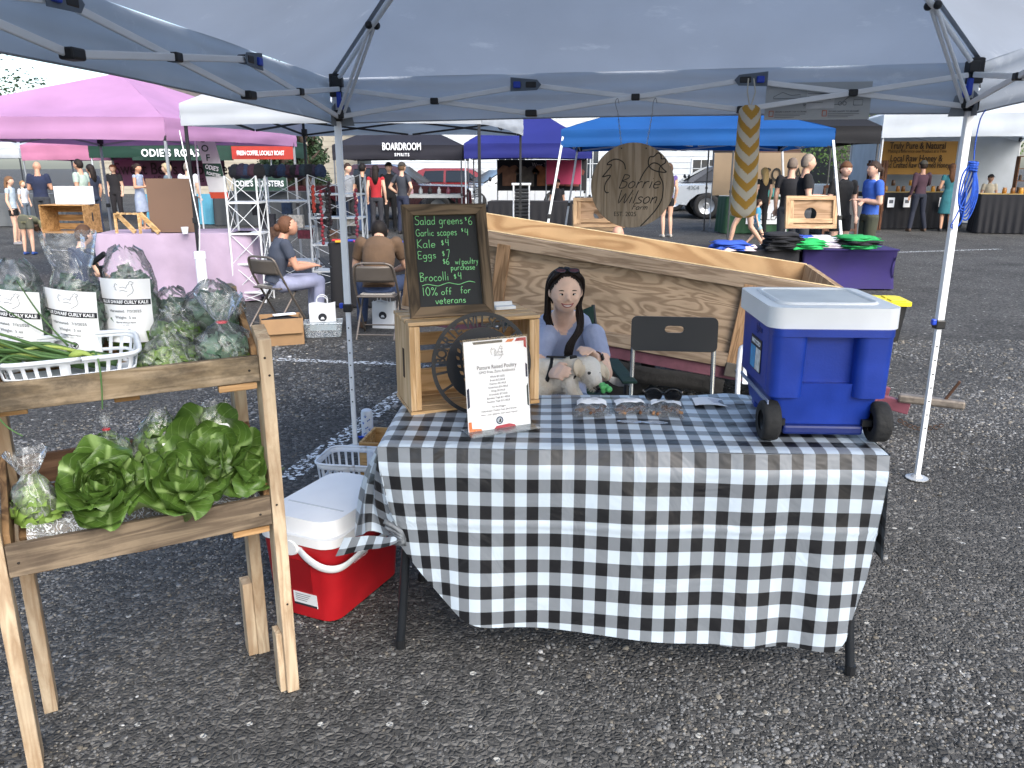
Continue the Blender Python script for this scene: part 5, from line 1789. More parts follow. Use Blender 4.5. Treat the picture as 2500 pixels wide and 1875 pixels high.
def kale_label(t, h, w_, zc, y0, tilt=0.0, roll=0.0):
 Wl, Hl = 0.122, 0.168
 def fn(u, v):
  x = (u - .5) * Wl
  return (x, y0 + 0.85 * x * x / w_ + 0.004 * math.sin(v * 5 + 2 * u), zc + (v - .5) * Hl + roll * x)
 lb = MB().grid(10, 10, fn).build('paper_label', PAPER, t, smooth='all')
 S = lambda u, v: Vector(fn(u, v)) + Vector((0, -0.0018, 0))
 bnd = MB().grid(12, 1, lambda u, v: S(0.01 + .98 * u, 0.60 + .085 * v)).build('title_band', INK, lb)
 def curved(s, v, size, mat, dy=-0.003, bold=0.0, sx=1.0):
  o = lettering(lb, s, Matrix.Identity(4), size, mat, 'CENTER', bold, sx, 0.0)
  for vt in o.data.vertices:
   q = Vector(fn(0.5 + vt.co.x / Wl, v + vt.co.y / Hl))
   vt.co = q + Vector((0, dy, 0))
 curved('BLUE DWARF CURLY KALE', 0.642, 0.0118, PAPER, -0.004, 0.03, 0.78)
 gy = P('#6e7276', 0.8, 0, 0)
 curved('Harvested:  7/3/2025', 0.50, 0.0098, gy, -0.003, 0.015, 0.95)
 curved('Weight:  5 oz', 0.40, 0.0098, gy, -0.003, 0.015, 0.95)
 curved('Borrie Wilson Farm', 0.32, 0.006, INK, -0.003, 0.015)
 curved('Canterbury, New Jersey'.replace('Canterbury, New Jersey', 'est 2025'), 0.28, 0.005, gy, -0.003)
 em = MB().add([S(0.55 + 0.075 * math.cos(a), 0.16 + 0.055 * math.sin(a)) for a in np.linspace(0, 2 * PI, 18, endpoint=False)], [tuple(range(18))]).build('round_emblem', INK, lb)
 MB().add([S(0.55 + 0.06 * math.cos(a), 0.16 + 0.044 * math.sin(a)) + Vector((0, -.0006, 0)) for a in np.linspace(0, 2 * PI, 18, endpoint=False)], [tuple(range(18))]).build('emblem_field', PAPER, em)
 MB().add([S(0.55 + a, 0.16 + b) + Vector((0, -.0012, 0)) for a, b in ((-.045, -.02), (-.01, -.005), (.0, .025), (.03, .03), (.04, .0), (.02, -.01), (.035, -.035))], [tuple(range(7))]).build('emblem_bird', INK, em)
 mb = MB()
 for pts in (((-.30, .30), (-.42, .42), (-.48, .34), (-.44, .30), (-.52, .14), (-.44, .12), (-.46, -.04), (-.36, -.10)), ((.18, .08), (.24, .28), (.36, .42), (.34, .5), (.44, .60), (.60, .5), (.56, .4), (.46, .34)), ((.5, .34), (.58, -.1), (.5, -.3), (.2, -.56)), ((-.2, .1), (.0, .16), (.2, .06)), ((-.2, -.15), (.0, -.1), (.25, -.2))):
  mb.tube([S(.52 + x * .34, .845 + y * .2) for x, y in pts], 0.0007, 4)
 mb.build('rooster_drawing', P('#84888c', 0.8, 0, 0), lb)['kind'] = 'stuff'
for i, (x, z, h, top, lab) in enumerate(((-0.545, 1.045, 0.28, 0.85, 'kale bag with white label at the end of the upper shelf behind green onions'), (-0.418, 1.045, 0.345, 1.0, 'kale bag with flared open top, middle one of the three labelled bags'), (-0.287, 1.06, 0.285, 0.9, 'rounded kale bag with label standing to the basket corner'))):
 t = bag('kale_bag', lab, 'bag of kale', x, 0.19, z, h, 0.073, 0.055, 2 + i, [(420, (0, 0, 0.125), (0.067, 0.049, 0.115), 0.028, 0), (80, (0, 0, 0.03), (0.058, 0.042, 0.035), 0.028, 1)], KM, (0.72, 0.62, 0.55)[i], (0.35, 1.0, 0.3)[i], (0.9, 0.72, 0.97)[i], None if i != 1 else None, -4, group='labelled kale bags on the upper shelf', yaw=R(-18))
 kale_label(t, h, 0.09, (0.125, 0.115, 0.12)[i], -0.066, roll=(-0.18, -0.16, -0.05)[i])
for nm, x, y, z, h, rx, ry, sd, mass, kw in (
 ('clear bag of dark greens lying at the back of the upper shelf', -0.18, 0.20, 1.10, 0.13, 0.06, 0.05, 21, [(150, (0, 0, .05), (.052, .042, .05), .03, 0)], dict(neck=.5, flare=.3, tie=.95)),
 ('large bag of curly greens by the back corner of the stand', -0.075, 0.185, 1.085, 0.16, 0.085, 0.06, 22, [(240, (0, 0, .065), (.075, .05, .065), .032, 0)], dict(neck=.35, flare=.25, tie=.95)),
 ('knotted bag of broccoli greens in the middle of the upper shelf', -0.19, 0.115, 1.055, 0.13, 0.07, 0.05, 23, [(150, (0, 0, .05), (.06, .042, .045), .034, 1)], dict(neck=.4, flare=.5, tie=.9)),
 ('bag of yellow-stemmed greens behind the front board', -0.215, 0.055, 1.015, 0.115, 0.082, 0.04, 24, [(150, (0, 0, .045), (.07, .033, .035), .03, 2)], dict(neck=.3, flare=.3, tie=.95)),
 ('bag of greens with a pink tie and spiky tail', -0.075, 0.075, 1.02, 0.20, 0.085, 0.055, 25, [(170, (0, 0, .05), (.075, .047, .04), .036, 0), (30, (.03, -.02, .03), (.04, .02, .02), .03, 2)], dict(neck=.12, flare=.75, tie=.62, tie_col='#c8505a')),
 ('tied bag of pale cabbage at the end of the lower shelf', -0.575, 0.13, 0.645, 0.20, 0.058, 0.05, 26, [(110, (0, 0, .05), (.05, .042, .05), .04, 2)], dict(neck=.3, flare=.95, tie=.68, film_m=FILMW)),
 ('bag with a red tie behind the big lettuce', -0.385, 0.20, 0.68, 0.215, 0.07, 0.045, 27, [(130, (0, 0, .09), (.06, .038, .06), .036, 1)], dict(neck=.1, flare=.22, tie=.8, tie_col='#b3242c')),
 ('bag of salad leaves with a blank card on the lower shelf', -0.25, 0.20, 0.685, 0.205, 0.078, 0.05, 28, [(190, (0, 0, .095), (.066, .042, .08), .042, 1)], dict(neck=.3, flare=.3, tie=.93)),
 ('bag of herbs beside the back leg of the lower shelf', -0.10, 0.20, 0.69, 0.20, 0.075, 0.05, 29, [(200, (0, 0, .10), (.066, .042, .07), .026, 2)], dict(neck=.4, flare=.5, tie=.88))):
 bag('produce_bag', nm, 'bag of greens', x, y, z, h, rx, ry, sd, mass, KM, group='clear produce bags', **kw)
for x, y, z in ((-0.235, 0.135, 0.785), (-0.085, 0.15, 0.815)):
 o = MB().box((0, 0, 0), (0.07, 0.001, 0.04), TR((0, 0, 0), R(-20), 0, 0)).build('price_card', PAPER)
 o.location = sl_(x, y, z)
 o.rotation_euler = (0, 0, STA + R(-18))
 tag(o, 'blank white card tucked among the lower bags ' + ('in the middle' if x < -.2 else 'near the back leg'), 'card')
# butterhead lettuces: every leaf is its own piece
def leaf_mesh(seed, w_=0.085, l=0.11, cup=0.35, ruf=0.10):
 def fn(u, v):
  x = (u - .5) * 2
  wv = 0.22 + 0.78 * math.sin(PI / 2 * min(1, v * 1.35)) ** 1.2
  e = abs(x) ** 2
  ed = max(abs(x) ** 3, max(0, (v - .6) / .4) ** 2)
  z = cup * w_ * (e * 0.5 + 0.6 * v * v) + ruf * w_ * ed * (math.sin(5 * v + seed * 2 + (2 if x > 0 else 0)) + .6 * math.sin(4 * x + seed)) + 0.06 * w_ * noise.noise(Vector((u * 3, v * 3, seed)))
  return (x * w_ * .5 * wv * (1 - 0.12 * v ** 4), l * (v - 0.34 * x * x * v ** 2.5) + 0.006 * math.sin(5 * x + seed) * v, z)
 return MB().grid(10, 10, fn, lambda u, v: ((u - .5) * 0.8, v)).mesh('leaf')
LEAVES = [leaf_mesh(k, 0.115 + .012 * (k % 3), 0.105, 0.30 + .12 * (k % 2), 0.11 + 0.04 * (k % 3)) for k in range(5)]
for q in LEAVES:
 q.materials.append(BUTTER)
 q.polygons.foreach_set('use_smooth', [True] * len(q.polygons))
def lettuce(label, x, y, z, tiltx, tilty, n, sc_, seed, sp=62):
 t = thing('lettuce_head', label, 'lettuce', sl_(x, y, z), 0, 'lettuce heads on the lower shelf', rot=(R(tiltx), R(tilty), STA))
 rng = random.Random(seed)
 for k in range(n):
  f = k / (n - 1)                     # 0 outer .. 1 heart
  az = k * 2.39996 + rng.uniform(-.25, .25)
  open_ = R(8 + sp * f ** 1.1 + rng.uniform(-10, 10))
  s = sc_ * (1.08 - 0.55 * f) * rng.uniform(.9, 1.1)
  o = bpy.data.objects.new('leaf', rng.choice(LEAVES))
  COL.objects.link(o)
  o.parent = t
  o.matrix_local = Matrix.Rotation(az, 4, 'Z') @ Matrix.Translation((0, 0.008 * (1 - f), 0.012 * f)) @ Matrix.Rotation(open_, 4, 'X') @ Matrix.Rotation(rng.uniform(-.3, .3), 4, 'Y') @ Matrix.Diagonal((s, s, s, 1))
lettuce('large ruffled green lettuce nearest the cabbage bag', -0.41, 0.075, 0.715, 46, -8, 28, 1.14, 1)
lettuce('broad-leaved green lettuce in the middle of the lower shelf', -0.225, 0.05, 0.68, 36, 6, 10, 1.42, 2, 28)
lettuce('green lettuce leaning against the back bags near the stand leg', -0.14, 0.13, 0.735, 42, -4, 10, 1.42, 3, 26)
lettuce('rounded green lettuce tucked against the leg of the stand', -0.05, 0.075, 0.70, 50, 14, 11, 1.0, 4, 46)
def bubble_sheet():
 def fn(u, v):
  x, y = -0.60 + 0.585 * u, 0.025 + 0.2 * v
  z = 0.60 + 0.10 * v + 0.012 * noise.noise(Vector((u * 9, v * 5, 2))) + 0.006 * noise.noise(Vector((u * 25, v * 12, 4))) + 0.022 * max(0, 1 - v * 6) + 0.02 * math.exp(-((u - 0.02) / .05) ** 2)
  return sl_(x, y, z)
 o = MB().grid(60, 24, fn).build('bubble_wrap', film('#f2f6fa', 0.40, 0.15, 0.4, 26), None, smooth='all')
 tag(o, 'crinkled clear plastic sheet under the lettuces', 'plastic sheet')
bubble_sheet()
# ---------------------------------------------------------------- white slotted baskets
def basket(name, label, loc, rz, L, W, Hh, rot=None):
 t = thing(name, label, 'basket', loc, rz, rot=rot)
 m = P('#cfd6de', 0.45, 0, 0.04)
 n = 96
 def per(u, k):
  pts, r = [], 0.035
  a = u * 4
  side = int(a) % 4
  # superellipse outline keeps the corners round
  th = u * 2 * PI
  c, s = math.cos(th), math.sin(th)
  e = 0.32
  return (math.copysign(abs(c) ** e, c) * L / 2 * k, math.copysign(abs(s) ** e, s) * W / 2 * k)
 rows = [(0.0, .88), (0.12, .895), (0.14, .90), (0.42, .93), (0.46, .935), (0.52, .94), (0.86, .975), (0.90, .98), (1.0, 1.0)]
 vs, fs = [], []
 # resample outline evenly
 raw = [per(i / 2000, 1) for i in range(2001)]
 d = [0]
 for i in range(2000):
  d.append(d[-1] + math.hypot(raw[i + 1][0] - raw[i][0], raw[i + 1][1] - raw[i][1]))
 out, j = [], 0
 for i in range(n):
  want = d[-1] * i / n
  while d[j] < want:
   j += 1
  out.append(raw[j])
 for z, k in rows:
  vs += [(x * k, y * k, z * Hh) for x, y in out]
 for r_ in range(len(rows) - 1):
  for i in range(n):
   if r_ in (2, 5) and i % 3 != 0:
    continue
   fs.append((r_ * n + i, r_ * n + (i + 1) % n, (r_ + 1) * n + (i + 1) % n, (r_ + 1) * n + i))
 MB().add(vs, fs).build('basket_wall', m, t, solid=0.003, smooth=50)
 MB().add([(x * .88, y * .88, 0.002) for x, y in out], [tuple(range(n))]).build('basket_floor', m, t, solid=0.003)
 MB().tube([(x * 1.01, y * 1.01, Hh) for x, y in out], 0.006, 6, close=True).build('rim', m, t, smooth='all')
 return t
basket('produce_basket', 'white slotted plastic basket of green onions on the upper shelf', sl_(-0.445, 0.088, 1.032), STA, 0.315, 0.15, 0.085, rot=(R(13), 0, STA))
def scapes():
 t = thing('green_onion_bunch', 'bunch of green onions and garlic scapes spilling out of the white basket', 'green onions', sl_(-0.445, 0.085, 1.06), STA)
 m1, m2 = leafmat('#2f4d2a', '#4f7340', 0.45), leafmat('#6f8f3c', '#a8bd62', 0.45)
 rng = random.Random(12)
 for k in range(24):
  y0 = rng.uniform(-.045, .045)
  x1 = rng.uniform(.02, .12)
  pts = [(x1, y0, rng.uniform(0, .015)), (x1 - .07, y0 * .8, .02 + .01 * rng.random()), (x1 - .16, y0 + rng.uniform(-.02, .02), .035 + .03 * rng.random()), (x1 - .27, y0 + rng.uniform(-.05, .05), .05 + .07 * rng.random()), (x1 - .36, y0 + rng.uniform(-.08, .08), .05 + .12 * rng.random())]
  c = catmull(pts, 4)
  L_ = len(c)
  MB().tube(c, [.0065 - .0045 * (i / L_) for i in range(L_)], 6, mi=0).build('stem', [m2 if k % 4 == 0 else m1], t, smooth='all')
 # long thin blades rising to the left, and two scapes drooping over the front board
 for pts in ([(.0, .03, .05), (-.05, .05, .13), (-.09, .06, .22)], [(.02, .03, .05), (-.06, .03, .10), (-.17, .02, .20)], [(-.05, .0, .03), (-.12, -.02, .06), (-.22, -.03, .10)]):
  c = catmull(pts, 6)
  MB().tube(c, [.003 - .002 * (i / len(c)) for i in range(len(c))], 5).build('blade', m1, t, smooth='all')
 for pts in ([(.03, -.03, .03), (.055, -.075, .05), (.062, -.10, .02), (.06, -.104, -.04), (.055, -.104, -.09)], [(-.06, -.03, .03), (-.12, -.08, .06), (-.165, -.10, .02), (-.17, -.105, -.05), (-.15, -.107, -.10), (-.12, -.11, -.13)], [(-.1, -.04, .03), (-.17, -.06, .07), (-.2, -.08, .03), (-.19, -.09, .0)]):
  c = catmull(pts, 7)
  MB().tube(c, [.0035 - .002 * (i / len(c)) for i in range(len(c))], 6).build('scape', m1, t, smooth='all')
 MB().tube(catmull([(.0, -.03, .035), (.03, -.05, .045), (.055, -.08, .035)], 5), [.004, .006, .009, .010, .009, .007, .006, .005, .004, .004, .003], 8).build('scape_bulb', m2, t, smooth='all')
scapes()
# basket, crate and pet bottle on the asphalt behind the red cooler
basket('storage_basket', 'white slotted basket on the asphalt behind the red cooler', (-0.74, 3.6, 0.004), R(-8), 0.36, 0.26, 0.20)
t = thing('wooden_tray', 'shallow pine tray just visible behind the white ground basket', 'tray', (-0.58, 3.9, 0.004), R(-8))
for c, d in (((0, -.12, .1), (.36, .014, .2)), ((0, .12, .1), (.36, .014, .2)), ((-.173, 0, .1), (.014, .226, .2)), ((.173, 0, .1), (.014, .226, .2))):
 MB().box(c, d).build('side_board', wood('#c6a26f', '#9b7647', 'X'), t, bevel=0.002)
MB().box((0, 0, .006), (.33, .22, .01)).build('base_board', wood('#c6a26f', '#9b7647', 'X'), t)
def pet_bottle():
 t = thing('pet_water_bottle', 'white pet water bottle with blue paw prints in a blue trough at the canopy pole', 'water bottle', gr(795, 950), R(-5))
 MB().lathe([(0.03, 0.02), (0.034, 0.03), (0.034, 0.165), (0.03, 0.182), (0.02, 0.188)], 20).build('bottle', P('#cdd3da', 0.4), t, smooth=40)
 bp = P('#2c5cab', 0.6, 0, 0)
 for k, (a, z, s) in enumerate(((-90, .15, 1), (-60, .13, 1), (-115, .11, 1), (-80, .085, 1), (-55, .07, 1), (-100, .05, 1))):
  c = (0.0345 * math.cos(R(a)), 0.0345 * math.sin(R(a)), z)
  M = TR(c, 0, 0, R(a + 90)) @ Matrix.Rotation(R(90), 4, 'X')
  q = MB()
  if k % 2:
   q.box((0, 0, 0), (.014, .004, .001), M @ TR((0, 0, 0), 0, 0, R(30))).box((-.006, -.004, 0), (.005, .008, .001), M).box((.006, .004, 0), (.005, .008, .001), M)
   q.build('bone_print', bp, t)
  else:
   q.lathe([(.0045, -.0005), (.0045, .0005)], 10, M)
   for b_ in (40, 75, 105, 140):
    q.lathe([(.002, -.0005), (.002, .0005)], 8, M @ TR((.008 * math.cos(R(b_)), .008 * math.sin(R(b_)), 0)))
   q.build('paw_print', bp, t)['kind'] = 'stuff'
 def fn(u, v):
  x = -0.045 + 0.165 * u
  y = (v - .5) * 0.09
  e = (2 * (v - .5)) ** 2
  return (x, y, 0.008 + 0.028 * e + 0.05 * max(0, u - .35) * (0.6 + 0.4 * math.sin(u * 12)) * 1.2)
 MB().grid(16, 10, fn).build('trough', P('#1746b8', 0.4), t, smooth='all', solid=0.004)
pet_bottle()
# ---------------------------------------------------------------- people
def remesh(mb, voxel, smooth_it=3, fac=0.5):
 """one continuous skin from overlapping closed shapes; colours carried over from the nearest source face"""
 src = mb.mesh('src')
 o = bpy.data.objects.new('tmp', src)
 COL.objects.link(o)
 md = o.modifiers.new('r', 'REMESH')
 md.mode, md.voxel_size = 'VOXEL', voxel
 if smooth_it:
  ms = o.modifiers.new('s', 'SMOOTH')
  ms.factor, ms.iterations = fac, smooth_it
 dg = bpy.context.evaluated_depsgraph_get()
 me = bpy.data.meshes.new_from_object(o.evaluated_get(dg))
 bpy.data.objects.remove(o)
 bvh = BVHTree.FromPolygons([Vector(v) for v in mb.v], mb.f)
 mi = []
 for p in me.polygons:
  r = bvh.find_nearest(p.center)
  mi.append(mb.m[r[2]] if r[2] is not None else 0)
 me.polygons.foreach_set('material_index', mi)
 me.polygons.foreach_set('use_smooth', [True] * len(me.polygons))
 bpy.data.meshes.remove(src)
 return me
def head_shape(mb, M, s=1.0, mi=0, face=True):
 nu, nv = 24, 18
 vs, fs = [], []
 def pt(th, ph):
  x, y, z = math.sin(ph) * math.cos(th), math.sin(ph) * math.sin(th), math.cos(ph)
  X, Y, Z = 0.085 * x, 0.097 * y, 0.118 * z
  if z < 0.1:
   k = min(1, (0.1 - z) / 1.1)
   X *= 1 - 0.24 * k ** 2.0
   if y > 0:
    Y *= 1 - 0.45 * k
   else:
    Y = Y * (1 - 0.12 * k) - 0.006 * k
  if y < 0:
   Y = -0.092 * (1 - (1 - min(1, -Y / 0.092)) ** 1.15)
  return (X * s, Y * s, Z * s)
 for i in range(1, nv):
  for j in range(nu):
   vs.append(pt(2 * PI * j / nu, PI * i / nv))
 for i in range(nv - 2):
  for j in range(nu):
   fs.append((i * nu + j, (i + 1) * nu + j, (i + 1) * nu + (j + 1) % nu, i * nu + (j + 1) % nu))
 a = len(vs)
 vs += [pt(0, 0), pt(0, PI)]
 for j in range(nu):
  fs.append((a, j, (j + 1) % nu))
  k = (nv - 2) * nu
  fs.append((a + 1, k + (j + 1) % nu, k + j))
 mb.add(vs, fs, mi, M)
 if face:
  mb.tube([(0, -0.088 * s, 0.022 * s), (0, -0.100 * s, -0.008 * s), (0, -0.104 * s, -0.022 * s)], [0.008 * s, 0.011 * s, 0.013 * s], 8, mi, M=M)
  mb.ball((-0.010 * s, -0.096 * s, -0.026 * s), 0.0085 * s, 8, 6, M, mi)
  mb.ball((0.010 * s, -0.096 * s, -0.026 * s), 0.0085 * s, 8, 6, M, mi)
  for q in (-1, 1):
   mb.ball((q * 0.040 * s, -0.072 * s, -0.022 * s), (0.022 * s, 0.016 * s, 0.02 * s), 8, 6, M, mi)
  for q in (-1, 1):
   mb.ball((q * 0.086 * s, 0.008 * s, -0.006 * s), (0.011 * s, 0.018 * s, 0.030 * s), 8, 6, M, mi)
def hand_shape(mb, w_, el, mi=0, s=1.0, curl=0.5, thumb=1, grip=None):
 """palm and five bent fingers continuing the forearm el -> w_"""
 d = (Vector(w_) - Vector(el)).normalized()
 side = d.cross(Vector((0, 0, 1)))
 if side.length < 0.2:
  side = Vector((0, 1, 0))
 side.normalize()
 if grip is not None:
  nrm = Vector(grip) - d * Vector(grip).dot(d)
  nrm.normalize()
  side = d.cross(nrm)
 nrm = side.cross(d)
 c = Vector(w_)
 mb.tube([c - d * 0.01, c + d * 0.03 * s, c + d * 0.075 * s], [(0.024 * s, 0.019 * s), (0.036 * s, 0.017 * s), (0.036 * s, 0.014 * s)], 10, mi, up=nrm)
 for k in range(4):
  o = c + d * 0.072 * s + side * ((k - 1.5) * 0.0195 * s)
  L_ = (0.068, 0.078, 0.072, 0.056)[k] * s
  p1 = o + (d * math.cos(curl * .5) - nrm * math.sin(curl * .5)) * L_ * .45
  p2 = p1 + (d * math.cos(curl * 1.3) - nrm * math.sin(curl * 1.3)) * L_ * .32
  p3 = p2 + (d * math.cos(curl * 2) - nrm * math.sin(curl * 2)) * L_ * .26
  mb.tube([o - d * .012, p1, p2, p3], [.0092 * s, .0088 * s, .008 * s, .0065 * s], 7, mi)
 o = c + d * 0.02 * s + side * (thumb * 0.026 * s)
 mb.tube([o, o + (d * .7 + side * thumb * .7) * .03 * s, o + (d * .95 + side * thumb * .45 - nrm * .4) * .058 * s], [.012 * s, .0105 * s, .008 * s], 7, mi)
HAIRM = {}
def hairmat(col):
 if col not in HAIRM:
  m, N, L, b = newmat('hair')
  tc = N.new('ShaderNodeTexCoord')
  mp = N.new('ShaderNodeMapping')
  mp.inputs['Scale'].default_value = (90, 90, 9)
  nz = N.new('ShaderNodeTexNoise')
  nz.inputs['Scale'].default_value = 2
  nz.inputs['Detail'].default_value = 4
  L.new(tc.outputs['Object'], mp.inputs[0])
  L.new(mp.outputs[0], nz.inputs['Vector'])
  hs = N.new('ShaderNodeHueSaturation')
  hs.inputs['Color'].default_value = hexc(col)
  mr = N.new('ShaderNodeMapRange')
  mr.inputs['To Min'].default_value, mr.inputs['To Max'].default_value = 0.5, 1.6
  L.new(nz.outputs[0], mr.inputs[0])
  L.new(mr.outputs[0], hs.inputs['Value'])
  L.new(hs.outputs[0], b.inputs['Base Color'])
  b.inputs['Roughness'].default_value = 0.65
  b.inputs['Specular IOR Level'].default_value = 0.25
  bp = N.new('ShaderNodeBump')
  bp.inputs['Strength'].default_value = 0.6
  bp.inputs['Distance'].default_value = 0.004
  L.new(nz.outputs[0], bp.inputs['Height'])
  L.new(bp.outputs[0], b.inputs['Normal'])
  HAIRM[col] = m
 return HAIRM[col]
def hair_cap(mb, M, s=1.0, low=-0.03, fringe=0.05, vol=1.0, part=0.0):
 nu, nv = (28, 16) if not part else (72, 44)
 vs, fs = [], []
 def pt(th, ph):
  x, y, z = math.sin(ph) * math.cos(th), math.sin(ph) * math.sin(th), math.cos(ph)
  k = 1 + 0.03 * noise.noise(Vector((x * 3, y * 3, z * 3))) + 0.03 * noise.noise(Vector((x * 9, y * 9, z * 7)))
  return Vector((0.091 * x * vol * k * s, (0.107 * y * vol * k + 0.012) * s, (0.124 * z * k + 0.008) * s))
 for i in range(0, nv + 1):
  for j in range(nu):
   vs.append(pt(2 * PI * j / nu, PI * i / nv))
 for i in range(nv):
  for j in range(nu):
   q = pt(2 * PI * (j + .5) / nu, PI * (i + .5) / nv)
   low_ = low if q.y / s > .05 else low + min(.045, (.05 - q.y / s) * .9) if not part else low
   lim = low_ + (fringe + part * (1 - min(1, abs(q.x / s) / .075) ** 2) - low_) * max(0, min(1, (-q.y / s + 0.02) / 0.06))
   if q.z / s > lim:
    fs.append((i * nu + j, (i + 1) * nu + j, (i + 1) * nu + (j + 1) % nu, i * nu + (j + 1) % nu))
 mb.add(vs, fs, 0, M)
def person(label, loc, rz, H=1.72, skin='#c9a18a', shirt='#333333', pants='#2a3346', shoe='#2b2b2e', hair='#2a201a', hstyle='short', pose=None, sleeve=0.55, legs='long', build=1.0, voxel=0.014, hy=0.0, hp=0.0, face=False, group=None, cap=None, vneck=False, extra=None, hem=0.93, hands=True, name='person', curl=0.5, skin_sm=3, hscale=1.0):
 s = H / 1.75
 t = thing(name, label, 'person', loc, rz, group)
 J = dict(pel=(0, 0, .95), che=(0, 0, 1.28), nek=(0, .012, 1.47), hed=(0, -.02, 1.63),
     shA=(-.178, .005, 1.415), elA=(-.222, .03, 1.14), wrA=(-.23, -.05, .90), shB=(.178, .005, 1.415), elB=(.222, .03, 1.14), wrB=(.23, -.05, .90),
     hiA=(-.088, 0, .92), knA=(-.10, -.02, .50), anA=(-.105, .03, .085), hiB=(.088, 0, .92), knB=(.10, -.02, .50), anB=(.105, .03, .085))
 J.update(pose or {})
 V = {k: Vector(v) * s for k, v in J.items()}
 b = build
 mb = MB()
 pel, che, nek, hed = V['pel'], V['che'], V['nek'], V['hed']
 fw = (V['shB'] - V['shA']).normalized()
 upv = (che - pel).normalized()
 bk = upv.cross(fw)
 if bk.length < .1:
  bk = Vector((0, 1, 0))
 sec = [(pel - upv * .02 * s, .150 * b, .105 * b), (pel + upv * .08 * s, .140 * b, .10 * b), (pel.lerp(che, .5), .136 * b, .098 * b), (che - upv * .03 * s, .158 * b, .112 * b), (che + upv * .07 * s, .165, .108 * b), ((che + upv * .13 * s).lerp(nek, .35), .135, .085), (nek - upv * .035 * s, .075, .065)]
 mb.tube([q[0] for q in sec], [(q[1] * s, q[2] * s) for q in sec], 18, 1, up=bk)
 pz = [(V['hiA'].lerp(V['hiB'], .5) - upv * .07 * s, .135 * b, .10 * b), (V['hiA'].lerp(V['hiB'], .5), .158 * b, .112 * b), (pel + upv * (hem - .93 - .0) * s, .150 * b, .106 * b)]
 mb.tube([q[0] for q in pz], [(q[1] * s, q[2] * s) for q in pz], 16, 2, up=bk)
 for k in 'AB':
  sh, el, wr = V['sh' + k], V['el' + k], V['wr' + k]
  mb.ball(sh, .062 * s * b, 10, 8, None, 1)
  if sleeve > 0:
   f = min(1, sleeve)
   e = sh.lerp(el, f)
   mb.tube([sh, sh.lerp(e, .5), e], [.062 * s * b, .06 * s * b, .056 * s * b], 12, 1)
   if sleeve > 1:
    mb.tube([el, el.lerp(wr, sleeve - 1)], [.052 * s, .040 * s], 12, 1)
    mb.ball(el, .053 * s, 10, 8, None, 1)
  mb.tube([sh, sh.lerp(el, .5), el], [.05 * s * b, .047 * s * b, .039 * s], 12, 0)
  mb.ball(el, .040 * s, 10, 8, None, 0)
  mb.tube([el, el.lerp(wr, .3), wr], [.040 * s, .041 * s, .027 * s], 12, 0)
  if hands:
   hand_shape(mb, wr, el, 0, s, curl, 1 if k == 'A' else -1)
  hi, kn, an = V['hi' + k], V['kn' + k], V['an' + k]
  if legs == 'long':
   mb.tube([hi, hi.lerp(kn, .5), kn], [.092 * s * b, .082 * s * b, .064 * s * b], 14, 2)
   mb.ball(kn, .064 * s * b, 10, 8, None, 2)
   mb.tube([kn, kn.lerp(an, .35), an], [.064 * s * b, .062 * s * b, .052 * s * b], 14, 2)
  else:
   f = {'shorts': .62, 'short_shorts': .38, 'dress': .3}[legs]
   mb.tube([hi, hi.lerp(kn, f)], [.095 * s * b, .092 * s * b], 14, 2)
   mb.tube([hi, hi.lerp(kn, .5), kn], [.085 * s * b, .074 * s * b, .055 * s * b], 14, 0)
   mb.ball(kn, .054 * s, 10, 8, None, 0)
   mb.tube([kn, kn.lerp(an, .32), an], [.052 * s, .054 * s, .034 * s], 14, 0)
  fd = Vector((0, -1, 0))
  d2 = (an - kn)
  mb.tube([an + Vector((0, .05, -.045)) * s, an + Vector((0, -.02, -.04)) * s, an + Vector((0, -.15, -.055)) * s], [(.036 * s, .038 * s), (.042 * s, .046 * s), (.036 * s, .026 * s)], 10, 3)
 if legs == 'dress':
  m = V['hiA'].lerp(V['hiB'], .5)
  k2 = V['knA'].lerp(V['knB'], .5)
  mb.tube([pel + upv * .12 * s, pel, m - Vector((0, 0, .1 * s)), k2 + Vector((0, 0, -.03 * s))], [(.138 * s, .10 * s), (.165 * s, .12 * s), (.19 * s, .14 * s), (.215 * s, .16 * s)], 18, 1, up=bk)
 M = Matrix.Translation(hed) @ Euler((hp, 0, hy)).to_matrix().to_4x4() @ Matrix.Scale(hscale, 4)
 mb.tube([nek - (hed - nek) * .35, hed.lerp(nek, .2) + Vector((0, .015 * s, 0))], [.056 * s * b, .05 * s], 12, 0)
 head_shape(mb, M, s, 0)
 if extra:
  extra(mb, V, s, M)
 me = remesh(mb, voxel, skin_sm)
 if vneck:
  for p in me.polygons:
   if p.material_index == 1:
    c = p.center
    z = (c.z - nek.z) / s
    if (c.y < nek.y + .02) and z > -.10 and abs(c.x - nek.x) / s < .010 + (z + .10) * vneck:
     p.material_index = 0
 sk = P(skin, 0.55, 0, 0.08, 30, 0, 60, 0.4)
 body = obj('body', me, [sk, P(shirt, 0.9, 0, 0.16, 9, 0.8, 13), P(pants, 0.9, 0, 0.16, 9, 0.8, 13), P(shoe, 0.7)], t)
 hm = MB()
 if hstyle != 'bald':
  hair_cap(hm, M, s, *{'short': (-.06, .07, .965), 'long': (-.06, .06, 1.05), 'bun': (-.045, .06, 1.0), 'pony': (-.045, .06, 1.0), 'thin': (-.05, .11, .955), 'fringe': (-.06, .035, 1.04), 'bob': (-.09, .05, 1.14)}[hstyle])
  if hstyle == 'bun':
   hm.ball((0, .118 * s, .05 * s), .045 * s, 10, 8, M)
  if hstyle == 'pony':
   hm.tube([(0, .10 * s, .03 * s), (0, .14 * s, 0), (0, .14 * s, -.10 * s)], [.03 * s, .035 * s, .012 * s], 8, 0, M=M)
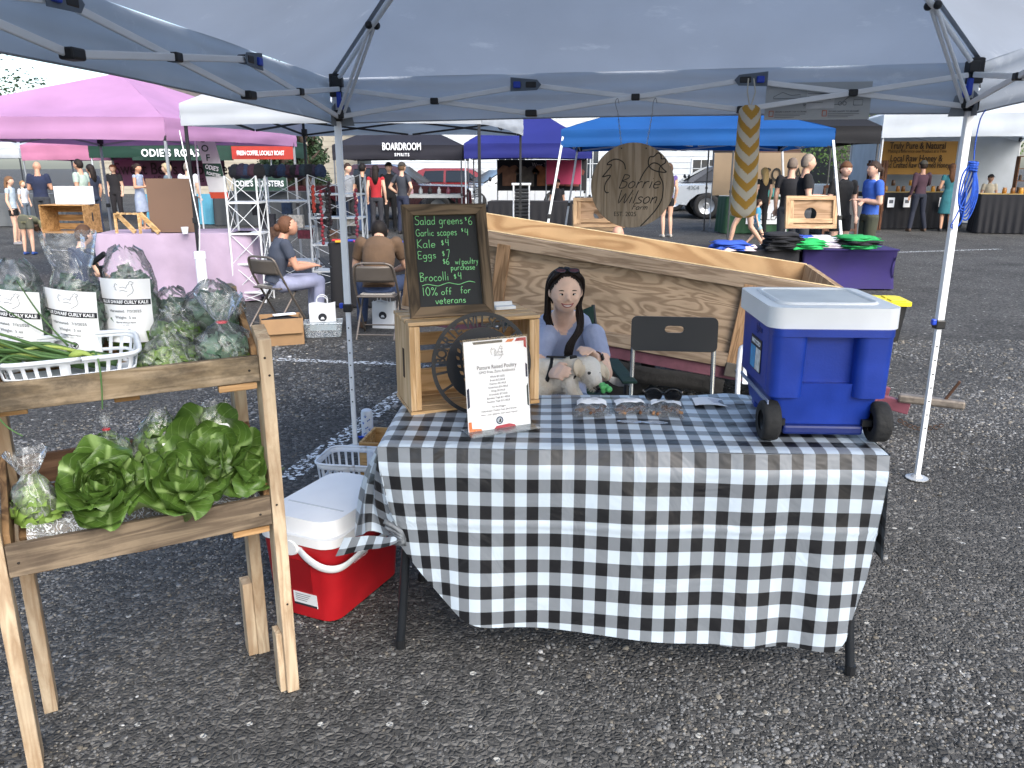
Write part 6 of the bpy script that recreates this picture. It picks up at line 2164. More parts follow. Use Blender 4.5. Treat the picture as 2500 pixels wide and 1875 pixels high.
  if hstyle == 'long':
   hm.tube([(0, .05 * s, .06 * s), (0, .085 * s, -.05 * s), (0, .10 * s, -.2 * s), (0, .10 * s, -.36 * s)], [(.07 * s, .05 * s), (.085 * s, .05 * s), (.085 * s, .04 * s), (.05 * s, .025 * s)], 12, 0, M=M, up=(0, 1, 0))
  hm.build('hair', hairmat(hair), t, smooth='all', solid=0.004 if hstyle != 'thin' else .002)
 if cap:
  cm = MB()
  hair_cap(cm, M @ Matrix.Translation((0, 0, .01)), s, .03, .06, 1.06)
  cm.build('cap', P(cap, 0.9), t, smooth='all', solid=0.006)
  if hstyle != 'brimless':
   MB().grid(10, 4, lambda u, v: M @ (Vector((math.sin((u - .5) * 2.4) * (.085 + .05 * v), -math.cos((u - .5) * 2.4) * (.075 + .075 * v), .06 - .015 * v)) * s)).build('cap_brim', P(cap, 0.9), t, smooth='all', solid=.004)
 if face:
  face_parts(t, M, s, hair)
 return t, M, s
def face_parts(t, M, s, hair, smile=False):
 for q in (-1, 1):
  e = MB().ball((q * .030 * s, -.0845 * s, .004 * s), (.0150 * s, .006 * s, .0058 * s), 10, 6, M).build('eye', P('#d6d2cc', 0.3, 0, 0), t, smooth='all')
  MB().ball((q * .030 * s, -.0895 * s, .004 * s), (.0062 * s, .0025 * s, .0058 * s), 10, 6, M).build('iris', P('#1d1410', 0.2, 0, 0), e, smooth='all')
  MB().tube([(q * (.030 + .0145 * k) * s, (-.0895 + .004 * abs(k)) * s, (.0095 - .0035 * k * k) * s) for k in (-1, -.5, 0, .5, 1)], .0019 * s, 5, M=M).build('upper_lid', P('#241a16', 0.6, 0, 0), t)
  MB().tube([(q * (.031 + .018 * k) * s, (-.0885 + .005 * max(0, k)) * s, (.0255 - .004 * k * k + .0015 * k) * s) for k in (-1, -.5, 0, .5, 1)], [.0018 * s, .003 * s, .0032 * s, .0028 * s, .0014 * s], 5, M=M).build('eyebrow', P(hair, 0.8, 0, 0), t)
 lip = P('#9a5450', 0.45, 0, 0)
 if smile:
  up = [(-.033, -.0795, -.0455), (-.019, -.0885, -.0515), (0, -.0915, -.0530), (.019, -.0885, -.0515), (.033, -.0795, -.0455)]
  lo = [(-.033, -.0795, -.0455), (-.019, -.0875, -.0620), (0, -.0895, -.0665), (.019, -.0875, -.0620), (.033, -.0795, -.0455)]
  te = MB()
  a, b2 = [Vector(p) * s for p in up], [Vector(p) * s for p in lo]
  te.add([M @ (p + Vector((0, .0008, 0))) for p in a] + [M @ (p + Vector((0, .0008, 0))) for p in b2], [(i, i + 1, 6 + i, 5 + i) for i in range(4)])
  te.build('teeth', P('#dcdad4', 0.3, 0, 0), t)
  MB().tube(catmull(a, 4), .0026 * s, 6, M=M).build('upper_lip', lip, t, smooth='all')
  MB().tube(catmull(b2, 4), .0030 * s, 6, M=M).build('lower_lip', lip, t, smooth='all')
 else:
  MB().tube([(-.022 * s, -.084 * s, -.053 * s), (0, -.0915 * s, -.055 * s), (.022 * s, -.084 * s, -.053 * s)], .004 * s, 6, M=M, flat=.7).build('mouth', lip, t, smooth='all')
# ---------------------------------------------------------------- the seated stallholder
def stallholder():
 hd = at(1222, 628, 3.55)
 base = Vector((hd.x, 3.72, 0))
 s = 1.64 / 1.75
 def L(p):
  return tuple((Vector(p) - base) / s)
 sA, sB = at(1183, 722, 3.62), at(1283, 724, 3.60)
 pose = dict(pel=(0, .03, .46), che=(.005, .01, .755), nek=(.0, -.05, .945), hed=L(hd + Vector((0, 0, -.004))),
    shA=L(sA), elA=L(at(1152, 812, 3.42)), wrA=L(at(1192, 805, 3.21)),
    shB=L(sB), elB=L(at(1306, 806, 3.42)), wrB=L(at(1282, 770, 3.30)),
    hiA=(-.09, .0, .44), knA=(-.14, -.42, .50), anA=(-.16, -.50, .09), hiB=(.09, 0, .44), knB=(.15, -.42, .50), anB=(.18, -.50, .09))
 t, M, s = person('woman in a pale blue shirt seated behind the table holding a dog', base, 0, 1.64, '#dfbba4', '#98a1bb', '#6d7f99', '#33343a', '#15110f', 'bald', pose, 0.62, 'long', 0.93, 0.0058, hy=R(4), hp=R(4), hands=False, hem=.95, vneck=0.85, skin_sm=4, hscale=.87,
     extra=lambda mb, V, s, M: (hand_shape(mb, V['wrA'], V['elA'], 0, s * .98, 0.55, -1, grip=(.3, -.9, .3)), hand_shape(mb, V['wrB'], V['elB'], 0, s * .98, 0.75, 1, grip=(0, -.3, 1))))
 face_parts(t, M, s, '#1c1512', True)
 hm = MB()
 hair_cap(hm, M, s, -.075, .036, 1.0, .060)
 # centre-parted hair falling behind one shoulder and forward over the other
 rng = random.Random(5)
 for q in range(70):
  a = rng.uniform(0, 1)
  x0 = .050 + .020 * rng.random()
  pts = [(-.012 + .03 * rng.random(), -.040 + .09 * a, .124), (x0 + .006, -.050 + .09 * a, .095), (x0 + .030, -.012 + .06 * a, .045), (x0 + .034, .030 + .04 * a, -.02), (x0 + .024, .035 + .03 * a, -.085), (x0 + .014 + .02 * rng.random(), -.005 + .03 * a, -.14), (x0 + .004 + .025 * rng.random(), -.065 + .03 * a, -.20), (x0 - .02 - .03 * a, -.10 + .02 * rng.random(), -.27), (x0 - .04 - .03 * a, -.118, -.31 - .06 * rng.random())]
  c = catmull([Vector(p) * s for p in pts], 4)
  hm.tube(c, [(.0075 - .0055 * (i / len(c)) ** 2) * s for i in range(len(c))], 5, M=M)
 for q in range(46):
  a = rng.uniform(0, 1)
  x0 = -.050 - .020 * rng.random()
  pts = [(-.012 - .02 * rng.random(), -.040 + .09 * a, .124), (x0 - .006, -.050 + .09 * a, .095), (x0 - .030, -.012 + .06 * a, .045), (x0 - .034, .025 + .04 * a, -.02), (x0 - .026 - .012 * rng.random(), .030 + .04 * a, -.11), (x0 - .018 - .025 * rng.random(), .045 + .03 * a, -.17), (x0 - .03 * rng.random(), .06, -.22)]
  c = catmull([Vector(p) * s for p in pts], 4)
  hm.tube(c, [(.0075 - .005 * (i / len(c)) ** 2) * s for i in range(len(c))], 5, M=M)
 hm.build('hair', hairmat('#211915'), t, smooth='all')
 # sunglasses pushed up on the hair
 g = thing('raised_sunglasses', 'dark sunglasses pushed up on the hair of the seated woman', 'sunglasses')
 g.matrix_world = Matrix.Translation(base) @ M @ Matrix.Translation((0, -.045 * s, .126 * s)) @ Matrix.Rotation(R(-72), 4, 'X')
 bk = P('#17171a', 0.2, 0, 0)
 for q in (-1, 1):
  MB().tube([(q * .033 + .027 * math.cos(a), 0, .021 * math.sin(a)) for a in np.linspace(0, 2 * PI, 18, endpoint=False)], .0024, 6, close=True).build('rim', bk, g, smooth='all')
  MB().lathe([(.001, 0), (.5, 0)], 18, TR((q * .033, 0, 0), R(90), 0, 0) @ Matrix.Diagonal((.053, .041, 1, 1)), cap=False).build('lens', P('#5b3437', 0.06, 0, 0.3, 20), g)
  MB().tube([(q * .06, 0, .006), (q * .072, .05, .004), (q * .074, .11, -.012)], .0024, 5).build('temple', bk, g)
 # watch on her wrist
 wr, el = Vector(pose['wrB']) * s + base, Vector(pose['elB']) * s + base
 d = (wr - el).normalized()
 w_ = thing('wristwatch', 'dark wristwatch on the arm of the seated woman', 'watch', wr - d * .025)
 a = d.orthogonal().normalized()
 b = d.cross(a)
 MB().tube([(a * math.cos(q) + b * math.sin(q)) * .031 for q in np.linspace(0, 2 * PI, 20, endpoint=False)], .006, 6, close=True, flat=.5).build('strap', P('#6a4a3c', 0.6), w_, smooth='all')
 fc = Vector((.75, -.45, .5)).normalized()
 fc = (fc - d * fc.dot(d)).normalized()
 MB().box((0, 0, 0), (.03, .026, .009), Matrix.Translation(fc * .033) @ fc.to_track_quat('Z', 'Y').to_matrix().to_4x4()).build('watch_case', P('#1a1b1e', 0.25, 0.5), w_, bevel=.003)
stallholder()
def camp_chair():
 t = thing('camp_chair', 'dark green folding camp chair behind the seated woman', 'chair', (0.24, 3.78, 0), R(4))
 gm_, fr = P('#18352c', 0.85, 0, 0.15, 12, 0.3, 50), BLACK_PLASTIC
 def fb(u, v):
  x = (u - .5) * .46 - .02
  return (x, .20 + .05 * math.cos((u - .5) * 3) * .6 + .12 * (v),   .36 + .47 * v - .05 * math.sin(u * PI) * v + (.02 * abs(u - .5) * 2) * v)
 MB().grid(14, 10, fb).build('back_cloth', gm_, t, smooth='all', solid=.006)
 MB().grid(12, 8, lambda u, v: ((u - .5) * .54, -.26 + .48 * v, .40 - .06 * math.sin(u * PI) * math.sin(v * PI))).build('seat_cloth', gm_, t, smooth='all', solid=.006)
 for q in (-1, 1):
  MB().tube([(q * .23 - .02, .34, .85), (q * .25, .2, .40), (q * .24, -.22, .02)], .010, 8).build('side_pole', fr, t)
  MB().tube([(q * .27, -.26, .58), (q * .27, -.24, .4), (q * .22, .24, .02)], .010, 8).build('side_pole', fr, t)
  MB().box((q * .29, -.02, .585), (.07, .46, .012)).build('arm_rest', gm_, t, bevel=.004)
camp_chair()
# ---------------------------------------------------------------- the dog on her lap
def dog():
 O = at(1262, 798, 3.22)
 t = thing('dog', 'small cream dog with black harness on the lap of the seated woman', 'dog', O)
 k = 0.000583 * 3.32
 def p(x, y, d=0.0):
  return Vector(((x - 1262) * k * (1 + d / O.y), d, -(y - 798) * k * 1.03 + (O.z - CAM_H) * d / O.y))
 mb = MB()
 # trunk: rump hidden by the crate, deep chest, neck rising to the head
 mb.tube([p(1140, 822, .05), p(1168, 812, .05), p(1200, 812, .04), p(1226, 815, .03), p(1240, 818, .02)], [(.055, .06), (.07, .075), (.068, .078), (.066, .075), (.05, .06)], 16, 0)
 mb.tube([p(1222, 806, .03), p(1240, 796, .01), p(1256, 797, -.01)], [.062, .056, .05], 14, 0)
 # skull, muzzle with stop, nose, brow
 mb.ball(p(1269, 796, -.012), (.056, .058, .054), 16, 12, None, 0)
 mb.tube([p(1275, 804, -.038), p(1283, 820, -.065), p(1288, 834, -.078)], [.042, .031, .023], 12, 0)
 mb.tube([p(1270, 815, -.02), p(1277, 830, -.045), p(1284, 840, -.06)], [.03, .021, .014], 10, 0)
 mb.ball(p(1268, 799, -.058), (.016, .012, .012), 8, 6, None, 0)
 mb.ball(p(1288, 799, -.046), (.016, .012, .012), 8, 6, None, 0)
 # haunch and fore legs folded on the lap
 mb.ball(p(1165, 835, .0), (.06, .05, .06), 12, 8, None, 0)
 for q, dx in ((-.03, 0), (.03, 10)):
  mb.tube([p(1226 + dx, 822, q), p(1232 + dx, 842, q - .03), p(1246 + dx, 862, q - .05), p(1258 + dx, 868, q - .07)], [.032, .023, .018, .02], 10, 0)
 me = remesh(mb, 0.005, 3)
 fur, N, L, b = newmat('cream_fur')
 tc = N.new('ShaderNodeTexCoord')
 nz = N.new('ShaderNodeTexNoise')
 nz.inputs['Scale'].default_value = 9
 nz.inputs['Detail'].default_value = 4
 L.new(tc.outputs['Object'], nz.inputs['Vector'])
 rp = N.new('ShaderNodeValToRGB')
 rp.color_ramp.elements[0].color, rp.color_ramp.elements[1].color = hexc('#c6b8a2'), hexc('#dcd7cc')
 rp.color_ramp.elements[0].position, rp.color_ramp.elements[1].position = .32, .52
 L.new(nz.outputs[0], rp.inputs[0])
 L.new(rp.outputs[0], b.inputs['Base Color'])
 b.inputs['Roughness'].default_value = .95
 n2 = N.new('ShaderNodeTexNoise')
 n2.inputs['Scale'].default_value = 150
 n2.inputs['Detail'].default_value = 3
 L.new(tc.outputs['Object'], n2.inputs['Vector'])
 bp = N.new('ShaderNodeBump')
 bp.inputs['Strength'].default_value = .6
 bp.inputs['Distance'].default_value = .006
 L.new(n2.outputs[0], bp.inputs['Height'])
 L.new(bp.outputs[0], b.inputs['Normal'])
 body = obj('body', me, fur, t)
 # short fur: a scatter of fine hairs over the coat
 rng = random.Random(9)
 fm = MB()
 ps = list(me.polygons)
 for q in range(5200):
  pl = rng.choice(ps)
  n_ = pl.normal
  c = pl.center
  a = n_.orthogonal().normalized() * .0009
  tip = c + n_ * .006 + Vector((-.004 + rng.uniform(-.004, .004), rng.uniform(-.004, .004), -.005))
  fm.add([c - a, c + a, tip], [(0, 1, 2)])
 fo = fm.build('fur', fur, t)
 fo['kind'] = 'stuff'
 ear = P('#cdbfa8', .95, 0, .15, 14)
 for q, (x, y, d, w_) in enumerate(((1249, 779, -.040, 1), (1299, 785, -.008, .8))):
  o = p(x, y, d)
  def fe(u, v, o=o, w_=w_, q=q):
   wv = math.sin(PI * (.2 + .75 * v)) ** .8
   return o + Vector(((u - .5) * .05 * wv * w_ + (-.004 if q == 0 else .018) * v, -.028 * math.sin(v * 2.2) + .008 * math.cos((u - .5) * 4), -.062 * v * v ** .2 + .006 * math.sin(u * 5)))
  MB().grid(8, 8, fe).build('ear', ear, t, smooth='all', solid=.006)
 blk = P('#0f0e0e', .25, 0, 0)
 MB().ball(p(1290, 836, -.099), (.013, .012, .010), 10, 8).build('nose', blk, t, smooth='all')
 for x, y, d in ((1270, 806, -.073), (1290, 806, -.062)):
  MB().ball(p(x, y, d), (.0088, .008, .0078), 8, 6).build('eye', blk, t, smooth='all')
 MB().tube([p(1287, 842, -.088), p(1281, 839, -.085), p(1274, 832, -.07)], .0022, 5).build('mouth', P('#3a2c28', .7), t)
 hs = P('#0f1012', .7, 0, .1)
 for c, rx, rz_, tl in ((p(1182, 812, .045), .074, .08, 18), (p(1240, 806, .02), .062, .068, 35)):
  MB().tube([c + Matrix.Rotation(R(tl), 3, 'Y') @ Vector((0, math.cos(a) * rx, math.sin(a) * rz_)) for a in np.linspace(0, 2 * PI, 24, endpoint=False)], .0085, 6, close=True, flat=.6).build('harness_strap', hs, t, smooth='all')
 MB().bar(p(1182, 770, .04), p(1240, 772, .02), .016, .006).build('harness_strap', hs, t)
 MB().box(p(1238, 772, .0), (.03, .022, .016)).build('harness_buckle', hs, t, bevel=.003)
dog()
t = thing('chew_toy', 'knobbly green dog toy at the back edge of the table', 'dog toy', gr(1309, 851, 0.745), 0)
rng = random.Random(1)
for k in range(9):
 MB().ball((rng.uniform(-.018, .018), rng.uniform(-.015, .015), .012 + rng.uniform(0, .022)), rng.uniform(.009, .013), 8, 6).build('knob', P('#4fa35c', .5, 0, .2), t, smooth='all')
# ================================================================ the market behind
def tent(name, label, c, ze, zv, zp, col, frame='#2b2e33', trans=0.3, slant=0.0, pole_r=0.02, trusses=True, ridge=None, poles=(0, 1, 2, 3)):
 """c: four ground corners (near-left, near-right, far-right, far-left)"""
 c = [Vector((p[0], p[1], 0)) for p in c]
 ctr = (c[0] + c[1] + c[2] + c[3]) / 4
 t = thing(name, label, 'canopy', ctr)
 fb = P(col, 0.75, 0, 0.1, 1.5, 0.3, 3.0, 0.3, trans=trans)
 fm = P(frame, 0.5, 0.2)
 L = [p - ctr for p in c]
 top = [p * (1 - slant) for p in L]
 pk = Vector((0, 0, zp))
 rf = MB()
 for i in range(4):
  a, b = top[i] * 1.02 + Vector((0, 0, ze)), top[(i + 1) % 4] * 1.02 + Vector((0, 0, ze))
  def fn(u, v, a=a, b=b, i=i):
   p = a.lerp(b, u).lerp(pk, v)
   p.z += -0.12 * math.sin(PI * u) * math.sin(PI * min(1, v * 1.1)) * (1 - v) + 0.03 * noise.noise(Vector((u * 5 + i * 3 + zp, v * 4, ze))) * (1 - v) * min(1, v * 5)
   return p
  rf.grid(14, 8, fn)
 rf.build('canopy_roof', fb, t, smooth='all')
 for i in range(4):
  a, b = top[i] * 1.02, top[(i + 1) % 4] * 1.02
  nr = ((a + b) / 2).normalized()
  def fv(u, v, a=a, b=b, nr=nr, i=i):
   p = a.lerp(b, u)
   return p + nr * (0.025 * noise.noise(Vector((u * 6 + i * 5, v * 5, zp))) * v + 0.01 * math.sin(v * 9 + u * 3)) + Vector((0, 0, ze + (zv - ze) * v + 0.02 * math.sin(u * PI) * v))
  MB().grid(20, 5, fv).build('valance', fb, t, smooth='all')
  if i in poles:
   MB().bar(L[i], top[i] + Vector((0, 0, ze - 0.03)), pole_r * 1.6, pole_r * 1.6, up=(0, 1, 0)).build('pole', fm, t, bevel=0.003)
   MB().box((L[i].x, L[i].y, 0.01), (0.12, 0.12, 0.015)).build('foot_plate', fm, t)
   MB().box(L[i].lerp(top[i], .45) + Vector((0, 0, (ze - .03) * .45)), (pole_r * 2.6, pole_r * 2.6, .06)).build('height_latch', BLACK_PLASTIC, t, bevel=.004)
   MB().box(top[i] * .99 + Vector((0, 0, zv + .05)), (.07, .07, .1)).build('corner_bracket', BLACK_PLASTIC, t, bevel=.006)
  if trusses:
   for k in range(2):
    A, B = top[i].lerp(top[(i + 1) % 4], k / 2 + .01) * .985, top[i].lerp(top[(i + 1) % 4], k / 2 + .49) * .985
    for z0, z1 in ((ze - .04, zv + .02), (zv + .02, ze - .04)):
     MB().bar(A + Vector((0, 0, z0)), B + Vector((0, 0, z1)), .014, .026).build('truss_bar', fm, t)
 return t
ORD = 'first second third fourth fifth sixth seventh eighth ninth tenth eleventh twelfth thirteenth fourteenth fifteenth sixteenth seventeenth'.split()
def quad_panel(name, p0, p1, z0, z1, mat, parent, thick=0.01, nx=1):
 """upright panel from plan point p0 to p1"""
 p0, p1 = Vector((p0[0], p0[1], 0)), Vector((p1[0], p1[1], 0))
 d = (p1 - p0)
 return MB().bar(p0 + Vector((0, 0, (z0 + z1) / 2)), p1 + Vector((0, 0, (z0 + z1) / 2)), thick, z1 - z0).build(name, mat, parent)
def facing(p, yaw=0.0):
 """upright frame at p whose +x is to the right and +z (local z) towards the camera"""
 return Matrix.Translation(p) @ Matrix.Rotation(yaw, 4, 'Z') @ Matrix.Rotation(R(90), 4, 'X')
# ---------------------------------------------------------------- canopies
tent('pink_tent', 'pink canopy with grey frame over the lilac table', [(-7.35, 10.1), (-4.32, 10.35), (-3.5, 13.3), (-6.5, 13.1)], 2.14, 1.86, 2.8, '#bd90b8', '#8d9297', 0.35)
tent('white_tent', 'white canopy with black frame over the two seated people', [(-3.5, 8.95), (-0.34, 8.6), (0.12, 11.7), (-3.0, 12.0)], 2.2, 1.97, 3.1, '#c6ccd2', '#1b1d21', 0.4)
bt = tent('charcoal_tent', 'charcoal canopy lettered BOARDROOM SPIRITS', [(-4.2, 19.5), (-1.2, 19.5), (-1.2, 22.5), (-4.2, 22.5)], 2.04, 1.70, 2.75, '#24242c', '#5d6166', 0.05)
c = at(868, 322, 19.42)
M = facing(c - bt.location)
lettering(bt, 'BOARDROOM', M @ TR((0, 0.05, 0.02)), 0.23, PAPER, bold=0.02, sx=0.62, ext=0.003)
lettering(bt, 'SPIRITS', M @ TR((0, -0.13, 0.02)), 0.10, PAPER, bold=0.02, sx=0.9, ext=0.003, space=1.25)
tent('navy_tent', 'deep blue canopy next to the charcoal one', [(-1.05, 18.6), (1.75, 18.4), (1.9, 21.4), (-1.0, 21.5)], 2.05, 1.72, 2.95, '#23296e', '#a7adb2', 0.15)
tent('blue_tent', 'bright blue slant-leg canopy over the folded shirts', [(0.35, 10.9), (4.45, 10.57), (4.9, 14.3), (0.9, 14.7)], 2.03, 1.80, 2.62, '#1a5596', '#c3c8cb', 0.3, slant=0.15)
tent('black_tent', 'black canopy behind the bright blue one', [(4.6, 17.2), (7.5, 17.0), (7.7, 20.0), (4.8, 20.2)], 2.35, 2.0, 3.2, '#191a1e', '#33363a', 0.03)
honey = tent('honey_tent', 'white canopy of the honey stall', [(8.75, 19.6), (12.9, 18.6), (13.6, 22.2), (9.5, 23.2)], 2.72, 2.2, 3.5, '#ccd3d9', '#a9aeb2', 0.35)
tent('far_pink_tent', 'small pink canopy beyond the big pink one', [(-14.2, 24.0), (-11.6, 24.0), (-11.6, 26.6), (-14.2, 26.6)], 2.15, 1.72, 2.7, '#c07f9f', '#8d9297', 0.3)
tent('far_white_tent', 'white canopy at the far edge of the market', [(-18.6, 25.5), (-15.2, 25.5), (-15.2, 28.5), (-18.6, 28.5)], 2.1, 1.8, 2.8, '#c6ccd2', '#33363a', 0.3)
od = tent('coffee_tent', 'green coffee stall canopy lettered ODIES ROASTERS', [(-11.7, 23.0), (-6.6, 22.6), (-6.4, 25.6), (-11.5, 26.0)], 2.22, 1.78, 2.9, '#1d3a30', '#b6bbbf', 0.05)
# valance panels of the coffee stall
gp = MB().bar(at(285, 331, 22.9) - od.location, at(503, 331, 22.6) - od.location, .03, .38).build('name_panel', P('#1d3a30', .8), od)
lettering(od, "ODIE'S ROASTERS", facing(at(392, 331, 22.70) - od.location) @ TR((0, 0, .03)), .27, PAPER, bold=.03, sx=.92, ext=.003, space=1.12)
rp_ = MB().bar(at(501, 330, 22.5) - od.location, at(636, 330, 22.3) - od.location, .03, .34).build('slogan_panel', P('#a5342b', .8), od)
lettering(od, 'FRESH COFFEE, LOCALLY ROASTED', facing(at(568, 331, 22.35) - od.location) @ TR((0, 0, .03)), .165, PAPER, bold=.02, sx=.53, ext=.003)
# ---------------------------------------------------------------- banners and back walls
def banner(name, label, x0, x1, y0, y1, Y, col, lines, cat='banner', yaw=0.0):
 a, b = at(x0, y1, Y), at(x1, y0, Y)
 t = thing(name, label, cat, ((a.x + b.x) / 2, Y, (a.z + b.z) / 2), yaw)
 w_, h = b.x - a.x, b.z - a.z
 MB().grid(16, 6, lambda u, v: ((u - .5) * w_, .02 * math.sin(u * 7), (v - .5) * h)).build('cloth', P(col, .8, 0, .15, 1.2), t, smooth='all')
 for s, x, y, size, mc, sx, bd in lines:
  lettering(t, s, Matrix.Rotation(R(90), 4, 'X') @ TR((x * w_, y * h, .045)), size, P(mc, .8, 0, 0), sx=sx, bold=bd, ext=.002)
 for x in (-.5, .5):
  MB().tube([(x * w_, .04, -(a.z + h / 2)), (x * w_, .04, h / 2)], .015, 6).build('stand_pole', P('#8d9297', .5, .5), t)
 return t
banner('cupcake_banner', 'mauve bakery banner behind the far tables', 248, 482, 343, 402, 25.2, '#80506f', [("Sweet Bee's Cupcakes", 0.05, .12, .5, '#3b2430', .8, .01), ('and Sugar Cookies', .05, -.25, .27, '#3b2430', .9, .0)])
banner('coffee_banner', 'low green coffee banner behind the wire racks', 505, 618, 382, 412, 21.4, '#1d3a30', [("ODIE'S ROASTERS", 0, 0, .2, '#c9cdd0', .8, .03)])
banner('honey_banner', 'amber honeycomb banner of the honey stall', 1886, 2071, 305, 377, 21.9, '#9b7438', [('Truly Pure & Natural', 0, .36, .24, '#2b1c10', .72, .015), ('Making a difference one Product at a Time', 0, .20, .12, '#3a2816', .75, 0), ('Local Raw Honey &', 0, -.02, .24, '#2b1c10', .72, .015), ('Hand Crafted Raw Creamed Honey', 0, -.22, .2, '#2b1c10', .62, .015)])
banner('brewery_banner', 'tan brewery banner lettered COLLAR BREWING CO', 1538, 1742, 330, 422, 21.6, '#8f7d66', [('FUR COLLAR', .15, -.02, .46, '#22201c', .72, .01), ('BREWING CO', .12, -.2, .16, '#3a352d', .9, .0)])
banner('apparel_wall', 'black display wall of printed shirts under the deep blue canopy', 1075, 1268, 345, 412, 20.6, '#1a1a1f', [('Wear The Spirit', .05, .33, .14, '#b9b3a8', .8, 0)])
for k, (x, y, col) in enumerate(((1100, 380, '#6d4f3e'), (1175, 380, '#8f5a37'), (1205, 380, '#7a4440'), (1236, 381, '#6b3b33'), (1139, 381, '#565049'))):
 p = at(x, y, 20.5)
 sh = MB().prism([(-.17, -.24), (.17, -.24), (.17, .1), (.27, .02), (.31, .12), (.16, .26), (.06, .24), (0, .2), (-.06, .24), (-.16, .26), (-.31, .12), (-.27, .02), (-.17, .1)], 0, .03, Matrix.Rotation(R(90), 4, 'X')).build('hanging_shirt', P(col, .9, 0, .3, 8), None)
 sh.location = p
 tag(sh, ('brown', 'orange-brown', 'dull red', 'dark rust', 'grey')[k] + ' printed shirt hanging on the black display wall', 'shirt', 'shirts on the display wall')
banner('pink_banner', 'pink and green patterned side banner by the shirt display', 1180, 1256, 346, 398, 19.9, '#a93a5b', [])
wl = MB()
for a, b in (((9.5, 23.2), (13.6, 22.2)),):
 wl.bar(Vector((*a, 1.2)), Vector((*b, 1.2)), .02, 2.3)
w_ = wl.build('side_curtain', P('#aeb5bb', .8, 0, .1, 2, trans=.3))
tag(w_, 'white back curtain hung behind the honey stall', 'curtain')
w_ = MB().grid(14, 6, lambda u, v: (8.78 + .7 * u, 19.75 + 3.3 * u, .25 + 2.2 * v)).build('side_curtain', P('#aeb5bb', .8, 0, .1, 2, trans=.3), None, solid=.01)
tag(w_, 'white curtain closing the near side of the honey stall', 'curtain')
# ---------------------------------------------------------------- tables with cloths
def skirt_table(name, label, p0, p1, dep, h, col, pleats=26, cat='table', top=None, stretch=False, drop=None):
 p0, p1 = Vector((p0[0], p0[1], 0)), Vector((p1[0], p1[1], 0))
 d = (p1 - p0)
 L = d.length
 t = thing(name, label, cat, p0, math.atan2(d.y, d.x))
 m = P(col, .85, 0, .14, 3, .2, 12)
 drop = drop or h - .02
 def ring(u):
  per = 2 * (L + dep)
  q = (u % 1.0) * per
  if q < L: return Vector((q, 0, 0)), Vector((0, -1, 0))
  q -= L
  if q < dep: return Vector((L, q, 0)), Vector((1, 0, 0))
  q -= dep
  if q < L: return Vector((L - q, dep, 0)), Vector((0, 1, 0))
  q -= L
  return Vector((0, dep - q, 0)), Vector((-1, 0, 0))
 def fn(u, v):
  p, n = ring(u)
  if stretch:
   k = -.10 * math.sin(v * PI) * (math.sin((p.x / L) * PI) * .5 + .5)
   w = 0
  else:
   k = .01 + .03 * v
   w = .025 * v * math.sin(u * pleats * 6.28 + 2 * math.sin(u * 17))
  return p + n * (k + w) + Vector((0, 0, h - v * drop))
 n = max(60, pleats * 6)
 MB().grid(n, 6, fn, closeu=True).build('skirt', m, t, smooth='all')
 MB().box((L / 2, dep / 2, h), (L + .015, dep + .015, .02)).build('table_top', P(top or col, .85, 0, .12, 4), t, bevel=.006)
 for x in (.1, L - .1):
  for y in (.08, dep - .08):
   MB().tube([(x, y, h - .01), (x, y, 0)], .016, 6).build('leg', BLACK_PLASTIC, t)
 return t
pt = skirt_table('lilac_table', 'long table under a pale lilac cloth beside the pink canopy', (-4.75, 9.15), (-3.05, 9.35), .7, .80, '#a08fa3', 14)
skirt_table('craft_table', 'black craft table in front of the two seated people', (-2.05, 9.0), (-0.75, 8.85), .6, .72, '#17171a', 14)
skirt_table('purple_table', 'purple stretch-covered table piled with folded shirts', (3.75, 10.3), (4.95, 10.25), .8, .52, '#241a52', 14, stretch=True)
skirt_table('green_table', 'green-covered table with a white company panel', (5.35 - .3, 19.2), (7.1 - .3, 19.2), .75, .85, '#24452e', 22)
skirt_table('grey_table', 'grey-covered table beside the chalkboard easel', (7.25, 19.0), (8.5, 19.0), .7, .85, '#494d52', 20)
skirt_table('honey_table', 'black-skirted table before the honey banner', (9.0, 20.6), (11.6, 20.9), .7, .92, '#16171c', 40, top='#a8905c')
skirt_table('jar_table', 'black-skirted side table at the edge of the honey stall', (11.15, 19.4), (13.6, 18.7), .75, .92, '#16171c', 40, top='#a8905c')
skirt_table('shirt_table', 'black-skirted table below the shirt display wall', (-0.55, 18.4), (1.5, 18.2), .75, .78, '#17171b', 34)
skirt_table('sampling_table', 'white folding table in front of the charcoal canopy', (-2.9, 20.3), (-1.3, 20.3), .6, .88, '#9fa4a6', 6, drop=.08)
skirt_table('bakery_table', 'bakery table under a bright printed cloth', (-10.2, 22.3), (-8.2, 22.3), .7, .8, '#4d8fa8', 18)
skirt_table('checked_table', 'far table under a small checkered cloth', (-14.2, 21.5), (-12.2, 21.5), .7, .85, '#55595c', 18)
skirt_table('coffee_table', 'dark coffee service table under the green canopy', (-8.0, 21.8), (-5.6, 21.6), .7, .9, '#33373b', 18)
wp = MB().box((0, 0, 0), (.95, .01, .56)).build('company_panel', PAPER)
wp.location = (6.0, 19.13, .52)
tag(wp, 'white company panel hung on the green table', 'sign')
lettering(wp, 'COLEAF', Matrix.Rotation(R(90), 4, 'X') @ TR((.05, -.12, .008)), .24, P('#4b4f52', .8, 0, 0), sx=.85)
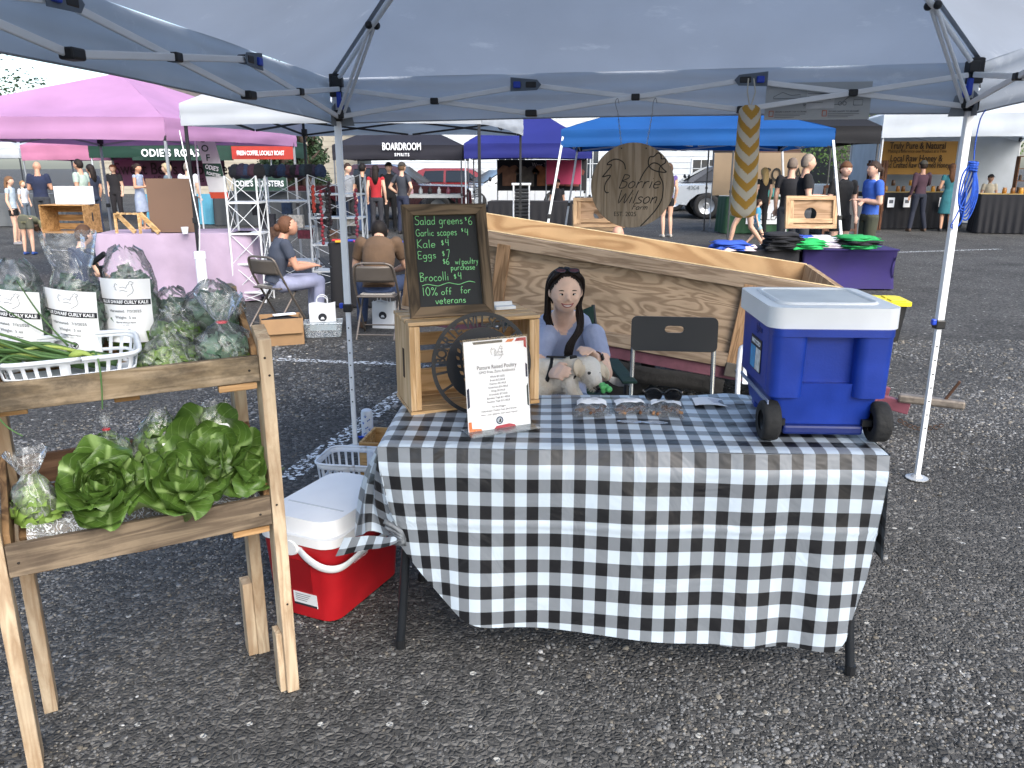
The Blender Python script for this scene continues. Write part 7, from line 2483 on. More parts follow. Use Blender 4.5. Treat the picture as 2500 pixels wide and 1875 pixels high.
for k in range(3):
 o = MB().box((0, 0, .1), (.17, .004, .24)).build('flyer', PAPER)
 o.location = (9.55 + .42 * k + (.5 if k == 2 else 0), 20.52 + .04 * k, .58)
 tag(o, ('bee flyer', 'plain flyer', 'stamped flyer')[k] + ' taped on the black skirt of the honey table', 'flyer', 'flyers on the honey table')
 MB().box((0, -.004, .12), (.1, .003, .08)).build('print_block', P('#5b5f66', .8, 0, .3, 30), o)
# ---------------------------------------------------------------- shirts on the purple table
rng = random.Random(20)
def shirt_pile(label, x, y, col, n=3, s=1.0, z=.79, group='folded shirts on the purple table'):
 t = thing('shirt_pile', label, 'shirts', (x, y, z), rng.uniform(-.3, .3), group)
 for k in range(n * 2):
  cc = col[(k // 2) % len(col)]
  sd = rng.random() * 9
  ox, oy = rng.uniform(-.03, .03), rng.uniform(-.02, .02)
  def fn(u, v, k=k, sd=sd, ox=ox, oy=oy):
   e = (max(0, 1 - (2 * u - 1) ** 6) * max(0, 1 - (2 * v - 1) ** 6)) ** .5
   return (ox + (u - .5) * .36 * s + .03 * math.sin(v * 7 + sd), oy + (v - .5) * .34 * s + .03 * math.sin(u * 8 + sd), .005 + .026 * k + .035 * e * (.75 + .5 * noise.noise(Vector((u * 3, v * 3, sd)))))
  MB().grid(10, 10, fn).build('folded_shirt', P(cc, .92, 0, .15, 10, .3, 30), t, smooth='all', solid=.01)
 return t
for lab, px, py, col, n in (('green folded shirts at the front edge of the purple table', 1865, 540, ['#1f8a4a', '#17181c', '#1f8a4a'], 3), ('black folded shirts with a printed badge', 1720, 545, ['#141519', '#1b1c20'], 4), ('blue printed shirt spread over the trailer-side edge', 1600, 545, ['#2d4fa8'], 2), ('green and blue shirt pile under the framed boards', 1715, 525, ['#1f8a4a', '#2f50b4'], 2), ('red shirt under a white one on the purple table', 1770, 528, ['#a32c3c', '#c9c9cc'], 2), ('white and pink shirt on the purple table', 1800, 533, ['#d2c7cc'], 1), ('green shirt pile in the middle of the purple table', 1790, 550, ['#1f9a50'], 2), ('pale shirts beside the blue printed one', 1640, 552, ['#c7b9c2', '#9a2230'], 1)):
 p = gr(px, py, .53)
 p.x = min(max(p.x, 2.4), 4.78)
 p.y = min(max(p.y, 10.42), 10.95)
 shirt_pile(lab, p.x, p.y, col, n, 1.15, .53 if p.x > 3.72 else .51)
skirt_table('apparel_table', 'dark low table of spread shirts behind the trailer end', (2.2, 10.35), (3.7, 10.32), .75, .50, '#1b1b20', 14)
def hole_board(label, x0, x1, y0, y1, Y, yaw=0):
 a, b = at(x0, y1, Y), at(x1, y0, Y)
 W, Hh = b.x - a.x, b.z - a.z
 t = thing('game_board', label, 'game board', ((a.x + b.x) / 2, Y, a.z), yaw, 'framed beanbag game boards', rot=(R(-10), 0, yaw))
 wx, wz = wood('#bfa07c', '#9f8060', 'X'), wood('#bfa07c', '#9f8060', 'Z')
 fr = .055
 for c, d, m in (((0, 0, fr / 2), (W, .06, fr), wx), ((0, 0, Hh - fr / 2), (W, .06, fr), wx), ((-W / 2 + fr / 2, 0, Hh / 2), (fr, .058, Hh - 2 * fr), wz), ((W / 2 - fr / 2, 0, Hh / 2), (fr, .058, Hh - 2 * fr), wz), ((0, -.005, fr + .05), (W - 2 * fr, .03, .06), wx), ((-W / 2 + fr + .03, -.004, Hh / 2), (.05, .03, Hh - 2 * fr), wz)):
  MB().box(c, d).build('frame_bar', m, t, bevel=.003)
 o = cut_plate([(-W / 2 + fr * .7, fr * .7), (W / 2 - fr * .7, fr * .7), (W / 2 - fr * .7, Hh - fr * .7), (-W / 2 + fr * .7, Hh - fr * .7)], [[(.085 * math.cos(q), Hh * .46 + .085 * math.sin(q)) for q in np.linspace(0, 2 * PI, 26, endpoint=False)]], .012, 'holed_panel', wood('#a5876a', '#8b6e52', 'X', fig=3.0), t)
 o.matrix_local = TR((0, .018, 0), R(90), 0, 0)
 return t
hole_board('framed beanbag board in front of the man in the black shirt', 1695, 1813, 423, 494, 11.0)
hole_board('framed beanbag board behind the hanging round sign', 1238, 1352, 427, 492, 12.2)
hole_board('framed beanbag board standing low behind the trailer rim', 1236, 1330, 440, 500, 12.9)
for x, y in ((1700, 494), (1808, 494)):
 pass
# bin with yellow lid at the trailer nose
t = thing('yellow_lid_bin', 'black tub with a yellow lid behind the trailer nose', 'bin', gr(1862, 690, 0.0) * 1.0, R(-8))
t.location = (3.35, 7.3, 0)
rb = MB()
rbox(rb, (0, 0, .17), (.5, .36, .34), .04, 4, bx=.86, by=.86)
rb.build('tub', P('#17181a', .5), t, smooth=35)
rb = MB()
rbox(rb, (0, 0, .355), (.56, .42, .035), .05, 4)
lid = rb.build('lid', P('#c9b916', .5), t, smooth=35, bevel=.006)
for x in (-.17, 0, .17):
 for y in (-.09, .09):
  MB().box((x, y, .377), (.13, .13, .012)).build('lid_pad', P('#c9b916', .5), lid, bevel=.004)
# ---------------------------------------------------------------- things under the white canopy
def metal_chair(label, loc, rz):
 t = thing('metal_folding_chair', label, 'chair', loc, rz, 'tan metal folding chairs')
 m = P('#6f675f', .45, .5, .06)
 # seat faces local -y, back at +y
 for s in (-1, 1):
  MB().tube(catmull([(s * .225, -.22, 0), (s * .225, .0, .36), (s * .222, .14, .60), (s * .2, .2, .76), (s * .12, .215, .80)], 5), .0125, 8).build('front_leg', m, t, smooth='all')
  MB().tube([(s * .20, .26, 0), (s * .20, -.13, .44)], .012, 8).build('rear_leg', m, t, smooth=50)
 MB().tube([(-.12, .215, .80), (.12, .215, .80)], .0125, 8).build('top_rail', m, t, smooth=50)
 MB().grid(10, 6, lambda u, v: ((u - .5) * .42, .155 + .04 * v + .03 * math.sin(u * PI), .60 + .17 * v)).build('backrest', m, t, smooth='all', solid=.006)
 MB().box((0, -.02, .445), (.40, .38, .02)).build('seat', m, t, bevel=.008)
 MB().box((0, -.03, .462), (.34, .31, .018)).build('seat_pad', P('#9a958d', .85, 0, .25, 40), t, bevel=.008)
 MB().tube([(-.2, .22, .05), (.2, .22, .05)], .008, 6).build('stretcher', m, t)
 MB().tube([(-.22, -.18, .08), (.22, -.18, .08)], .008, 6).build('stretcher', m, t)
 return t
metal_chair('tan metal folding chair under the woman with the hair bun', (-2.36, 7.95, 0), R(150)).scale = (.88, .88, .88)
metal_chair('tan metal folding chair under the man in the tan shirt', (-1.25, 7.42, 0), R(176)).scale = (.88, .88, .88)
person('woman with a hair bun in a dark grey shirt seated looking at a phone', (-2.32, 7.92, 0), R(118), 1.48, '#b98a72', '#3a404d', '#8488a0', '#2c2d31', '#5a3c2a', 'bun',
   dict(pel=(0, .06, .53), che=(0, -.02, .84), nek=(0, -.08, 1.02), hed=(0, -.15, 1.16), shA=(-.18, -.06, .97), elA=(-.22, -.16, .70), wrA=(-.10, -.38, .70), shB=(.18, -.06, .97), elB=(.22, -.16, .70), wrB=(.10, -.38, .70),
   hiA=(-.09, .02, .50), knA=(-.13, -.44, .52), anA=(-.14, -.40, .085), hiB=(.09, .02, .50), knB=(.13, -.44, .52), anB=(.14, -.40, .085)), .55, build=1.08, voxel=.011, hp=R(-28), face=True)
ph = MB().box((0, 0, 0), (.075, .15, .01)).build('phone', BLACK_PLASTIC, None, bevel=.004)
ph.location = at(702, 568, 7.75)
ph.rotation_euler = (R(35), R(10), R(60))
tag(ph, 'dark phone in the hands of the seated woman with the bun', 'phone')
person('man in a tan shirt seated with his back turned', (-1.25, 7.47, 0), R(184), 1.56, '#c49a80', '#5a4634', '#2d3a55', '#4a382b', '#1a1512', 'short',
   dict(pel=(0, .05, .54), che=(0, -.06, .84), nek=(0, -.17, 1.0), hed=(0, -.28, 1.08), shA=(-.185, -.13, .96), elA=(-.27, -.24, .70), wrA=(-.12, -.46, .62), shB=(.185, -.13, .96), elB=(.27, -.24, .70), wrB=(.12, -.46, .62),
   hiA=(-.10, .02, .50), knA=(-.22, -.42, .52), anA=(-.24, -.36, .085), hiB=(.10, .02, .50), knB=(.22, -.42, .52), anB=(.24, -.36, .085)), .62, build=1.12, voxel=.011, hp=R(-45))
def carton(label, loc, rz, d, col='#9b7b58', name='cardboard_box', stuff=None):
 t = thing(name, label, 'box', loc, rz)
 m = P(col, .85, 0, .1, 6, .05, 60)
 w_, l, h = d
 for c, s in (((0, -l / 2, h / 2), (w_, .006, h)), ((0, l / 2, h / 2), (w_, .006, h)), ((-w_ / 2, 0, h / 2), (.006, l - .012, h)), ((w_ / 2, 0, h / 2), (.006, l - .012, h))):
  MB().box(c, s).build('side', m, t)
 MB().box((0, 0, .004), (w_ - .02, l - .02, .006)).build('bottom', m, t)
 MB().add([(-w_ / 2, -l / 2 - .006, h), (w_ / 2, -l / 2 - .006, h), (w_ / 2 - .01, -l / 2 - .03, h - .13), (-w_ / 2 + .01, -l / 2 - .03, h - .13)], [(0, 1, 2, 3)]).build('flap', m, t, solid=.004)
 return t
b = carton('open cardboard box of dark cloth on the asphalt by the chair', (-2.10, 7.12, 0), R(20), (.36, .30, .24))
o = MB().grid(10, 10, lambda u, v: ((u - .5) * .33, (v - .5) * .27, .20 + .05 * math.sin(u * PI) * math.sin(v * PI) + .01 * noise.noise(Vector((u * 5, v * 5, 0))))).build('folded_cloth', BLACK_CLOTH, None, smooth='all')
o.location, o.rotation_euler = (-2.10, 7.12, 0), (0, 0, R(20))
tag(o, 'black cloth filling the open cardboard box', 'cloth')
o = MB().box((0, 0, .262), (.2, .06, .012)).build('white_packet', PAPER, None, bevel=.003)
o.location, o.rotation_euler = (-2.06, 7.10, 0), (0, 0, R(32))
tag(o, 'white packet lying on the black cloth in the box', 'packet')
def paper_bag(label, loc, rz, w_, d, h):
 t = thing('paper_bag', label, 'paper bag', loc, rz, 'white paper carrier bags')
 m = P('#cfd2d4', .75, 0, .05, 8, .2, 12)
 def fn(u, v):
  q = (u % 1) * 4
  i, f = int(q), q - int(q)
  P4 = [(-w_ / 2, -d / 2), (w_ / 2, -d / 2), (w_ / 2, d / 2), (-w_ / 2, d / 2)]
  a, b = P4[i % 4], P4[(i + 1) % 4]
  k = 1 - .25 * v * (1 if i % 2 else .0)
  return (a[0] + (b[0] - a[0]) * f, (a[1] + (b[1] - a[1]) * f) * (1 - .3 * v), h * v + .008 * math.sin(u * 30) * v)
 MB().grid(24, 5, fn, closeu=True).build('bag_body', m, t, solid=.002)
 for y in (-.05, .05):
  MB().tube(catmull([(-.05, y, h - .01), (-.045, y, h + .05), (0, y, h + .075), (.045, y, h + .05), (.05, y, h - .01)], 5), .004, 6).build('handle', m, t, smooth='all')
 o = MB().lathe([(.04, 0), (.04, .002)], 18, TR((0, -d / 2 * .88 - .004, h * .5), R(97), 0, 0)).build('round_logo', INK, t)
 MB().add([(-.02, -d / 2 * .88 - .008, h * .5 - .018), (.02, -d / 2 * .88 - .008, h * .5 - .018), (0, -d / 2 * .9 - .004, h * .5 + .024)], [(0, 1, 2)]).build('logo_triangle', P('#c9cdd0', .7, 0, 0), o)
paper_bag('white paper carrier bag with twisted handles standing in the clear tub', gr(700, 722) + Vector((0, 0, .05)), R(10), .24, .13, .25)
paper_bag('small white paper bag below the chair of the man in tan', gr(835, 720) + Vector((-.06, .3, 0)), R(-10), .22, .12, .26)
t = thing('clear_tub', 'clear plastic tub holding the paper carrier bag', 'tub', gr(700, 725), R(10))
rb = MB()
rbox(rb, (0, 0, .07), (.36, .24, .13), .03, 3, bx=.9, by=.9)
rb.build('tub_shell', film('#e8f4f8', .3, .1, .1), t)
MB().tube([(x * .18, y * .12, .135) for x, y in ((-1, -1), (1, -1), (1, 1), (-1, 1))], .006, 5, close=True).build('tub_rim', film('#e8f4f8', .5, .1, .1), t)
def wire_rack(label, x0, x1, ytop, Y, hgt, shelves, dep=.32):
 a, b = at(x0, ytop, Y).x, at(x1, ytop, Y).x
 t = thing('wire_rack', label, 'display rack', (a, Y, 0), 0, 'white wire display racks')
 W = b - a
 wm = P('#c9cdd0', .45)
 for x in (0, W):
  for y in (0, dep):
   MB().tube([(x, y, 0), (x, y, hgt)], .011, 6).build('upright', wm, t)
 for z in shelves:
  MB().box((W / 2, dep / 2, z), (W, dep, .02)).build('shelf', wm, t)
 zs = list(shelves) + [hgt]
 for z0, z1 in zip([.0] + zs[:-1], zs):
  for p, q in (((0, 0), (W, 0)), ((0, 0), (0, dep)), ((W, 0), (W, dep))):
   for s in (0, 1):
    MB().tube([(p[0], p[1], z0 if s else z1), (q[0], q[1], z1 if s else z0)], .0045, 5).build('cross_wire', wm, t)
 return t
wire_rack('tall white wire rack beside the folding chair of the woman with the bun', 484, 552, 383, 9.3, 1.45, (.12, .45, .80, 1.15), .34)
wire_rack('wide white wire rack of crafts behind the canopy pole', 664, 778, 383, 10.6, 1.45, (.2, .55, .9, 1.2), .34)
wire_rack('low white wire rack behind the woman with the bun', 560, 662, 383, 10.9, 1.42, (.3, .75, 1.1), .34)
# knitted hats along the top of the racks
rng = random.Random(31)
hcols = ('#1d2026', '#2a2233', '#23304a', '#3b2430', '#1a1a1d', '#4a2a44', '#26323a')
for k in range(17):
 x = 510 + 11.2 * k
 p = at(x, 372, 10.7 if k > 4 else 9.6)
 o = MB().lathe([(.07, 0), (.085, .03), (.08, .09), (.045, .14), (.01, .155)], 10, TR((0, 0, 0), R(rng.uniform(-25, 5)), R(rng.uniform(-15, 15)), 0)).build('knit_hat', P(hcols[k % 7], .95, 0, .3, 40, .6, 80), None, smooth='all')
 o.location = (p.x, p.y, p.z - .05)
 tag(o, '%s knitted hat, %s from the left along the wire racks' % (('black', 'plum', 'navy', 'wine', 'jet black', 'purple', 'slate')[k % 7], ORD[k]), 'hat', 'knitted hats on the racks')
for k, (px, py, Y, col, h_) in enumerate(((695, 470, 9.9, '#7a2530', .62), (708, 470, 9.9, '#1b1a1d', .66), (770, 468, 9.9, '#6d2a3a', .62), (677, 430, 10.3, '#a33a2c', .3), (712, 440, 10.2, '#2a1d22', .5))):
 p = at(px, py, Y)
 t = thing('bead_strand', ('red', 'black', 'wine-red', 'orange-red', 'dark brown')[k] + ' braided strand hanging on the wide wire rack', 'strand', (p.x, Y, p.z - h_ / 2), 0, 'braided strands on the rack')
 for q in range(14):
  MB().ball((.008 * math.sin(q * 2), 0, h_ * q / 13), (.022, .022, .026), 6, 5).build('bead', P(col, .8, 0, .3, 60), t, smooth='all')
rng = random.Random(5)
for k in range(11):
 px, py, Y = 560 + 20 * k, 450 + 28 * (k % 3), 10.75 + .06 * (k % 2)
 p = at(px, py, Y)
 o = MB().box((0, 0, 0), (rng.uniform(.12, .2), .1, rng.uniform(.10, .2)))
 for q in range(3):
  o.box((-.04 + .04 * q, -.052, 0), (.02, .01, .02))
 o = o.build('craft_item', P(('#1a1a1e', '#3b3a40', '#6b5040', '#22324a', '#b9b4ac', '#5d2432')[k % 6], .8, 0, .4, 30), None, bevel=.01)
 o.location = p
 tag(o, ('black', 'grey', 'brown', 'navy', 'cream', 'wine')[k % 6] + ' handmade item, %s from the left on the wire racks' % ORD[k], 'craft', 'craft items on the racks')
rng = random.Random(6)
for k in range(14):
 o = MB().box((0, 0, .012), (.11, .07, .02)).build('craft_packet', P(('#b3202e', '#c79a1f', '#2b3fa0', '#a02a66', '#c9c4bd', '#c2541f', '#1d1d22')[k % 7], .6, 0, .2, 20), None, bevel=.004)
 o.location = (-2.0 + .088 * k + rng.uniform(-.02, .02), 8.95 + .18 * rng.random() - .01 * k + .05, .732)
 o.rotation_euler = (0, 0, rng.uniform(-.5, .5))
 tag(o, ('red', 'yellow', 'blue', 'magenta', 'cream', 'orange', 'black')[k % 7] + ' craft packet, %s from the left on the craft table' % ORD[k], 'packet', 'packets on the craft table')
# lilac table goods: board, boxes, ladder game, cup
o = thing('brown_panel', 'large brown board standing on the lilac table', 'board', (at(373, 520, 9.25).x, 9.30, .81), R(2))
MB().box((0, 0, .31), (.50, .012, .60)).build('board', P('#6a5344', .8, 0, .06, 3), o)
MB().box((0, .12, .02), (.3, .24, .02)).build('board_foot', P('#6a5344', .8), o)
t = thing('wooden_box', 'open wooden box with slatted side on the lilac table', 'wooden box', (at(150, 520, 9.3).x, 9.4, .81), R(-8))
wx = wood('#b08a5c', '#8a683f', 'X')
for c, d in (((0, 0, .005), (.55, .3, .01)), ((0, 0, .315), (.55, .3, .01)), ((-.27, 0, .16), (.012, .3, .3)), ((.27, 0, .16), (.012, .3, .3)), ((0, .145, .06), (.53, .01, .07)), ((0, .145, .16), (.53, .01, .07)), ((0, .145, .26), (.53, .01, .07))):
 MB().box(c, d).build('box_board', wx, t, bevel=.002)
MB().box((.277, 0, .18), (.004, .02, .1)).build('hand_slot', INK, t)
o = MB().box((0, 0, .10), (.42, .1, .2)).build('white_carton', PAPER, None, bevel=.004)
o.location, o.rotation_euler = (at(162, 455, 9.35).x, 9.38, 1.133), (0, 0, R(-6))
tag(o, 'plain white carton on top of the wooden box', 'carton')
t = thing('ladder_toy', 'pale wooden ladder game on the lilac table', 'wooden toy', (at(285, 524, 9.2).x, 9.25, .81), R(-10))
wl_ = wood('#c9aa7c', '#a98757', 'X')
for x in (-.2, .1):
 MB().bar((x, 0, 0), (x, 0, .22), .02, .03, up=(0, 1, 0)).build('post', wl_, t)
 MB().bar((x - .02, .06, .22), (x + .22, .02, .01), .02, .05).build('ramp', wl_, t)
for x in (-.18, -.1, -.02, .06):
 MB().box((x, .05, .22), (.03, .16, .015)).build('rung', wl_, t)
MB().lathe([(.03, 0), (.04, .07), (.042, .075)], 14).build('paper_cup', PAPER).location = (at(398, 520, 9.15).x, 9.2, .811)
tag(bpy.data.objects['paper_cup'], 'small white paper cup at the foot of the brown board', 'cup')
o = thing('pvc_weight', 'white capped pipe weight tied to the black canopy leg', 'weight', (-3.44, 8.82, 0.02), 0)
MB().lathe([(.055, 0), (.055, .55)], 18).build('pipe', PAPER, o, smooth=40)
MB().lathe([(.062, .55), (.062, .62), (.05, .63)], 18).build('pipe_cap', PAPER, o, smooth=40)
MB().tube([(0, 0, .63), (.03, 0, .9), (-.1, .05, 1.9)], .006, 5).build('cord', PAPER, o)
o = thing('clip_lamp', 'small black clip clamped near the kale bags', 'clip', sl_(-.345, .28, 1.31))
MB().box((0, 0, 0), (.05, .012, .014), TR((0, 0, 0), 0, R(-35), 0)).build('jaw', BLACK_PLASTIC, o, bevel=.003)
MB().tube([(-.01, 0, -.01), (.0, 0, -.03), (.012, 0, -.02)], .004, 6).build('spring', BLACK_PLASTIC, o)
MB().bar((0, 0, -.02), (.02, .0, -.12), .008, .008).build('stem', BLACK_PLASTIC, o)
t = thing('feather_flag', 'white coffee feather flag beside the wire rack', 'flag', (at(452, 420, 12.0).x, 12.0, 0), R(5))
def ff(u, v):
 return ((u - .5) * .26 + .16 * v, .03 * math.sin(v * 5), 2.0 - .9 * v)
MB().grid(6, 16, ff).build('flag_cloth', P('#c6cacc', .8, 0, .05), t, smooth='all')
MB().grid(6, 4, lambda u, v: Vector(ff(u, .45 + .2 * v)) + Vector((0, -.012, 0))).build('flag_patch', P('#1d4034', .8), t)
MB().grid(6, 3, lambda u, v: Vector(ff(u, .9 + .1 * v)) + Vector((0, -.012, 0))).build('flag_hem', P('#b5432b', .8), t)
for k, ch in enumerate('COF'):
 lettering(t, ch, TR((-.02 + .03 * k, -.03, 1.93 - .13 * k), R(90), 0, 0), .13, P('#1d4034', .8, 0, 0), bold=.02)
lettering(t, "ODIE'S", TR((.085, -.045, 1.53), R(90), R(12), 0), .085, PAPER, sx=.75, bold=.02)
lettering(t, 'ROASTERS', TR((.10, -.045, 1.44), R(90), R(12), 0), .06, PAPER, sx=.7, bold=.02)
MB().tube([(-.13, .01, 0), (-.13, .01, 2.1)], .012, 6).build('flag_pole', PAPER, t)
# racks and odds under the shirt display
t = thing('ribbed_mat_rack', 'dark ribbed mat hung on a pale rack', 'rack', (at(1126, 480, 13.5).x, 13.5, 0), R(8))
for x in (-.13, .13):
 MB().tube([(x, 0, 0), (x, 0, 1.28)], .014, 6).build('rack_pole', PAPER, t)
MB().tube([(-.16, 0, 1.27), (.16, 0, 1.27)], .02, 8).build('rack_bar', PAPER, t)
for k in range(16):
 MB().tube([(-.11, -.03, .3 + .058 * k), (.11, -.03, .3 + .058 * k)], .028, 8).build('mat_rib', P('#26282b', .9, 0, .2, 30), t, smooth=60)
rng = random.Random(77)
for k in range(6):
 o = MB().lathe([(.03, 0), (.035, .02), (.035, .1), (.015, .14), (.015, .17)], 10).build('spirit_bottle', P(('#2f7f9c', '#d0a9b4', '#a9b3b8', '#1f2226', '#c3c7c9', '#8d4a5c')[k], .3, 0, .1), None, smooth=40)
 o.location = (-2.75 + .23 * k, 20.5, .892)
 o.scale = (1.4, 1.4, 1.5 if k == 0 else 1.0)
 tag(o, ('teal', 'pink', 'silver', 'black', 'white', 'rose')[k] + ' bottle on the white sampling table', 'bottle', 'bottles on the sampling table')
for k in range(8):
 o = MB().lathe([(.05, 0), (.05, .19), (.046, .2)], 12).build('teal_can', P('#3f8f8c', .35, .3), None, smooth=40)
 o.location = (5.75 + .105 * (k % 6) + (.05 if k > 5 else 0), 19.35, .863 + (.2 if k > 5 else 0))
 tag(o, 'teal can on the green table, ' + (ORD[k] + ' from the left in the bottom row' if k < 6 else ORD[k - 6] + ' on the top of the stack'), 'can', 'teal cans on the green table')
o = MB().box((0, 0, .05), (.55, .3, .1)).build('white_tray', PAPER, None, bevel=.01)
o.location = (6.35, 19.5, .862)
tag(o, 'white box tray on the green table beside the cans', 'tray')
t = thing('sandwich_board', 'wood framed chalkboard easel of brews', 'chalkboard', (7.55, 18.6, 0), R(-6))
wz = wood('#5b3a2a', '#3d251a', 'Z')
for s, y in ((1, 0), (-1, .5)):
 rx = R(-13 * s)
 M = TR((0, y, 0), rx, 0, 0)
 for x in (-.36, .36):
  MB().box((x, 0, .58), (.05, .03, 1.16), M).build('frame_post', wz, t)
 for z in (.14, 1.14):
  MB().box((0, 0, z), (.67, .028, .06), M).build('frame_rail', wz, t)
 MB().box((0, .005, .64), (.66, .012, .94), M).build('slate', P('#25282a', .7, 0, .2, 4), t)
M = TR((0, 0, 0), R(-13), 0, 0)
ck = P('#b5bcc0', .8, 0, 0)
hand(t, 'Brews', M @ TR((-.28, -.006, .94), R(90), 0, 0), .15, ck, .008)
for k in range(7):
 MB().box((-.02 - .03 * (k % 3), -.006, .82 - .085 * k), (.42 - .06 * (k % 3), .003, .018), M).build('chalk_line', ck, t)
# jars on the honey tables
rng = random.Random(41)
for k in range(26):
 o = MB().lathe([(.045, 0), (.05, .01), (.05, .1), (.042, .115), (.042, .14)], 10).build('honey_jar', P(('#8a5a16', '#6b4312', '#b07d24', '#4a3016')[k % 4], .3, 0, .1), None, smooth=40)
 if k < 16:
  o.location = (9.3 + .15 * k, 20.95 + .03 * (k % 3), .932 + (.15 if k % 3 == 0 else 0))
 else:
  o.location = (11.7 + .17 * (k - 16), 19.42 - .045 * (k - 16), .932)
 tag(o, 'honey jar, %s from the left ' % ORD[k if k < 16 else k - 16] + ('on the table before the honey banner' if k < 16 else 'on the black-skirted side table'), 'jar', 'honey jars ' + ('before the banner' if k < 16 else 'on the side table'))
t = thing('jar_shelf', 'brown crate shelving of jars on the side table', 'shelf', (12.55, 19.45, .932), R(-15))
wb = wood('#6d4a30', '#4c311e', 'X')
for z in (0, .28, .56, .84):
 MB().box((0, 0, z + .01), (1.1, .25, .02)).build('shelf_board', wb, t)
for x in (-.55, 0, .55):
 MB().box((x, 0, .43), (.02, .25, .84)).build('shelf_side', wb, t)
for k in range(12):
 o = MB().lathe([(.035, 0), (.035, .1), (.03, .13)], 8).build('jar', P(('#3a2a18', '#8a5a16', '#c9c3b5')[k % 3], .4), t, smooth=40)
 o.location = (-.45 + .18 * (k % 6), 0, .02 + .28 * (k // 6))
t = thing('slat_crates', 'brown slatted crate tower at the near corner of the honey stall', 'crate', (9.05, 20.35, 0), R(10))
for k in range(7):
 MB().box((-.25 + .08 * k, 0, .85), (.06, .02, 1.7)).build('slat', wood('#5b3a26', '#3c2417', 'Z'), t)
for z in (.5, 1.0, 1.6):
 MB().box((0, .03, z), (.58, .03, .06)).build('rail', wb, t)
# ---------------------------------------------------------------- shoppers and stallholders
def stand_at(px, Y):
 p = at(px, 400, Y)
 return (p.x, Y, 0)
FOLD = dict(elA=(-.23, .02, 1.13), wrA=(.02, -.17, 1.12), elB=(.23, .02, 1.13), wrB=(-.02, -.20, 1.17))
HOLD = dict(elA=(-.24, -.02, 1.13), wrA=(-.10, -.24, 1.15), elB=(.24, -.02, 1.13), wrB=(.10, -.24, 1.15))
HIPS = dict(elA=(-.34, .08, 1.15), wrA=(-.19, -.02, 1.02), elB=(.34, .08, 1.15), wrB=(.19, -.02, 1.02))
STRIDE = dict(knA=(-.10, -.22, .52), anA=(-.10, -.30, .10), knB=(.10, .06, .50), anB=(.10, .36, .14))
REACH = dict(elA=(-.30, -.16, 1.20), wrA=(-.34, -.42, 1.12), knA=(-.14, -.02, .5), anA=(-.22, .03, .085), knB=(.12, -.02, .5), anB=(.2, .05, .085))
person('bald man in a navy t-shirt seen from behind at the far left', stand_at(85, 18.2), R(195), 1.66, '#b78b73', '#1f2740', '#33363c', '#26262a', '#5a4a40', 'bald', HOLD, build=1.12)
person('bearded man in a pale green t-shirt facing sideways', stand_at(176, 17.8), R(-95), 1.70, '#b78b73', '#9fb0a4', '#2d2f36', '#26262a', '#1f1815', 'short', None, build=1.1)
person('woman in a long pale blue dress holding a cup', stand_at(300, 20.6), R(85), 1.62, '#b5876d', '#8e98ac', '#8e98ac', '#b08a70', '#2a1d17', 'bun', HOLD, .0, 'dress', .92)
person('fair-haired woman in a blue-grey shirt behind the brown board', stand_at(364, 18.8), R(-80), 1.62, '#caa38c', '#55646f', '#33363c', '#26262a', '#a59274', 'bob', HOLD)
person('grey-haired man in a white t-shirt behind the brown board', stand_at(408, 19.2), R(190), 1.64, '#caa38c', '#b9bdc2', '#33363c', '#26262a', '#7d756d', 'short', None, build=1.1)
person('girl in a pale top and black shorts at the left edge', stand_at(20, 16.5), R(100), 1.36, '#caa38c', '#a6b4bd', '#17181b', '#7d7d80', '#6b4f38', 'long', None, .3, 'short_shorts', .9)
person('child bending over near the left edge', stand_at(42, 14.6), R(180), 1.25, '#caa38c', '#6a6a52', '#55564a', '#2c4a8a', '#4a3526', 'short',
   dict(pel=(0, .06, .90), che=(0, -.25, .86), nek=(0, -.42, .74), hed=(0, -.50, .62), shA=(-.17, -.36, .78), elA=(-.19, -.40, .52), wrA=(-.17, -.40, .30), shB=(.17, -.36, .78), elB=(.19, -.40, .52), wrB=(.17, -.40, .30)), .5, 'shorts')
person('red-haired bakery seller in black behind the printed cloth table', stand_at(248, 23.4), R(0), 1.6, '#caa38c', '#1c1a1e', '#1c1a1e', '#1c1a1e', '#7a4a34', 'bob', None, face=True, build=1.15)
person('dark-haired woman in navy walking behind the man in pale green', stand_at(200, 19.4), R(-110), 1.6, '#bf947a', '#242a3c', '#2a3346', '#26262a', '#1f1815', 'long', None)
person('child in white far off between the canopies', stand_at(48, 21.0), R(80), 1.2, '#caa38c', '#b9bdc2', '#55606b', '#26262a', '#8a6b48', 'short', None)
person('brown-haired child in navy sitting behind the kale bags', (-4.15, 7.6, 0), R(150), 1.35, '#caa38c', '#1c2740', '#222a3a', '#33343a', '#4a3526', 'short',
   dict(pel=(0, .0, .55), che=(0, -.06, .86), nek=(0, -.10, 1.04), hed=(0, -.16, 1.19), shA=(-.17, -.08, .99), elA=(-.22, -.14, .74), wrA=(-.10, -.34, .66), shB=(.17, -.08, .99), elB=(.22, -.14, .74), wrB=(.10, -.34, .66),
   hiA=(-.09, -.02, .52), knA=(-.12, -.44, .52), anA=(-.12, -.40, .085), hiB=(.09, -.02, .52), knB=(.12, -.44, .52), anB=(.12, -.40, .085)))
t = thing('low_stool', 'low stool under the child in navy', 'stool', (-4.15, 7.62, 0), 0)
MB().box((0, 0, .34), (.32, .3, .04)).build('seat', P('#2b3a55', .8), t, bevel=.01)
for x in (-.13, .13):
 for y in (-.12, .12):
  MB().tube([(x, y, .33), (x * 1.1, y * 1.1, 0)], .012, 6).build('leg', BLACK_PLASTIC, t)
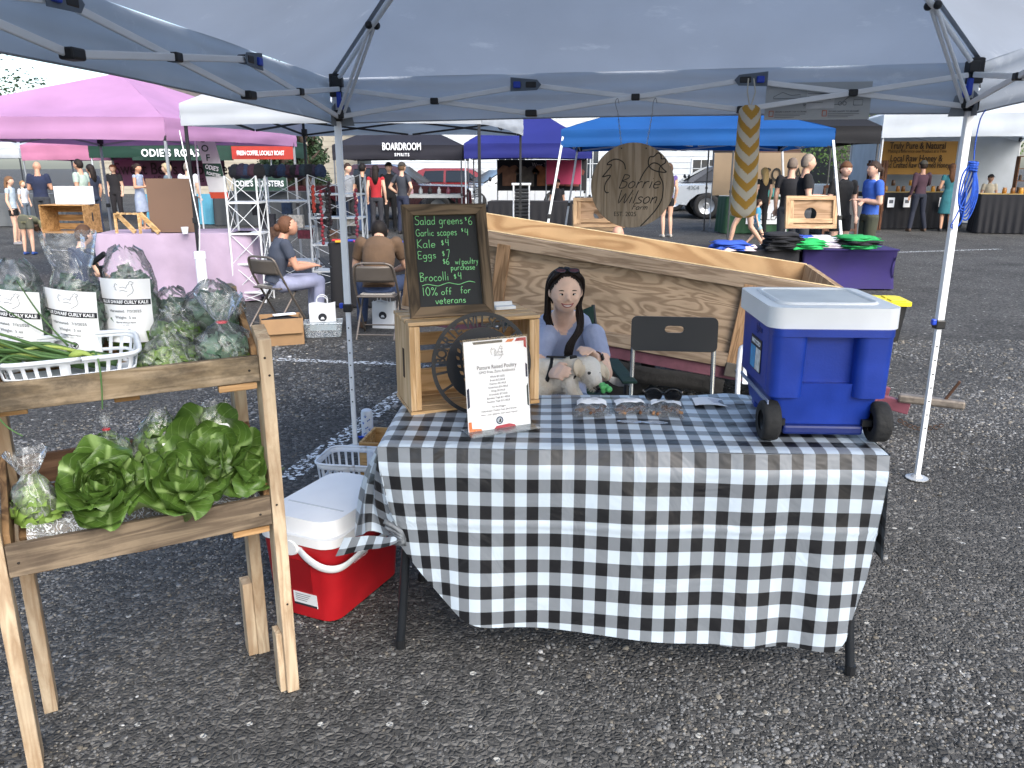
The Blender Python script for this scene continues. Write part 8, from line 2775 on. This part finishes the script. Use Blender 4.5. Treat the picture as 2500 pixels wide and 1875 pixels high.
person('woman with tied hair in a grey t-shirt at the rack end', stand_at(752, 18.9), R(60), 1.62, '#caa38c', '#7d8288', '#1b1c20', '#26262a', '#33251d', 'bun', None, build=.95)
person('dark-haired man in a black t-shirt and jeans', stand_at(784, 19.3), R(165), 1.62, '#bf947a', '#17181b', '#3a4c6b', '#26262a', '#14110f', 'short', HOLD, build=1.05)
person('woman with long dark hair in a red top', stand_at(812, 19.0), R(180), 1.58, '#caa38c', '#9a2028', '#2c2d33', '#4a3b33', '#1c1411', 'long', None, .0, build=.95)
person('person in black with a dark cap facing the group', stand_at(841, 20.0), R(10), 1.64, '#caa38c', '#1a1a1d', '#17181b', '#17181b', '#2a201a', 'short', None, cap='#15161a', face=True)
person('person in a dark grey work shirt and backward cap leaning on the table', stand_at(869, 19.2), R(150), 1.64, '#caa38c', '#363a42', '#262c40', '#26262a', '#5a4632', 'short', HIPS, cap='#33302c')
person('seated seller in a dark cap below the shirt display', stand_at(1204, 19.6), R(0), 1.25, '#b88e76', '#26262b', '#26262b', '#26262b', '#2a201a', 'short', None, cap='#1b1c20', face=True)
person('person in a purple top and black shorts behind the hanging sign', stand_at(1444, 18.3), R(200), 1.62, '#caa38c', '#5d4f86', '#17181b', '#a9a49c', '#4a3526', 'pony', None, .2, 'short_shorts', .95)
person('woman in denim shorts striding past the chalkboard easel', stand_at(1618, 15.3), R(-80), 1.60, '#caa38c', '#a9a9ad', '#4d6582', '#c1bdb6', '#5a4632', 'pony', STRIDE, .2, 'short_shorts', .95)
person('blonde woman in black behind the walking child', stand_at(1650, 18.9), R(195), 1.52, '#caa38c', '#17181b', '#17181b', '#26262a', '#b59a6a', 'long', None, .3)
person('toddler in a light blue shirt walking', stand_at(1642, 15.9), R(70), .93, '#caa38c', '#3f86a8', '#8aa0a8', '#c9c6c0', '#3a291f', 'bob', STRIDE, .6, 'shorts', 1.05, voxel=.010)
person('grey-haired man in a black t-shirt facing sideways by the game board', stand_at(1740, 12.1), R(80), 1.72, '#cba38d', '#1a1b1e', '#3a3d42', '#26262a', '#93887d', 'short', HOLD, build=1.12, voxel=.012, face=True)
person('balding man in dark clothes behind the grey-haired man', stand_at(1708, 13.4), R(150), 1.68, '#cba38d', '#202126', '#3a3d42', '#26262a', '#6b6057', 'thin', None, build=1.1)
person('boy in a black printed t-shirt facing the camera', stand_at(1823, 12.3), R(8), 1.62, '#d0ab97', '#141518', '#141518', '#26262a', '#5a3d28', 'fringe', dict(elA=(-.24, .0, 1.13), wrA=(-.16, -.16, .92)), .6, 'shorts', .95, voxel=.010, face=True)
person('woman in a bright blue t-shirt with folded arms and tied hair', stand_at(1886, 11.9), R(-85), 1.62, '#cba38d', '#3157a8', '#3a3d30', '#26262a', '#33251d', 'pony', FOLD, .6, 'long', 1.12, voxel=.011, face=True)
person('man in a maroon shirt and cap reaching for jars', stand_at(1990, 20.0), R(185), 1.68, '#b88e76', '#3f2a35', '#1d2230', '#4a382b', '#2a201a', 'short', REACH, 1.9, cap='#4d4a42')
person('woman in a teal patterned dress at the honey table', stand_at(2053, 20.0), R(170), 1.62, '#bf947a', '#2e6a72', '#2e6a72', '#26262a', '#5a3d28', 'long', HOLD, .3, 'dress', .95)
person('honey seller in a dark cap and cream shirt behind the side table', stand_at(2138, 21.0), R(-10), 1.35, '#b88e76', '#b8ad97', '#2a2a2e', '#26262a', '#2a201a', 'short', HOLD, cap='#1c1b1d', face=True)
person('bald man crouching behind the trailer rim', (at(1302, 480, 11.6).x, 11.6, 0), R(90), 1.5, '#c0917c', '#3b4a66', '#3a4c6b', '#26262a', '#5a4632', 'bald',
   dict(pel=(.0, .15, .30), che=(0, -.10, .46), nek=(0, -.2, .60), hed=(0, -.26, .73), shA=(-.18, -.14, .56), elA=(-.2, -.3, .36), wrA=(-.1, -.4, .2), shB=(.18, -.14, .56), elB=(.2, -.3, .36), wrB=(.1, -.4, .2),
   hiA=(-.09, .1, .28), knA=(-.14, -.25, .42), anA=(-.14, .0, .085), hiB=(.09, .1, .28), knB=(.14, -.25, .42), anB=(.14, .0, .085)))
# ---------------------------------------------------------------- vehicles
def extrude_profile(mb, prof, W, mi=0, tumble=None):
 """side outline (x,z) swept across the width; tumble(z) narrows the upper body"""
 n = len(prof)
 vs = []
 for f in (-1, -.88, 0, .88, 1):
  for x, z in prof:
   k = tumble(z) if tumble else 1
   ins = 0.0 if abs(f) < .99 else .0
   vs.append((x * (1 if abs(f) < .99 else .995), f * W / 2 * k, z if abs(f) < .99 else z - .015 * (z > .6)))
 fs = []
 for r_ in range(4):
  for i in range(n):
   fs.append((r_ * n + i, r_ * n + (i + 1) % n, (r_ + 1) * n + (i + 1) % n, (r_ + 1) * n + i))
 fs.append(tuple(range(n - 1, -1, -1)))
 fs.append(tuple(4 * n + i for i in range(n)))
 mb.add(vs, fs, mi)
def vehicle(label, loc, rz, col, kind='pickup', s=1.0, name='parked_car', cat='car'):
 t = thing(name, label, cat, loc, rz)
 pm = P(col, .25, .15, .03, 3, coat=.6)
 gl = P('#11161b', .08, 0, .1, 2)
 ch = P('#b7bcc0', .2, .9)
 W = 1.9 * s
 if kind == 'pickup':
  # front towards +x
  low = [(-2.75, .48), (-2.78, .98), (-.95, 1.0), (-.95, 1.02), (1.0, 1.02), (2.55, .98), (2.72, .85), (2.75, .45), (2.35, .40), (2.25, .55), (2.05, .72), (1.75, .78), (1.45, .72), (1.25, .55), (1.15, .40), (-1.15, .40), (-1.25, .55), (-1.45, .72), (-1.75, .78), (-2.05, .72), (-2.25, .55), (-2.35, .42)]
  up = [(-.95, .98), (-.85, 1.50), (-.7, 1.58), (.35, 1.58), (.55, 1.52), (1.25, .99)]
  wins = [[(-.75, 1.04), (-.68, 1.44), (-.2, 1.46), (-.2, 1.04)], [(-.1, 1.04), (-.1, 1.46), (.34, 1.46), (.92, 1.04)]]
  wx = (1.75, -1.75)
  hl = (2.62, .80)
 else:
  low = [(-2.2, .4), (-2.25, .9), (-1.3, .98), (1.0, .98), (2.1, .82), (2.25, .6), (2.2, .35), (1.75, .35), (1.65, .5), (1.4, .64), (1.15, .5), (1.05, .33), (-1.05, .33), (-1.15, .5), (-1.4, .64), (-1.65, .5), (-1.75, .35)]
  up = [(-2.1, .92), (-1.75, 1.42), (-1.5, 1.5), (.1, 1.5), (.35, 1.44), (1.15, .97)]
  wins = [[(-1.6, 1.0), (-1.45, 1.38), (-.75, 1.4), (-.75, 1.0)], [(-.65, 1.0), (-.65, 1.4), (.12, 1.4), (.75, 1.0)]]
  wx = (1.4, -1.4)
  hl = (2.12, .74)
 S = lambda pr: [(x * s, z * s) for x, z in pr]
 mb = MB()
 extrude_profile(mb, S(low), W)
 mb.build('body', pm, t, smooth=40, bevel=.02 * s)
 tb = lambda z: 1 - .16 * max(0, z / s - 1.0) / .58
 mb = MB()
 extrude_profile(mb, S(up), W * .96, 0, tb)
 mb.build('cabin', pm, t, smooth=40, bevel=.03 * s)
 for w in wins:
  for sd in (-1, 1):
   o = MB().add([(x * s, sd * (W * .48 * tb(z * s) + .012), z * s) for x, z in w], [tuple(range(len(w))) if sd > 0 else tuple(range(len(w) - 1, -1, -1))]).build('window', gl, t)
   MB().tube([(x * s, sd * (W * .48 * tb(z * s) + .014), z * s) for x, z in w], .012 * s, 4, close=True).build('window_trim', BLACK_PLASTIC, o)
 f0, f1 = (S(up)[-2], S(up)[-1])
 MB().add([(f0[0] + .02, -W * .40, f0[1] - .02), (f0[0] + .02, W * .40, f0[1] - .02), (f1[0] - .06, W * .44, f1[1] + .06), (f1[0] - .06, -W * .44, f1[1] + .06)], [(0, 1, 2, 3)]).build('windscreen', gl, t, solid=.03)
 for x in wx:
  for sd in (-1, 1):
   wheel(t, (x * s, sd * (W / 2 - .10), .38 * s), (0, 1, 0), .38 * s, .24, .62, hub='#a9adb0')
 MB().box(((hl[0] + .08) * s, 0, .55 * s), (.16 * s, W * .96, .22 * s)).build('bumper', ch, t, bevel=.03)
 g = MB().box(((hl[0] + .10) * s, 0, .80 * s), (.06 * s, W * .55, .28 * s)).build('grille', BLACK_PLASTIC, t, bevel=.01)
 for k in range(4):
  MB().box(((hl[0] + .14) * s, 0, (.70 + .065 * k) * s), (.02 * s, W * .53, .02 * s)).build('grille_bar', ch, g)
 for sd in (-1, 1):
  MB().box(((hl[0] + .03) * s, sd * W * .40, (hl[1] + .02) * s), (.16 * s, W * .17, .2 * s)).build('headlight', P('#b9c2c8', .1, 0, .05), t, bevel=.03)
  MB().box((low[1][0] * s + .02, sd * W * .44, .85 * s), (.06, W * .1, .26 * s)).build('tail_light', P('#8a1418', .2), t, bevel=.015)
  m_ = MB().ball((.95 * s, sd * (W / 2 + .12), 1.14 * s), (.05, .10, .085), 10, 8).build('mirror', BLACK_PLASTIC, t, smooth='all')
  for x in ((-.15, .95) if kind == 'pickup' else (-.7, .3)):
   MB().box((x * s - .28, sd * (W / 2 + .012), .88 * s), (.2, .02, .03)).build('door_handle', ch, t)
   MB().box((x * s, sd * (W / 2 + .002), .72 * s), (.008, .012, .55 * s)).build('door_gap', INK, t)
 return t
rt = vehicle('maroon pickup parked behind the charcoal canopy', (-3.9, 25.2, -.02), R(-6), '#360f17', 'pickup', 1.04, cat='pickup')
wt = vehicle('silver pickup parked behind the green table', (7.8, 25.6, 0), R(176), '#a9b0b6', 'pickup', 1.04, cat='pickup')
lettering(wt, '4X4', TR((1.9, 1.0, 0.92), R(90), 0, R(180)), .2, P('#5d6468', .5, 0, 0), bold=.01) if False else lettering(wt, '4X4', TR((2.25, 1.01, .93), R(90), 0, R(180)), .17, P('#5d6468', .5, 0, 0), sx=1.3)
vehicle('dark crossover parked behind the silver pickup', (7.4, 30.0, 0), R(172), '#2b2f35', 'suv', 1.05)
vehicle('red hatchback parked beyond the maroon pickup', (-1.7, 31.5, 0), R(-8), '#7a1d1f', 'suv', 1.0)
vehicle('white crossover beside the red hatchback', (-.2, 28.6, 0), R(-160), '#b9bec2', 'suv', 1.0)
# ---------------------------------------------------------------- buildings
def building(label, x0, x1, Y, h, col, roofc, wins, dep=8, rise=1.6, name='house'):
 t = thing(name, label, 'building', ((x0 + x1) / 2, Y, 0))
 W = x1 - x0
 MB().box((0, dep / 2, h / 2), (W, dep, h)).build('wall', P(col, .8, 0, .08, 1.5, .1, 14), t)
 MB().add([(-W / 2 - .3, -.4, h), (W / 2 + .3, -.4, h), (W / 2 + .3, dep / 2, h + rise), (-W / 2 - .3, dep / 2, h + rise), (-W / 2 - .3, dep + .4, h), (W / 2 + .3, dep + .4, h)], [(0, 1, 2, 3), (3, 2, 5, 4), (0, 3, 4), (1, 5, 2)]).build('roof', P(roofc, .85, 0, .25, 4, .4, 8), t, solid=.12)
 k = 0
 while k * .3 < h - .3:
  MB().box((0, -.012, .3 * k + .28), (W, .02, .02)).build('siding_lap', P(col, .8, 0, .08, 1.5), t)
  k += 1
 for x, z, w_, hh in wins:
  f = MB().box((x, -.03, z), (w_ + .16, .06, hh + .16)).build('window', P('#c9ced1', .6), t)
  MB().box((x, -.065, z), (w_, .02, hh)).build('pane', P('#2b333b', .15, 0, .2, 3), f)
  for q in (-.25, 0, .25):
   MB().box((x + q * w_, -.08, z), (.03, .02, hh)).build('muntin', P('#c9ced1', .6), f)
  MB().box((x, -.08, z), (w_, .02, .03)).build('muntin', P('#c9ced1', .6), f)
 return t
building('white clapboard building behind the parked pickups', -7.5, 14.5, 44, 4.6, '#b9bfc4', '#4c4a48', [(-3.5, 1.6, 1.4, 1.2), (0.5, 1.7, 1.2, 1.5), (3.6, 1.4, 1.5, 1.0), (7.0, 1.45, 1.7, .9), (7.2, 3.6, 1.6, .9)], rise=2.2)
building('beige building beyond the wire racks', -24, -9, 48, 4.4, '#a09a8c', '#57504a', [(3, 2, 1.2, 1.3), (-2, 2, 1.2, 1.3)], rise=2)
building('dark-roofed building beyond the black canopy', 18, 27, 46, 4.0, '#33322f', '#232325', [(-2, 2, 1.2, 1.2)], rise=2.6)
building('dark outbuilding with brick front behind the game boards', 7.4, 9.6, 27.5, 2.5, '#5a4439', '#2b2a2a', [(0, 1.4, .7, .7)], dep=3, rise=.5)
# ---------------------------------------------------------------- trees
TREEM = leafmat('#27391c', '#55703a', 0.6)
EVERM = leafmat('#1a2b1a', '#33492c', 0.6)
def tree(label, x, y, h, rx, mat, n, seed, conif=False, cz=.62):
 t = thing('tree', label, 'tree', (x, y, 0))
 rng = random.Random(seed)
 bark = P('#3b3028', .95, 0, .3, 6, .6, 20)
 tk = MB().tube([(0, 0, 0), (.1, .05, h * .3), (-.05, 0, h * .6), (0, .1, h * .9)], [.24, .18, .11, .03], 9)
 for k in range(7):
  a, z = k * 2.4, h * (.32 + .07 * k)
  tk.tube([(0, 0, z), (math.cos(a) * rx * .4, math.sin(a) * rx * .4, z + h * .10), (math.cos(a) * rx * .75, math.sin(a) * rx * .75, z + h * .16)], [.09, .05, .02], 6)
 tk.build('trunk', bark, t, smooth='all')
 mb = MB()
 cl = []
 for k in range(26):
  a = rng.random() * 6.28
  q = rng.random()
  if conif:
   z = h * (.06 + .9 * q)
   r_ = rx * (1 - q) * rng.uniform(.6, 1)
   cl.append((math.cos(a) * r_, math.sin(a) * r_, z, rx * .34))
  else:
   ph = rng.uniform(-1, 1)
   r_ = rx * math.sqrt(max(0, 1 - ph * ph)) * rng.uniform(.45, 1)
   cl.append((math.cos(a) * r_, math.sin(a) * r_, h * cz + ph * h * .34, rx * rng.uniform(.25, .42)))
 for k in range(n):
  c = rng.choice(cl)
  d = Vector((rng.gauss(0, 1), rng.gauss(0, 1), rng.gauss(0, 1))).normalized()
  p = Vector(c[:3]) + d * c[3] * rng.uniform(.55, 1.05)
  nr = (d + Vector((rng.uniform(-.7, .7), rng.uniform(-.7, .7), rng.uniform(0, .9)))).normalized()
  a = nr.orthogonal().normalized()
  a = Matrix.Rotation(rng.random() * 6.28, 3, nr) @ a
  b = nr.cross(a)
  s = rng.uniform(.10, .2) * (h / 8) ** .5
  mb.add([p - a * s * .5, p + b * s * .35, p + a * s * .5, p - b * s * .35 + nr * s * .1], [(0, 1, 2, 3)])
 mb.build('crown', mat, t)['kind'] = 'stuff'
tree('leafy tree above the black canopy', 15.0, 36, 7.5, 3.6, TREEM, 5200, 1)
tree('leafy tree at the far right behind the honey stall', 23.0, 30, 6.5, 3.6, TREEM, 5200, 2, cz=.5)
tree('tall tree behind the brown building roof', 4.6, 58, 9, 3.6, TREEM, 3200, 3)
tree('dark tree above the pink canopy at the left edge', -24, 34, 9.5, 4.6, EVERM, 5200, 4)
for k, (px, Y, h) in enumerate(((612, 27, 4.4), (634, 27.6, 4.7), (656, 27.2, 4.3), (676, 28, 4.5), (590, 27.8, 4.2))):
 tree('narrow evergreen, number %s of the row behind the coffee stall from the left' % ('two', 'three', 'four', 'five', 'one')[k], at(px, 360, Y).x, Y, h, .75, EVERM, 2200, 10 + k, True)
for k, (x, y, h, r_) in enumerate(((-34, 40, 10, 5.5), (-14, 56, 9, 5), (32, 46, 10, 6), (-44, 30, 9, 5), (36, 30, 9, 5))):
 tree(('broad tree beyond the far pink canopy', 'tree over the beige building', 'broad tree behind the dark-roofed building', 'tree well beyond the left edge', 'tree well beyond the right edge')[k], x, y, h, r_, TREEM, 4200, 30 + k)
